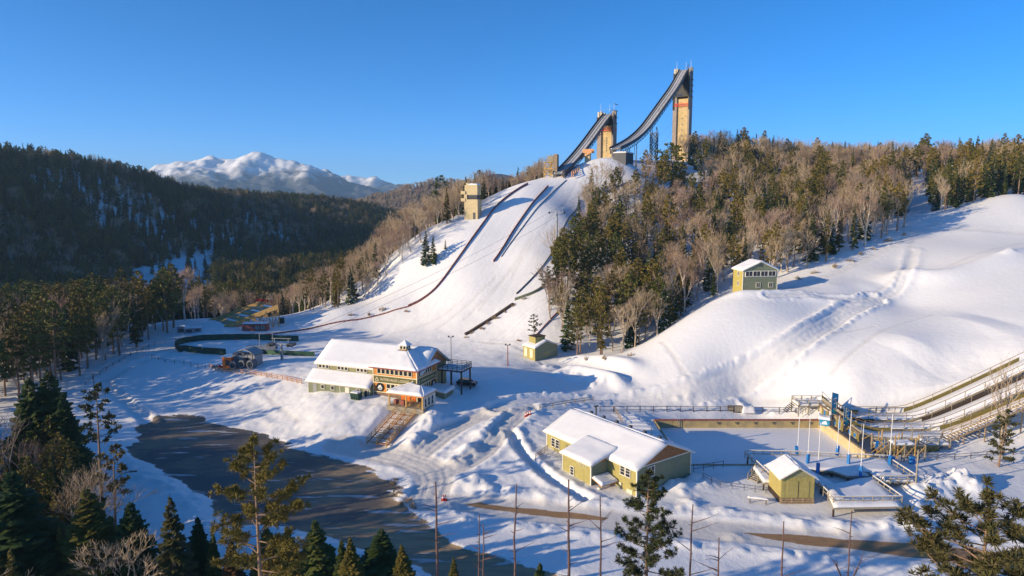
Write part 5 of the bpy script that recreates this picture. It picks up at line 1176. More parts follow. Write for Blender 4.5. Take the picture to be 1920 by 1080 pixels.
board_fence('dark board fence down the right edge of the jump hill', [(1088, 375), (1068, 408), (1048, 445), (1034, 478), (1015, 505), (993, 528), (968, 552)], 26, .55, M['darksteel'])
board_fence('faint low rail beside the right edge fence', [(1092, 382), (1072, 416), (1054, 450), (1040, 486)], 14, .3, M['greywood'])
sl = board_fence('dark snow stairs edging the slope above the small hut', [(962, 571), (940, 586), (915, 602), (890, 618), (872, 628)], 18, .6, M['darkwood'], t=1.1)
board_fence('green netting fence curving up behind the pines by the jump hill', [(965, 564), (985, 557), (1005, 549), (1022, 537)], 10, 1.0, M['greygreen'])
board_fence('red handrail climbing through the trees from the small hut', [(1005, 630), (1030, 604), (1052, 580)], 10, .5, M['redfence'])
# dark green padded fence round the end of the outrun
P = along([(560, 640), (500, 638), (440, 637), (390, 638), (345, 643), (328, 649), (330, 656), (360, 661), (400, 664), (424, 666)], 44)
gf = thing('padded_fence', 'dark green padded fence curving round the end of the outrun', 'fence', P[0])
for a, b in zip(P[:-1], P[1:]): part(MB().slab([a - P[0] - Vector((0, 0, .3)), b - P[0] - Vector((0, 0, .3)), b - P[0] + Vector((0, 0, 1.9)), a - P[0] + Vector((0, 0, 1.9))], .12), 'pad', M['darkgreen'], gf)
P = along([(486, 662), (530, 666), (560, 667), (590, 668)], 14); gf2 = thing('padded_fence', 'straight dark padded fence behind the chairlift tower near the lodge', 'fence', P[0])
for a, b in zip(P[:-1], P[1:]): part(MB().slab([a - P[0] - Vector((0, 0, .3)), b - P[0] - Vector((0, 0, .3)), b - P[0] + Vector((0, 0, 1.3)), a - P[0] + Vector((0, 0, 1.3))], .12), 'pad', M['darkgreen'], gf2)
rail_fence('orange wooden railing along the snowy terrace left of the lodge', [W_(392, 690), W_(415, 698), W_(445, 700), W_(480, 704), W_(530, 712), W_(566, 720)], 1.15, (.3, .7, 1.1), 'orangewood', 1.7, .13, .07, .11)
rail_fence('thin wire fence around the bank below the gondola station', [W_(285, 672), W_(310, 680), W_(345, 684), W_(385, 692)], 1.1, (.55, 1.0), 'darkwood', 4, .1, .04, .05, 'wire_fence', 'fence')
rail_fence('thin dark fence along the trees above the curved snow path', [W_(160, 722), W_(200, 694), W_(245, 668), W_(290, 648), W_(330, 640)], 1.1, (.55, 1.0), 'darkwood', 4, .1, .04, .05, 'wire_fence', 'fence')

# ---------------------------------------------------------------- gondola station, lifts, timber deck on the left
p = W_(432, 690); gs = thing('ticket_booth', 'small bright orange booth beside the gondola cabins', 'booth', p, R(-12))
part(MB().lbox(-1.3, 1.3, -1.4, 1.4, -.6, 3.2), 'wall', M['orangepaint'], gs); part(MB().lbox(-1.5, 1.5, -1.6, 1.6, 3.2, 3.4), 'roof', M['white'], gs); part(MB().lbox(-.3, .9, -1.46, -1.38, .9, 2.4), 'window', M['glass'], gs)
for i, (px, py, lab) in enumerate(((441, 692, 'left dark gondola cabin with round tyres beside the orange booth'), (457, 690, 'middle dark gondola cabin in the row beside the orange booth'), (473, 691, 'right dark gondola cabin in the row by the grey lift shed'))):
    q = W_(px, py); gcab = thing('gondola_cabin', lab, 'gondola', q, R(-12), 'gondola cabins parked at the station'); r = MB()
    prof = [(-.75, .3), (.75, .3), (.95, 1.0), (.85, 1.9), (.45, 2.35), (-.45, 2.35), (-.85, 1.9), (-.95, 1.0)]
    n = 8; vs = [(x, -.95, z) for x, z in prof] + [(x, .95, z) for x, z in prof]; r._add(vs, [tuple(range(n)), tuple(range(n, 2*n))[::-1]] + [(k, n+k, n+(k+1) % n, (k+1) % n) for k in range(n)], 0)
    part(r, 'cabin', M['bluesteel'], gcab); part(MB().tube((0, -.97, 1.25), (0, -1.02, 1.25), .75, .75, 20), 'round_window', M['glass'], gcab)
    rb = MB()
    for k in range(20):
        a0, a1 = k * math.pi / 10, (k + 1) * math.pi / 10; rb.beam((.82 * math.cos(a0), -1.02, 1.25 + .82 * math.sin(a0)), (.82 * math.cos(a1), -1.02, 1.25 + .82 * math.sin(a1)), .12)
    part(rb, 'window_ring', M['steel'], gcab); part(MB().beam((0, 0, 2.35), (0, 0, 3.9), .1), 'hanger', M['steel'], gcab); part(MB().lbox(-.5, .5, -.15, .15, 3.8, 4.0), 'grip', M['darksteel'], gcab)
p = W_(468, 686); ls = thing('lift_shed', 'grey curved roof lift shed behind the gondola cabins', 'shed', p, R(-12))
part(MB().lbox(-3.6, 2.2, -1.0, 2.6, -1, 3.0), 'wall', M['grey'], ls); n = 10; b = MB()
pts = [(-3.9 + 6.4 * k / n, 3.0 + 1.4 * math.sin(math.pi * k / n)) for k in range(n + 1)]
for (x, z) in pts: b.v += [(x, -1.3, z), (x, 2.9, z), (x, 2.9, z + .18), (x, -1.3, z + .18)]
for k in range(n): q = 4 * k; b.f += [(q, q+1, q+5, q+4), (q+3, q+7, q+6, q+2), (q, q+4, q+7, q+3), (q+1, q+2, q+6, q+5)]; b.m += [0] * 4
part(b, 'roof', M['steel'], ls); part(MB().lbox(-1.2, .6, -1.06, -.98, .2, 2.4), 'doorway', M['glass'], ls)
for x in (-3.4, 1.9): part(MB().beam((x, -1.6, 0), (x, -1.6, 3.6), .2), 'frame_post', M['darksteel'], ls)
p = W_(408, 692); sm = thing('snowmobile', 'red and grey snowmobile parked left of the orange booth', 'snowmobile', p, R(20))
part(MB().lbox(-1.3, .4, -.3, .3, .3, .75), 'tunnel', M['grey'], sm); part(MB().lbox(-1.2, .1, -.25, .25, .75, 1.0), 'seat', M['black'], sm); b = MB(); b._add([(.3, -.45, .3), (1.5, -.3, .3), (1.5, .3, .3), (.3, .45, .3), (.3, -.4, 1.2), (1.2, -.2, .7), (1.2, .2, .7), (.3, .4, 1.2)], [(3, 2, 1, 0), (4, 5, 6, 7), (0, 1, 5, 4), (1, 2, 6, 5), (2, 3, 7, 6), (3, 0, 4, 7)], 0); part(b, 'cowl', M['red'], sm)
for s in (-.5, .5): part(MB().beam((.4, s, .05), (1.9, s, .12), .16, .06), 'ski', M['black'], sm)
part(MB().beam((.2, -.4, 1.3), (.2, .4, 1.3), .06), 'handlebar', M['black'], sm)
# chairlift drive station behind
p = W_(492, 664); dr = thing('lift_station', 'grey steel chairlift drive station with two masts on the snow behind the booth', 'lift station', p, R(8))
part(MB().lbox(-4, 4.4, -1.1, 1.1, 1.6, 2.6), 'housing', M['steel'], dr)
for x in (-3, 3.4): part(MB().lbox(x - .25, x + .25, -.4, .4, -1, 1.6), 'leg', M['darksteel'], dr)
for x in (-.6, 3.0): part(MB().tube((x, 0, 2.6), (x, 0, 6.2), .1, .08, 8), 'mast', M['steel'], dr)
part(MB().beam((-1.2, 0, 6.1), (3.4, 0, 6.0), .1), 'tie', M['steel'], dr); part(MB().tube((-2, 0, 1.2), (-2, 0, 1.5), 1.9, 1.9, 20), 'bullwheel', M['darksteel'], dr); part(MB().lbox(1.2, 4.0, -1.5, -.9, 1.4, 3.2), 'operator_cabin', M['grey'], dr)
# lift towers
def lift_tower(label, px, pyb, pyt, arm):
    p = W_(px, pyb); o = thing('lift_tower', label, 'lift tower', p, R(-8), 'chairlift towers'); hh = at_y(px, pyt, p.y)[2] - p.z
    part(MB().tube((0, 0, -1), (0, 0, hh), .42, .32, 12), 'mast', M['steel'], o); part(MB().beam((-arm, 0, hh), (arm, 0, hh), .3, .35), 'crossarm', M['steel'], o)
    for s in (-1, 1):
        b = MB().beam((s * arm, -1.7, hh - .35), (s * arm, 1.7, hh - .35), .22, .3); w = part(b, 'sheave_frame', M['darksteel'], o)
        for k in range(5): MB().tube((s * arm - .16, -1.5 + .75 * k, hh - .1), (s * arm + .16, -1.5 + .75 * k, hh - .1), .27, .27, 12).build('sheave', M['rubber'], w)
        part(MB().beam((s * arm * .75, 0, hh), (s * arm * .8, 0, hh + 1.5), .12), 'lifting_post', M['steel'], o)
    part(MB().beam((-arm * 1.1, 0, hh + 1.5), (arm * 1.1, 0, hh + 1.5), .14), 'lifting_frame', M['steel'], o)
    for k in range(8): part(MB().lbox(-.2, .2, -.42, -.36, 1 + k * (hh - 2) / 8, 1.08 + k * (hh - 2) / 8), 'rung', M['darksteel'], o)
    return Vector((p.x, p.y, p.z + hh)), o
T1, t1 = lift_tower('stout grey chairlift tower with wide crossarm standing on the outrun left of the lodge', 529, 675, 645, 2.5)
T2, t2 = lift_tower('tall slim chairlift tower standing beside the jump hill above the pines', 1043, 520, 398, 2.6)
part(MB().lbox(-3.6, -1.9, -1.2, 1.2, 3.9, 4.6).lbox(1.9, 3.6, -1.2, 1.2, 3.9, 4.6), 'maintenance_basket', M['darksteel'], t1)
T3 = Vector((95, 400, 90)); q0 = Vector(W_(492, 664)) + Vector((0, 0, 4))
for s in (-2.5, 2.5):
    pts = [q0 + Vector((s * .8, 0, 0)), T1 + Vector((s, 0, 0)), T2 + Vector((s, 0, 0)), T3 + Vector((s, 0, 0))]
    cb = MB()
    for a, b in zip(pts[:-1], pts[1:]):
        n = 14; L = (b - a).length
        c = [a.lerp(b, k / n) - Vector((0, 0, 4 * L * .02 * (k / n) * (1 - k / n))) for k in range(n + 1)]
        for k in range(n): cb.tube(c[k], c[k + 1], .035, .035, 4)
    props(cb.build('haul_cable', M['cable']), ('left' if s < 0 else 'right') + ' steel haul cable of the chairlift climbing beside the jump hill', 'cable', 'chairlift cables')
# parked red chairs on a short line
lp = Vector(W_(485, 602)); lq = Vector(W_(515, 600))
for i in range(4):
    p = Vector(at_y(483 + 9 * i, 563 + i, lp.y + 2)); ch = thing('lift_chair', ('first', 'second', 'third', 'fourth')[i] + ' red chair from the left hanging in front of the dark trees', 'lift chair', p, R(20 + 25 * i), 'red chairs hanging by the timber deck')
    part(MB().lbox(-.8, .8, -.3, .3, -.1, .05), 'seat', M['red'], ch); part(MB().lbox(-.8, .8, .25, .35, .05, .7), 'backrest', M['red'], ch); part(MB().beam((0, .3, .6), (0, 0, 2.2), .06), 'hanger', M['steel'], ch)
    for s in (-.8, .8): part(MB().beam((s, -.3, .35), (s, .3, .35), .05), 'armrest', M['steel'], ch)
hl = MB(); a, b = Vector(at_y(476, 553, lp.y + 2)), Vector(at_y(522, 556, lp.y + 2)); hl.tube(a, b, .05, .05, 5); props(hl.build('chair_line', M['cable']), 'short cable carrying the four red chairs', 'cable')
for q, lab in ((a, 'left slim pole carrying the line of red chairs'), (b, 'right slim pole carrying the line of red chairs')):
    o = thing('line_pole', lab, 'pole', (q.x, q.y, gz(q.x, q.y))); part(MB().tube((0, 0, -.5), (0, 0, q.z - o.location.z + .2), .12, .09, 8), 'pole', M['darkwood'], o)
# sloping timber spectator ramp with trusses
p = W_(452, 612); gd = thing('timber_ramp', 'sloping yellow timber ramp on trusses with high side boards at the end of the outrun', 'ramp', p)
gp = gd.location
def at_(px, py, Y): return Vector(at_y(px, py, Y)) - gp
Yf = gp.y
n0, n1 = at_(421, 617, Yf - 1), at_(522, 577, Yf - 1); f0, f1 = at_(383, 609, Yf + 14), at_(487, 571, Yf + 14)
for k in range(18):
    c0, c1, d0, d1 = n0.lerp(n1, k / 18), n0.lerp(n1, (k + .93) / 18), f0.lerp(f1, k / 18), f0.lerp(f1, (k + .93) / 18)
    pk = part(MB().slab([c0, c1, d1, d0], .2 + .05 * (k % 2)), 'deck_plank', M['newwood' if k % 3 else 'greywood'], gd)
    if k % 4 == 1: e0, e1 = c0.lerp(d0, .2), c1.lerp(d1, .7); MB().slab([tuple(v + Vector((0, 0, .27))) for v in (e0, e0.lerp(c1, .9), e1, e0.lerp(d0, .6))], .06).build('snow', M['snow'], pk)
NB = 9
for (a, b) in ((n0, n1), (f0, f1)):
    for k in range(NB):
        c, d = a.lerp(b, k / NB), a.lerp(b, (k + .96) / NB); part(MB().slab([c - Vector((0, 0, .4)), d - Vector((0, 0, .4)), d + Vector((0, 0, 1.3)), c + Vector((0, 0, 1.3))], .15), 'side_board', M['newwood'], gd)
for k in range(3, NB + 1):
    for (a, b) in ((n0, n1), (f0, f1)):
        c = a.lerp(b, k / NB); zg = gz(c.x + gp.x, c.y + gp.y) - gp.z - .5; part(MB().beam((c.x, c.y, zg), c, .24), 'post', M['newwood'], gd)
        if k < NB:
            d = a.lerp(b, (k + 1) / NB); part(MB().beam((c.x, c.y, zg), d, .18), 'brace', M['newwood'], gd); part(MB().beam((d.x, d.y, zg), c, .18), 'brace', M['newwood'], gd)
p = W_(480, 619); rs = thing('red_shed', 'small dark red shed with snowy roof under the timber ramp', 'shed', p, R(4))
part(MB().lbox(-4.2, 4.2, -1.5, 1.5, -1, 2.3), 'wall', M['redfence'], rs); r = part(MB().lbox(-4.4, 4.4, -1.8, 1.8, 2.3, 2.5), 'roof', M['darkwood'], rs); snow_part(r, [[(-4.4, -1.8, 2.51), (4.4, -1.8, 2.51), (4.4, 1.8, 2.51), (-4.4, 1.8, 2.51)]], 'snow', .3, 7)
part(MB().lbox(-4.28, -4.2, -1.4, 1.4, -1, 2.2), 'end_wall', M['orangepaint'], rs)
for x in (1.0, 2.8): window(rs, .8, .9, (x, -1.55, 1.2), 0, 1, 2)
for i, (px, py, w, lab) in enumerate(((343, 623, 1.5, 'left grey snow covered machine box by the tree edge'), (356, 624, 1.6, 'middle snow covered machine box by the tree edge'), (371, 622, 1.1, 'right smaller grey machine box by the tree edge'))):
    q = W_(px, py); o = thing('machine_box', lab, 'machine', q, R(10 * i), 'snow covered boxes by the trees'); part(MB().lbox(-w, w, -1, 1, -.5, 2.0 - .3 * i), 'cabinet', M['grey'], o); part(MB().lbox(-w * .6, w * .6, -1.08, -1, .4, 1.3), 'grille', M['darksteel'], o)
    snow_part(o, [[(-w, -1, 2.01 - .3 * i), (w, -1, 2.01 - .3 * i), (w, 1, 2.01 - .3 * i), (-w, 1, 2.01 - .3 * i)]], 'snow', .5, 20 + i)
o = thing('green_box', 'dark green cabinet standing alone on the snow right of the timber ramp', 'cabinet', W_(528, 606)); part(MB().lbox(-.9, .9, -.6, .6, -.3, 1.9), 'cabinet', M['dumpster'], o); part(MB().lbox(-1, 1, -.7, .7, 1.9, 2.0), 'lid', M['darksteel'], o)
# lamp poles
for (px, pyb, pyt, m, lab) in ((846, 690, 632, 'steel', 'grey floodlight pole standing behind the lodge deck'), (952, 686, 647, 'redfence', 'short red brown light pole on the flat snow near the small hut')):
    p = W_(px, pyb); o = thing('light_pole', lab, 'light pole', p); hh = at_y(px, pyt, p.y)[2] - p.z
    part(MB().tube((0, 0, -.5), (0, 0, hh), .15, .1, 8), 'pole', M[m], o); part(MB().beam((-.6, 0, hh), (.6, 0, hh), .1), 'crossarm', M[m], o)
    for s in (-.55, .55): part(MB().lbox(s - .2, s + .2, -.35, .1, hh, hh + .35), 'lamp', M['darksteel'], o)
p = W_(216, 955); hh = at_y(222, 893, p.y)[2] - p.z
o = thing('street_lamp', 'dark street lamp with a long curved arm over the snowbank on the left', 'street lamp', p); part(MB().tube((0, 0, -.5), (.35, 0, hh - 1), .11, .08, 8), 'pole', M['darksteel'], o)
ar = [(.35, 0, hh - 1), (.7, .1, hh - .2), (1.4, .3, hh + .3), (2.4, .5, hh + .55)]
for a, b in zip(ar[:-1], ar[1:]): part(MB().tube(a, b, .07, .06, 8), 'arm', M['darksteel'], o)
part(MB().box((2.9, .6, hh + .55), (1.1, .35, .16), .2), 'lamp', M['darksteel'], o)
o = thing('lamp_post', 'thin dark post with a small lamp beside the curved snow path', 'post', W_(178, 742)); hh = at_y(178, 703, o.location.y)[2] - o.location.z; part(MB().tube((0, 0, -.5), (0, 0, hh), .09, .07, 8), 'pole', M['darksteel'], o); part(MB().lbox(-.25, .25, -.12, .12, hh, hh + .25), 'lamp', M['darksteel'], o)
# traffic cones
def cone(px, py, lab, grp):
    o = thing('traffic_cone', lab, 'cone', W_(px, py), 0, grp); part(MB().tube((0, 0, .05), (0, 0, .95), .26, .06, 12), 'cone', M['red'], o); part(MB().lbox(-.33, .33, -.33, .33, 0, .06), 'base', M['red'], o); part(MB().tube((0, 0, .42), (0, 0, .62), .185, .145, 12), 'band', M['white'], o)
cone(831, 938, 'left red traffic cone at the edge of the parking lot', 'red cones by the parking lot'); cone(835, 938, 'right red traffic cone at the edge of the parking lot', 'red cones by the parking lot')
for px, py, l in ((986, 781, 'left'), (990, 779, 'middle'), (994, 778, 'right')): cone(px, py, l + ' red traffic cone on the packed snow above the yellow building', 'red cones on the upper path')
# ---------------------------------------------------------------- trees
M['spruce'] = leaf_mat('spruce_needles', (.030, .064, .022), (.11, .130, .034))
M['gold'] = leaf_mat('golden_needles', (.070, .085, .018), (.23, .165, .036))
M['pine'] = leaf_mat('pine_needles', (.052, .086, .022), (.185, .165, .040))
M['darkpine'] = leaf_mat('dark_pine_needles', (.040, .055, .020), (.14, .105, .036))
M['rust'] = leaf_mat('rusty_needles', (.085, .050, .022), (.17, .080, .032))
M['twig'] = leaf_mat('bare_twigs', (.34, .255, .165), (.56, .43, .285))
M['pinktwig'] = leaf_mat('pinkish_bare_twigs', (.29, .20, .15), (.44, .31, .235))
M['bark'] = mat('grey_bark', (.36, .29, .22), .9, .3, 3, stretch=(3, 3, .5), bump=.3)
M['birch'] = mat('pale_birch_bark', (.58, .49, .40), .8, .25, 3, stretch=(1, 1, 2))
M['pinebark'] = mat('red_brown_bark', (.26, .17, .115), .9, .3, 3, stretch=(3, 3, .6), bump=.4)
M['deadwood'] = mat('dead_grey_red_trunk', (.13, .075, .062), .85, .3, 2, stretch=(3, 3, .4), bump=.3)

class TM:                                            # triangle soup builder
    def __init__(s): s.v = []; s.f = []
    def quad(s, a, b, c, d): n = len(s.v); s.v += [a, b, c, d]; s.f += [(n, n+1, n+2), (n, n+2, n+3)]
    def tri(s, a, b, c): n = len(s.v); s.v += [a, b, c]; s.f.append((n, n+1, n+2))
    def limb(s, p, q, r0, r1, n=3):
        d = (q - p); d = d / (np.linalg.norm(d) + 1e-9); u = np.cross(d, (0.3, 0.2, 1) if abs(d[2]) < .9 else (1, 0, 0)); u /= np.linalg.norm(u); w = np.cross(d, u); k = len(s.v)
        for c, r in ((p, r0), (q, r1)):
            for i in range(n): t = 2 * math.pi * i / n; s.v.append(c + (u * math.cos(t) + w * math.sin(t)) * r)
        for i in range(n): j = (i + 1) % n; s.f += [(k + i, k + n + j, k + j), (k + i, k + n + i, k + n + j)]
    def mesh(s, name, m, smooth=False): return tri_mesh(name, np.array(s.v), np.array(s.f), [m], smooth=smooth)
def V3(*a): return np.array(a, float)
def spruce(seed, h=16., r=2.5, mt='spruce', lev=.5, nb=7, gap=.05, snow=False, q=3, bare=0.0):
    g = random.Random(seed); T = TM(); C = TM(); S = TM()
    T.limb(V3(0, 0, -.6), V3(0, 0, h * .55), .018 * h, .010 * h, 6); T.limb(V3(0, 0, h * .55), V3(0, 0, h * .99), .010 * h, .02, 5)
    z = gap * h + .3; lop = g.uniform(0, 6.28)
    while z < h * .985:
        f = z / h; R_ = r * (1 - f) ** .85 * g.uniform(.72, 1.12) + .10
        if f < .15: R_ *= .75 + f * 1.6
        for k in range(nb if f < .8 else 5):
            if g.random() < bare: continue
            a = g.uniform(0, 6.28); L = R_ * g.uniform(.75, 1.15) * (1 + .12 * math.cos(a - lop)); dr = (-.28 - .15 * g.random()) * (1 - f) + .18 * f
            d = V3(math.cos(a), math.sin(a), 0); sd = V3(-d[1], d[0], 0)
            p0 = V3(0, 0, z + g.uniform(-.2, .2))
            for i in range(q):
                t0 = .12 + .8 * i / q; t1 = min(1.08, t0 + .62); w = (.15 + .22 * L * (1 - .5 * t0)) * g.uniform(.8, 1.2)
                A = p0 + d * L * t0 + V3(0, 0, dr * L * t0); B = p0 + d * L * t1 + V3(0, 0, dr * L * t1 ** 1.3 - .05); Mi = (A + B) / 2; up_ = V3(0, 0, g.uniform(-.4, .4) * (w + .2)); dn = V3(0, 0, -.42 * w - g.uniform(0, .25))
                C.quad(A, Mi + sd * w + up_ + dn, B, Mi - sd * w - up_ + dn)
                if snow and g.random() < .3 * (1 - f): S.quad(A + V3(0, 0, .07), Mi + sd * w * .6 + up_ + dn + V3(0, 0, .08), (A + B * 3) / 4 + V3(0, 0, .08), Mi - sd * w * .6 - up_ + dn + V3(0, 0, .08))
        z += lev * (1.1 - .45 * f)
    C.quad(V3(-.12, 0, h * .93), V3(0, 0, h * .9), V3(.12, 0, h * .93), V3(0, 0, h * 1.02)); C.quad(V3(0, -.12, h * .93), V3(0, 0, h * .9), V3(0, .12, h * .93), V3(0, 0, h * 1.02))
    return dict(h=h, trunk=T.mesh('trunk', M['pinebark']), crown=C.mesh('crown', M[mt]), snow=S.mesh('snow', M['snow']) if snow else None)
def tuft(C, c, s, g, n, d=None, wd=.20):
    for _ in range(n):
        v = V3(g.gauss(0, 1), g.gauss(0, 1), g.gauss(.35, .8)); v /= np.linalg.norm(v) + 1e-6
        if d is not None: v = v + d * .7; v /= np.linalg.norm(v)
        w = np.cross(v, V3(g.gauss(0, 1), g.gauss(0, 1), g.gauss(0, 1))); w /= np.linalg.norm(w) + 1e-6; L = s * g.uniform(.7, 1.2)
        C.quad(c, c + v * L * .55 + w * L * wd, c + v * L, c + v * L * .55 - w * L * wd)
def pine(seed, h=20., r=3.4, mt='pine', base=.42, nl=30, nt=7, blades=6, ts=.55, lean=.3, shape=.8, bark='pinebark', dead=5, wd=.20, jit=.26):
    g = random.Random(seed); T = TM(); C = TM()
    ph = g.uniform(0, 6.28); ax = lambda z: V3(lean * math.sin(z / h * 2.2 + ph) - lean * math.sin(ph), lean * .7 * math.cos(z / h * 2.6 + ph) - lean * .7 * math.cos(ph), z)
    zs = np.linspace(-.8, h * .985, 9)
    for a, b in zip(zs[:-1], zs[1:]): T.limb(ax(a), ax(b), .0135 * h * (1 - max(a, 0) / h) + .03, .0135 * h * (1 - b / h) + .03, 7)
    for i in range(nl):
        f = base + (1 - base) * (i + g.random()) / nl; z = f * h * .98; u = (f - base) / (1 - base); env = (math.sin(math.pi * min(1, u * .78 + .24)) ** shape) * g.uniform(.55, 1.12)
        L = r * env + .3; a = i * 2.4 + g.uniform(-.5, .5); d = V3(math.cos(a), math.sin(a), 0); p = ax(z); rise = g.uniform(.0, .35) + .35 * u
        mid = p + d * L * .55 + V3(0, 0, L * .55 * rise * .5); tip = p + d * L + V3(g.uniform(-.3, .3), g.uniform(-.3, .3), L * rise)
        T.limb(p, mid, .028 + .012 * L, .02 + .006 * L, 4); T.limb(mid, tip, .02 + .006 * L, .012, 3)
        for k in range(max(2, int(nt * (L / r) + 1))):
            t = g.uniform(.42, 1.05) if k else 1.0; c = (p + (mid - p) * (t / .55)) if t < .55 else (mid + (tip - mid) * ((t - .55) / .45)); off = V3(g.gauss(0, jit), g.gauss(0, jit), g.gauss(.08, jit * .6)) * L * .42
            if k: T.limb(c, c + off, .015, .01, 3)
            tuft(C, c + off, ts * g.uniform(.75, 1.25), g, blades, d * .5 + V3(0, 0, .4), wd)
    for i in range(dead):
        z = h * g.uniform(base * .45, base * 1.1); a = g.uniform(0, 6.28); L = g.uniform(.5, 2.2); T.limb(ax(z), ax(z) + V3(math.cos(a) * L, math.sin(a) * L, g.uniform(-.35, .25) * L), .03, .01, 3)
    tuft(C, ax(h * .985), ts, g, blades * 2, V3(0, 0, .5))
    return dict(h=h, trunk=T.mesh('trunk', M[bark]), crown=C.mesh('crown', M[mt]), snow=None)
def bare(seed, h=16., spread=.36, mt='twig', bark='bark', depth=5, tw=.03, up_=.65, stem=.30, nch=3, multi=1):
    g = random.Random(seed); T = TM(); C = TM()
    def grow(p, d, L, r, lev):
        q = p + d * L; b = T if lev < 3 else C; mid = p + d * L * .5 + V3(g.gauss(0, .04), g.gauss(0, .04), 0) * L; b.limb(p, mid, r, r * .85, 5 if lev == 0 else 3); b.limb(mid, q, r * .85, r * .66, 5 if lev == 0 else 3)
        if lev >= depth: return
        n = nch if lev else nch + 1
        for k in range(n):
            a = 2 * math.pi * (k / n) + g.uniform(-.6, .6); tilt = g.uniform(.25, .75) * (spread / .36); u = np.cross(d, V3(.3, .5, .8)); u /= np.linalg.norm(u); w = np.cross(d, u)
            e = d * math.cos(tilt) + (u * math.cos(a) + w * math.sin(a)) * math.sin(tilt); e = e + V3(0, 0, up_ * .35); e /= np.linalg.norm(e)
            s = p + d * L * g.uniform(.5, 1.0) if k else q
            grow(s, e, L * g.uniform(.55, .82), max(tw * .7, r * g.uniform(.45, .62)), lev + 1)
        if lev >= 2:
            for k in range(2):
                a = g.uniform(0, 6.28); s = p + d * L * g.uniform(.2, 1); e = d * .7 + V3(math.cos(a), math.sin(a), .25) * .75; e /= np.linalg.norm(e); w = np.cross(e, V3(.2, .7, .4)); w /= np.linalg.norm(w); l = g.uniform(.5, 1.3) * h / 16
                C.tri(s - w * tw, s + w * tw, s + e * l)
    for m in range(multi):
        d = V3(g.gauss(0, .05 + .12 * (multi > 1)), g.gauss(0, .05 + .12 * (multi > 1)), 1); d /= np.linalg.norm(d)
        grow(V3(.4 * m, .2 * m, -.5), d, h * stem * g.uniform(.9, 1.1), .0135 * h / (1 + .3 * (multi > 1)), 0)
    zmax = max(v[2] for v in C.v); 
    for b in (T, C): b.v = [v * (h / zmax) for v in b.v]
    return dict(h=h, trunk=T.mesh('trunk', M[bark]), crown=C.mesh('crown', M[mt]), snow=None)
VAR = {
 'spruce_tree': [spruce(1, 16, 2.5, 'spruce'), spruce(2, 17, 2.1, 'spruce', gap=.1), spruce(3, 15, 2.9, 'spruce', snow=True), spruce(4, 16, 2.3, 'gold', gap=.12, bare=.15), spruce(5, 14, 2.5, 'spruce', snow=True, bare=.1), spruce(6, 18, 2.0, 'gold', gap=.2, bare=.3)],
 'pine_tree': [pine(11, 19, 3.2, 'pine', nl=36, nt=9, ts=.75, blades=7), pine(12, 20, 2.9, 'gold', base=.28, nl=40, nt=9, ts=.75, blades=7), pine(13, 18, 3.3, 'pine', base=.25, nl=40, nt=9, ts=.75, blades=7), pine(14, 21, 2.8, 'gold', base=.40, nl=36, nt=9, ts=.8, blades=7), pine(15, 17, 3.0, 'darkpine', base=.22, nl=40, nt=9, ts=.75, blades=7)],
 'bare_tree': [bare(21, 16, .30), bare(22, 17, .26, 'pinktwig', 'birch', tw=.035), bare(23, 15, .36), bare(24, 17, .26, 'twig', 'birch', multi=2, tw=.035), bare(25, 14, .32, 'pinktwig'), bare(26, 18, .28, 'twig', 'birch', stem=.38, tw=.035)],
}
def plant(kind, v, x, y, z, h, rz, w=1.0, label=None, group=None, cat='tree', tilt=0):
    o = thing(kind, label, cat, (x, y, z), rz, group); s = h / v['h']; o.scale = (s * w, s * w, s); o.rotation_euler[0] = tilt
    link('trunk', v['trunk'], o); c = link('crown', v['crown'], o)
    if v['snow']: link('snow', v['snow'], c)
    return o
def proj(x, y, z):
    zz = z - CAM_H; f = y * _c - zz * _s; u = y * _s + zz * _c
    return 960 + FPX * x / f, 540 - FPX * u / f, f
def inside(x, y, P): return poly_sd(np.atleast_1d(x).astype(float), np.atleast_1d(y).astype(float), P) < 0
def scatter(P, dmin, seed, dens=None, nmax=200000):
    """dart throwing with a minimum distance inside a world polygon"""
    g = np.random.default_rng(seed); P = np.array(P); lo, hi = P.min(0), P.max(0); n = min(nmax, int(3.2 * (hi - lo).prod() / dmin ** 2)); c = lo + (hi - lo) * g.random((n, 2)); c = c[inside(c[:, 0], c[:, 1], P)]
    if dens is not None: c = c[g.random(len(c)) < dens(c[:, 0], c[:, 1])]
    grid = {}; out = []
    for x, y in c:
        k = (int(x // dmin), int(y // dmin))
        if any((x - a) ** 2 + (y - b) ** 2 < dmin ** 2 for i in (-1, 0, 1) for j in (-1, 0, 1) for (a, b) in grid.get((k[0] + i, k[1] + j), ())): continue
        grid.setdefault(k, []).append((x, y)); out.append((x, y))
    return np.array(out)
gp_ = lambda *p: [tuple(q[:2]) for q in ground_px(p, terrain_z)]
TREES = []                                            # kind, variant, x, y, z, h, rot, width, region
grng = random.Random(77)
def forest(region, pts, mix, hr, wr=(.9, 1.15)):
    zs = terrain_z(pts[:, 0], pts[:, 1]); ks = list(mix(0, 0).keys())
    for (x, y), z in zip(pts, zs):
        m = mix(x, y); k = grng.choices(list(m), list(m.values()))[0]; v = grng.randrange(len(VAR[k[0]])) if k[1] is None else grng.choice(k[1])
        TREES.append((k[0], v, x, y, z - .15, grng.uniform(*hr) * {'spruce_tree': .92, 'pine_tree': 1.02, 'bare_tree': .97}[k[0]], grng.uniform(0, 6.28), grng.uniform(*wr), region))
S_, P_, B_ = ('spruce_tree', None), ('pine_tree', None), ('bare_tree', None)
DS, GP, DP = ('spruce_tree', (0, 1, 2)), ('pine_tree', (1, 3)), ('pine_tree', (0, 2, 4))
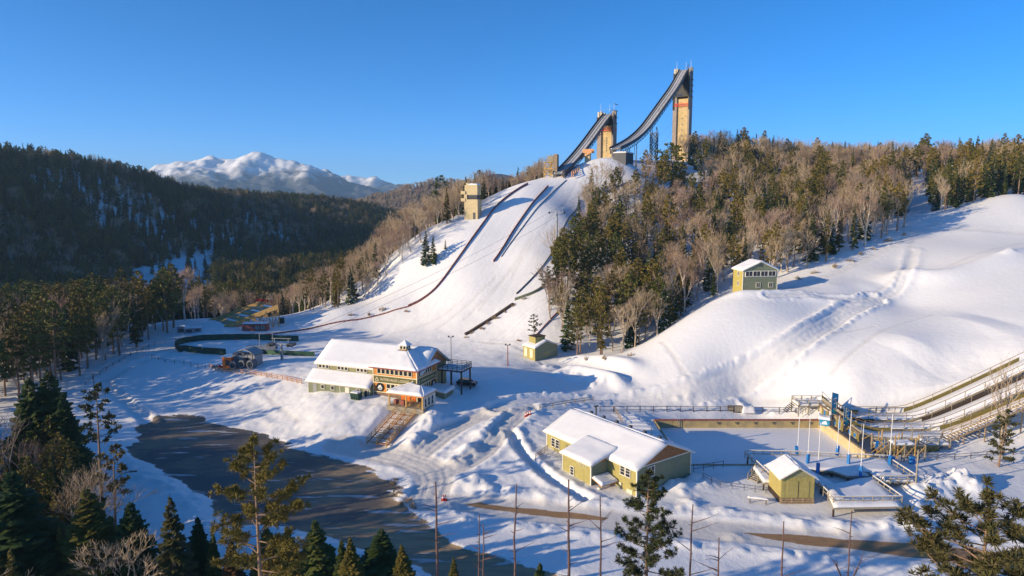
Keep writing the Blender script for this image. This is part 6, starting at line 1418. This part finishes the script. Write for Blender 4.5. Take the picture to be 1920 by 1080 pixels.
# wooded hill between the jump and the mound
front = gp_((1022,560), (1035,610), (1050,655), (1085,667), (1160,667), (1200,650), (1280,592), (1350,550), (1372,540), (1480,520), (1560,490), (1640,455), (1700,424), (1745,400))
hillP = front + [(200, 270), (240, 300), (300, 430), (140, 440), (118, 415), (92, 392), (75, 375), (66, 345)] + gp_((1185,325), (1120,375), (1105,405), (1088,450), (1072,490), (1040,505))
path1 = gp_((1690,425), (1755,408), (1745,370), (1730,340), (1690,340), (1700,380)); clear1 = gp_((1330,382), (1480,378), (1480,345), (1340,345))
def dens_hill(x, y):
    d = np.where(inside(x, y, path1) | inside(x, y, [(36, 308), (95, 316), (98, 396), (58, 402)]), .0, np.where(inside(x, y, clear1), .3, 1.0)); return d
def mix_hill(x, y):
    if x < 48 and y < 262: return {GP: 3.6, P_: 1.8, S_: 1.2, B_: 3.4}
    if y > 330: return {B_: 5.0, S_: 3.2, GP: 1.2}
    if x > 125 and y < 330 and x > .52 * y: return {DS: 3, GP: 2.0, B_: 1.2}
    return {B_: 3.6, S_: 3.2, GP: 2.4}
forest('hill', scatter(hillP, 4.1, 5, dens_hill), mix_hill, (11.5, 20.5), (.85, 1.15))
forest('hill', scatter([p for p in front[:9]] + [(60, 240), (52, 262), (34, 268)] + gp_((1085,470), (1060,490), (1035,510)), 9, 51), mix_hill, (12, 20), (.95, 1.2))
forest('hill', scatter(gp_((1230,630), (1285,590), (1350,550), (1372,540), (1480,520), (1560,490), (1640,455), (1735,402)) + [(168, 262), (150, 268), (112, 245), (70, 232), (45, 215)], 6.5, 53, dens_hill), lambda x, y: {('bare_tree', (1, 3, 5)): 5, DS: 1}, (16, 21.5), (.75, .95))
forest('hill', scatter([(110, 395), (150, 405), (215, 395), (290, 360), (300, 400), (230, 430), (130, 436), (108, 415)], 9, 6), lambda x, y: {B_: 5, DS: 2}, (17, 22))
forest('jump_left', scatter(gp_((955,340), (985,338), (1012,332), (1030,330)) + [(22, 338), (14, 352), (-12, 350), (-14, 330)], 3.2, 8), lambda x, y: {B_: 5, DS: 1}, (9, 13))
# wood along the left edge of the jump
leftP = gp_((505,588), (560,586), (640,577), (690,556), (735,510), (770,478), (800,446), (842,420), (868,408), (905,376), (950,352), (1000,333)) + [(18, 345), (-2, 372), (-50, 352), (-92, 330), (-125, 300), (-130, 268)]
forest('jump_left', scatter(leftP, 3.6, 9), lambda x, y: {B_: 7.5, S_: 1.7, GP: .5}, (11.5, 17.5))
# pine wood on the left behind the curved path
nlP = gp_((-60,790), (60,760), (130,716), (190,690), (250,655), (300,632), (345,610), (420,596), (505,580)) + [(-128, 270), (-150, 330), (-275, 330), (-200, 225), (-112, 122)]
forest('pine_wood', scatter(nlP, 4.4, 13, lambda x, y: np.where((y > 255) & (x / y > -.60) & (x / y < -.42), 0, 1)), lambda x, y: {('pine_tree', (0, 2)): 3, GP: 4.2, ('spruce_tree', (3, 5, 0)): 2.2, B_: 2.0} if x < -100 or y < 215 else {DS: 4, GP: 1.8, B_: 2.0}, (16, 23))
# thick conifers at the lower left
llP = [(-84, 120), (-78, 112), (-68, 101), (-62, 92), (-57, 84), (-52, 76), (-56, 66), (-78, 64), (-105, 84), (-150, 100), (-150, 128)]
gap = gp_((-10,985), (60,965), (62,880), (20,850), (-30,860))
forest('lower_left', scatter(llP, 2.4, 17, lambda x, y: np.where(inside(x, y, gap), 0, np.where(y < 86, .35, 1))), lambda x, y: {('spruce_tree', (0, 3, 3, 5, 3)): 5, GP: 3.4, B_: 1.2}, (8.5, 14), (1.0, 1.35))
# trees left of the picture whose shade falls on the lot
forest('outside', scatter([(-150, 94), (-152, 130), (-112, 104), (-106, 92)], 5.0, 19), lambda x, y: {DS: 2, P_: 2}, (15, 21))

# hand placed trees, each measured from its top and its distance
def tree_at(kind, v, px, py, Y, label, group=None, w=1.0, rz=None, sink=.2, tilt=0):
    x, y, zt = at_y(px, py, Y); z = gz(x, y) - sink
    return plant(kind, v, x, y, z, zt - z, grng.uniform(0, 6.28) if rz is None else rz, w, label, group, tilt=tilt)
near_pine = pine(101, 27, 4.5, 'gold', base=.44, nl=44, nt=22, blades=40, ts=.50, lean=.15, shape=.55, dead=12, wd=.07, jit=.17)
tree_at('pine_tree', near_pine, 478, 818, 60, 'tall pine with open green crown and pale trunk in front of the parking lot', w=.95, rz=1.1)
near_pine2 = pine(102, 24, 3.3, 'darkpine', base=.22, nl=72, nt=18, blades=36, ts=.44, lean=.12, shape=.55, dead=4, wd=.07, jit=.17)
tree_at('pine_tree', near_pine2, 1216, 880, 63, 'dark tufted pine standing before the corner of the yellow building', w=.95, rz=.4)
near_pine3 = pine(103, 18, 4.4, 'darkpine', base=.12, nl=84, nt=20, blades=36, ts=.46, lean=.1, shape=.45, dead=2, wd=.07, jit=.17)
tree_at('pine_tree', near_pine3, 1858, 925, 56, 'broad brown green pine filling the lower right corner', w=1.15, rz=2.0)
tree_at('pine_tree', pine(104, 9, 1.7, 'darkpine', base=.1, nl=26, nt=6, blades=12, ts=.42), 1882, 768, 118, 'small dark pine on the snow below the ramp stairs', w=1.0)
tree_at('bare_tree', bare(105, 12, .3, 'twig', depth=4, tw=.02), 1898, 655, 122, 'thin leafless tree in front of the water ramps at the right edge')
tree_at('pine_tree', pine(106, 21, 2.3, 'darkpine', base=.62, nl=20, nt=7, blades=12, ts=.5, lean=.3), 172, 722, 92, 'slender pine with a sparse top leaning over the snow at the left')
tree_at('pine_tree', pine(107, 15, 2.1, 'darkpine', base=.55, nl=18, nt=7, blades=12, ts=.5, lean=.3), 205, 838, 86, 'small sparse pine at the edge of the dark conifers on the left')
dense = spruce(108, 15, 4.6, 'spruce', lev=.32, nb=13, gap=.0, q=5)
for px, py, Y, w, l in ((88, 690, 112, 1.15, 'rounded dark evergreen standing tallest at the left snow edge'), (52, 705, 110, 1.1, 'dark bushy evergreen just left of the rounded one'), (118, 735, 108, .9, 'dark evergreen at the snow edge with a blunt top')): tree_at('spruce_tree', dense, px, py, Y, l, w=w)
nearS = [spruce(110 + k, 15, r, mt, lev=.27, nb=13, q=6, bare=b) for k, (r, mt, b) in enumerate(((3.9, 'spruce', 0), (3.3, 'spruce', .05), (3.6, 'gold', .05), (3.2, 'rust', .25), (4.2, 'spruce', .1)))]
nearS.append(spruce(116, 15, 2.9, 'darkpine', lev=.36, nb=10, q=5, bare=.32))
for px, py, Y, v, w, l in ((370, 968, 82, 0, 1.15, 'dark narrow spruce left of the tall pine'), (398, 992, 80, 1, 0.81, 'very slim green spruce between the dark and the rusty one'), (433, 1008, 78, 3, 1.22, 'rusty orange dying spruce at the foot of the tall pine'),
        (497, 985, 80, 2, 1.69, 'bushy golden green spruce just right of the tall pine trunk'), (536, 985, 78, 2, 1.28, 'pointed golden spruce, second right of the tall pine'), (590, 973, 79, 0, 1.49, 'open dark spruce with a sharp tip in the bottom row'),
        (640, 1010, 78, 1, 1.22, 'dark spruce half hidden by its golden neighbour in the bottom row'), (655, 1005, 76, 2, 1.15, 'golden spruce with sharp tip in the middle of the bottom row'), (715, 990, 79, 4, 1.82, 'broad dark evergreen with a rounded top in the bottom row'),
        (752, 1020, 77, 2, 1.28, 'right golden green spruce ending the bottom row'), (850, 1045, 76, 2, 0.94, 'small spruce tip by the road between the dead trunks'), (1012, 1054, 75, 1, 1.28, 'little dark spruce top on the bottom edge below the road'),
        (318, 928, 76, 5, 1.16, 'brownish spruce with thin crown at the lower left'), (243, 940, 78, 0, 1.38, 'dark spruce behind the bare bush at the lower left'), (20, 880, 76, 0, 1.65, 'tall dark spruce at the left edge by the snowy gap'), (160, 915, 77, 2, 1.65, 'golden spruce at the lower left below the lamp'), (110, 985, 78, 3, 0.88, 'rusty spruce low in the left corner')):
    tree_at('spruce_tree', nearS[v], px, py, Y, l, w=w)
tree_at('bare_tree', bare(120, 9, .36, 'twig', depth=5, tw=.016, stem=.2, multi=3), 228, 985, 76, 'pinkish bare bush in front of the dark spruce at the lower left')
tree_at('bare_tree', bare(121, 14, .34, 'twig', 'birch', depth=5, tw=.02, multi=2), 130, 850, 84, 'twin stemmed bare tree among the golden conifers at the left')
tree_at('bare_tree', bare(122, 16, .34, 'pinktwig', depth=5, tw=.02), 40, 760, 95, 'bare pinkish tree rising above the golden conifers at the left')
# dead trunks with stubs
def dead_trunk(px, py, Y, label, r, seed, fork=False):
    g = random.Random(seed); x, y, zt = at_y(px, py, Y); z = gz(x, y) - .5; h = zt - z; T = TM(); C = TM(); n = 8; b0 = V3(0, 0, 0); lx, ly = g.gauss(0, .03), g.gauss(0, .03)
    pts = [V3(g.gauss(0, .05) + lx * k, g.gauss(0, .05) + ly * k, h * k / n) for k in range(n + 1)]; pts[0] = b0
    for k in range(n): T.limb(pts[k], pts[k + 1], r * (1 - .72 * k / n), r * (1 - .72 * (k + 1) / n), 8)
    for k in range(16):
        f = g.uniform(.25, .95); i = int(f * n); p = pts[i] + (pts[i + 1] - pts[i]) * (f * n - i); a = g.choice((g.uniform(-.7, .7), g.uniform(2.4, 3.9))); L = g.choice((.25, .35, .5, .9, 1.6, 2.2)) * g.uniform(.7, 1.2); m = p + V3(math.cos(a), math.sin(a), .45) * L * .6
        C.limb(p, m, .045, .03, 4); C.limb(m, m + V3(math.cos(a), math.sin(a), g.uniform(.1, .7)) * L * .5, .03, .01, 3)
    if fork:
        for a, L in ((.5, 3.4), (2.7, 2.6), (.2, 2.2), (3.3, 3.0)):
            p = pts[5]; q = p + V3(math.cos(a) * L * .45, .2, L); C.limb(p, q, .08, .03, 5)
            for k in range(5): s = p + (q - p) * g.uniform(.3, 1); C.limb(s, s + V3(g.gauss(0, .7), g.gauss(0, .4), .8), .025, .008, 3)
    o = thing('dead_tree', label, 'dead tree', (x, y, z), 0, 'dead trunks in the foreground'); link('trunk', T.mesh('trunk', M['deadwood'], True), o); link('branches', C.mesh('branches', M['deadwood']), o)
for k, (px, py, Y, r, l) in enumerate(((815, 904, 62, .24, 'thickest dead trunk, near the end of the sandy road left of centre'), (895, 966, 61, .14, 'left short bare trunk of a close pair over the sandy road'), (907, 978, 61, .15, 'right short bare trunk of a close pair over the sandy road'),
        (961, 910, 62, .19, 'tall dead trunk in front of the brown road strip'), (1068, 900, 62, .24, 'tall dead trunk with long stubs in front of the fan units'), (1133, 932, 63, .18, 'slim reddish dead trunk left of the dark tufted pine'),
        (1296, 946, 62, .19, 'reddish dead trunk right of the dark tufted pine'), (1355, 1008, 61, .19, 'short broken dead trunk on the snow in the lower right'), (1475, 982, 62, .2, 'dead trunk with many stubs below the yellow shed'))):
    dead_trunk(px, py, Y, l, r, 200 + k)
dead_trunk(1596, 955, 60, 'forked leafless sapling below the pool deck', .15, 230, True)
# single conifers on and beside the landing hill
for px, py, Y, v, w, l in ((1110, 312, 305, 0, 1.1, 'lone dark spruce on the snow crest right of the jump hill'), (1086, 366, 288, 4, .9, 'small snowy spruce at the right edge of the jump hill'), (798, 432, 262, 2, 1.15, 'left of two big spruces on the open slope left of the jump hill'),
        (812, 440, 261, 0, 1.1, 'right of two big spruces on the open slope left of the jump hill'), (835, 448, 266, 4, .9, 'small brownish spruce right of the two big ones on the slope'), (866, 372, 292, 1, .9, 'slim dark spruce at the foot of the concrete judges tower')): tree_at('spruce_tree', VAR['spruce_tree'][v], px, py, Y, l, w=w)
tree_at('pine_tree', pine(131, 15, 4.2, 'pine', base=.08, nl=60, nt=10, blades=8, ts=.75, shape=.6), 1262, 268, 330, 'big round green pine at the base of the taller jump tower', w=1.25)
tree_at('pine_tree', pine(132, 15, 2.4, 'darkpine', base=.5, nl=22, nt=6, blades=8, ts=.6), 1078, 433, 240, 'thin pine standing alone on the snow right of the jump hill')
tree_at('pine_tree', pine(133, 17, 2.6, 'darkpine', base=.55, nl=20, nt=7, blades=8, ts=.6), 1030, 500, 215, 'leaning dark pine nearest the jump hill among the pines', w=1.1)
tree_at('pine_tree', pine(134, 12, 2.0, 'darkpine', base=.5, nl=16, nt=6, blades=8, ts=.55), 1003, 590, 196, 'small sparse pine just behind the small hut')
tree_at('pine_tree', pine(135, 16, 3.0, 'pine', base=.3, nl=26, nt=7, blades=8, ts=.7), 828, 330, 318, 'flat topped pine standing above the bare wood left of the judges tower')
tree_at('spruce_tree', VAR['spruce_tree'][2], 1188, 590, 196, 'snowy spruce at the right foot of the wooded hill', w=1.1)

# ---- which trees stand as single objects: the 300 of each kind that show largest
PRJ = []
for t in TREES:
    bx, by, f = proj(t[2], t[3], t[4]); tx, ty, f2 = proj(t[2], t[3], t[4] + t[5]); PRJ.append((f, tx, ty, by))
order = sorted(range(len(TREES)), key=lambda i: PRJ[i][0]); sky_ = np.full(400, 1080.0); vis = np.zeros(len(TREES))
for i in order:
    f, tx, ty, by = PRJ[i]; c = int(tx // 8) + 60
    if TREES[i][8] == 'outside' or f < 5 or not (0 <= c - 60 < 240): continue
    w = max(1, int(2.0 * FPX / f / 8)); sl = sky_[max(0, c - w):c + w + 1]
    if len(sl) == 0 or ty > 1080: continue
    vis[i] = np.clip(np.minimum(sl, by) - ty, 0, None).mean() * (w + 1); sl[:] = np.where(sl > by, np.minimum(sl, ty + (by - ty) * .25), np.minimum(sl, ty + (by - ty) * .12))
VDESC = {'spruce_tree': ('dark narrow spruce', 'slim bare footed spruce', 'snow dusted dark spruce', 'golden green spruce', 'thin snow dusted spruce', 'sparse golden spruce'),
         'pine_tree': ('round crowned green pine', 'long crowned golden pine', 'broad green pine', 'long trunked golden pine', 'dark shaggy pine'),
         'bare_tree': ('leafless grey brown tree', 'pale trunked leafless birch', 'spreading leafless tree', 'forked pale birch', 'pinkish leafless tree', 'straight leafless tree')}
def place(t, q):
    f, tx, ty, by = q; px = tx; low = by
    if t[8] == 'hill':
        col = 'beside the jump hill' if px < 1110 else 'above the small hut' if px < 1220 else 'left of the mound house' if px < 1370 else 'behind the mound house' if px < 1480 else 'right of the mound house' if px < 1690 else 'by the far right snow ridge'
        row = 'at the wood foot' if f < 215 else 'low in the wood' if f < 255 else 'half way up' if f < 320 else 'on the crest'
        return row + ' ' + col, 'wooded hill'
    if t[8] == 'jump_left':
        return ('below the concrete tower' if px > 820 else 'on the upper wood edge' if px > 720 else 'on the middle wood edge' if px > 620 else 'by the timber ramp') + (', left of the jump hill' if f < 300 else ', behind the jump hill edge'), 'wood left of the jump hill'
    if t[8] == 'pine_wood':
        return ('in front' if f < 185 else 'farther back' if f < 240 else 'at the back') + ' of left wood ' + ('at the picture edge' if px < 110 else 'above the curved snow path' if px < 240 else 'beside the outrun fence'), 'left pine wood'
    return ('high' if ty < 820 else 'low') + ' in lower left clump ' + ('at the picture edge' if px < 80 else 'near the snow edge'), 'lower left clump'
DESC = {'spruce_tree': 'narrow spruce', 'pine_tree': 'green gold pine', 'bare_tree': 'leafless brown tree'}
def single_out(k):
    groups_ = {}
    for o in bpy.data.objects:
        if o.name.split('.')[0] == k and 'label' in o: groups_.setdefault(o['label'], []).append(o)
    for l, os_ in groups_.items():
        if len(os_) < 2: continue
        os_.sort(key=lambda o: proj(*o.location)[0]); n_ = len(os_); base_l = l.replace(' the ', ' ')
        for q, o in enumerate(os_):
            pos = ('left', 'right')[q] if n_ == 2 else ('left', 'middle', 'right')[q] if n_ == 3 else 'leftmost' if q == 0 else 'rightmost' if q == n_ - 1 else ('second', 'third', 'fourth', 'fifth', 'sixth', 'seventh', 'eighth', 'ninth')[min(q - 1, 8)] + ' leftmost'
            o['label'] = pos + ' ' + base_l
STUFF = {k: [] for k in VAR}
for k in VAR:
    idx = [i for i in range(len(TREES)) if TREES[i][0] == k]; idx.sort(key=lambda i: -vis[i]); done = {o.name for o in bpy.data.objects if o.name.startswith(k)}
    keep = set(i for i in idx[:max(0, 298 - len(done))] if vis[i] > 6)
    for i in idx:
        t = TREES[i]
        if i in keep:
            l, grp = place(t, PRJ[i]); hd = 'short ' if t[5] < 12.5 and k != 'pine_tree' else 'big ' if t[5] > 16.5 else ''
            plant(k, VAR[k][t[1]], t[2], t[3], t[4], t[5], t[6], t[7], hd + VDESC[k][t[1]] + ' ' + l, DESC[k] + 's of the ' + grp)
        else: STUFF[k].append((t[1], t[2], t[3], t[4], t[5] / VAR[k][t[1]]['h'], t[6], t[7]))
    single_out(k)
    print(k, len(idx), 'single', len(keep), 'by hand', len(done))

# small shrubs poking through the snow
bush = bare(301, 1.6, .5, 'twig', 'bark', depth=4, tw=.02, stem=.2, multi=3)
for i, (px, py, w) in enumerate(((962,575,1), (948,586,.8), (932,597,1.1), (915,606,.8), (900,617,1), (884,626,.9), (1500,524,1.2), (1530,512,1), (1562,500,1.3), (1590,490,1), (1615,478,1.2), (1640,468,1), (1668,452,1.3), (1692,440,1), (872,634,.8), (1005,652,1), (975,640,.8), (985,560,.8), (1130,672,1.1), (1180,668,1), (1100,675,.9), (765,585,1), (720,580,1.2), (690,590,1), (655,592,1.1), (740,908,1.0), (752,925,.9), (765,940,1.1), (770,950,.9))):
    p = W_(px, py); reg = 'beside the dark snow stairs' if px < 1010 and py > 555 and px > 860 else 'along the edge of the wood above the mound' if px > 1400 else 'at the foot of the wooded hill' if px > 1050 else 'at the corner of the parking lot' if py > 800 else 'by the left foot of the jump hill'
    plant('shrub', bush, p.x, p.y, p.z, 1.1 * w, i * 1.3, .55, 'little bare brown shrub poking through snow ' + reg, 'shrubs ' + reg, 'shrub')
single_out('shrub')
# ---- the far wooded ridge, valley and hill
fr = np.random.default_rng(5)
def far_add(x, y, z, mix, hr):
    for a, b, c in zip(x, y, z):
        k = fr.choice(list(mix), p=np.array(list(mix.values())) / sum(mix.values())); v = int(fr.integers(len(VAR[k]))); STUFF_FAR[k].append((v, a, b, c - .3, fr.uniform(*hr) / VAR[k][v]['h'], fr.uniform(0, 6.28), fr.uniform(1.0, 1.35)))
STUFF_FAR = {k: [] for k in VAR}
c = fr.random((90000, 2)) * [760, 1000] + [-860, 250]
keep = (c[:, 0] < -85 - .02 * c[:, 1]) & (np.abs(c[:, 0] / c[:, 1]) < .95) & ~((c[:, 0] > -335) & (c[:, 1] < 340))
c = c[keep]; z = terrain_z(c[:, 0], c[:, 1]); clearing = inside(c[:, 0], c[:, 1], [tuple(q[:2]) for q in ground_px([(225,575), (250,508), (300,496), (345,488), (398,470), (402,488), (400,575)], terrain_z)])
nd = fbm(c[:, 0], c[:, 1], 60, 3, 61); ok = (~clearing | (fr.random(len(c)) < .012)) & (fr.random(len(c)) < np.where(nd > .3, .8, .98))
c, z, nd = c[ok], z[ok], nd[ok]
g_ = {}; sel = []
for i, (x, y) in enumerate(c):
    d = 3.6 if y < 700 else 4.4; k = (int(x // d), int(y // d))
    if k in g_: continue
    g_[k] = 1; sel.append(i)
c, z, nd = c[sel], z[sel], nd[sel]
m = nd > .12
far_add(c[m, 0], c[m, 1], z[m], {'bare_tree': .20, 'spruce_tree': .66, 'pine_tree': .14}, (11, 17)); far_add(c[~m, 0], c[~m, 1], z[~m], {'bare_tree': .04, 'spruce_tree': .72, 'pine_tree': .24}, (12, 20))
X, Yh, Z = hill_g; q = fr.random((9000, 2)); i = (q[:, 0] * (X.shape[0] * .68)).astype(int); j = (q[:, 1] * (X.shape[1] - 1)).astype(int)
far_add(X[i, j], Yh[i, j], Z[i, j], {'bare_tree': .8, 'spruce_tree': .2}, (11, 16))

def instancer(name, kind, rows, label):
    """one object: points that carry crown and trunk of the kind's variants"""
    if not rows: return
    A = np.array(rows); me = bpy.data.meshes.new(name); me.vertices.add(len(A)); me.vertices.foreach_set('co', A[:, 1:4].astype(np.float32).ravel())
    for nm, col in (('variant', A[:, 0]), ('tree_scale', A[:, 4]), ('turn', A[:, 5]), ('tree_width', A[:, 6])):
        a = me.attributes.new(nm, 'FLOAT', 'POINT'); a.data.foreach_set('value', col.astype(np.float32))
    o = link(name, me); props(o, label, None, None, 'stuff'); ng = bpy.data.node_groups.new(name, 'GeometryNodeTree'); N = ng.nodes.new; L = ng.links.new
    ng.interface.new_socket('Geometry', in_out='INPUT', socket_type='NodeSocketGeometry'); ng.interface.new_socket('Geometry', in_out='OUTPUT', socket_type='NodeSocketGeometry')
    gi, go, jn = N('NodeGroupInput'), N('NodeGroupOutput'), N('GeometryNodeJoinGeometry')
    def attr(a): n = N('GeometryNodeInputNamedAttribute'); n.data_type = 'FLOAT'; n.inputs['Name'].default_value = a; return n.outputs['Attribute']
    va, sc, tu, wd = attr('variant'), attr('tree_scale'), attr('turn'), attr('tree_width')
    mu = N('ShaderNodeMath'); mu.operation = 'MULTIPLY'; L(sc, mu.inputs[0]); L(wd, mu.inputs[1]); cs_ = N('ShaderNodeCombineXYZ'); L(mu.outputs[0], cs_.inputs[0]); L(mu.outputs[0], cs_.inputs[1]); L(sc, cs_.inputs[2])
    cr = N('ShaderNodeCombineXYZ'); L(tu, cr.inputs[2])
    for v in sorted(set(int(a) for a in A[:, 0])):
        cp = N('FunctionNodeCompare'); cp.data_type = 'FLOAT'; cp.operation = 'EQUAL'; cp.inputs['Epsilon'].default_value = .1; L(va, cp.inputs['A']); cp.inputs['B'].default_value = v
        for src in SRC[kind][v]:
            oi = N('GeometryNodeObjectInfo'); oi.inputs['Object'].default_value = src; oi.inputs['As Instance'].default_value = True; oi.transform_space = 'ORIGINAL'
            ip = N('GeometryNodeInstanceOnPoints'); L(gi.outputs[0], ip.inputs['Points']); L(cp.outputs[0], ip.inputs['Selection']); L(oi.outputs['Geometry'], ip.inputs['Instance']); L(cr.outputs[0], ip.inputs['Rotation']); L(cs_.outputs[0], ip.inputs['Scale']); L(ip.outputs[0], jn.inputs[0])
    L(jn.outputs[0], go.inputs[0]); md = o.modifiers.new('trees', 'NODES'); md.node_group = ng
SRC = {}
for k in VAR:
    SRC[k] = []
    for v in VAR[k]:
        src = [next((o for o in bpy.data.objects if o.data is v['trunk']), None), next((o for o in bpy.data.objects if o.data is v['crown']), None)]; SRC[k].append([s for s in src if s])
for k, nm in (('spruce_tree', 'spruce'), ('pine_tree', 'pine'), ('bare_tree', 'bare')):
    instancer(nm + '_wood', k, STUFF[k], 'rest of the ' + DESC[k] + 's standing deep in the woods')
    instancer('far_' + nm + '_wood', k, STUFF_FAR[k], 'far off ' + DESC[k] + 's covering the ridge and valley')
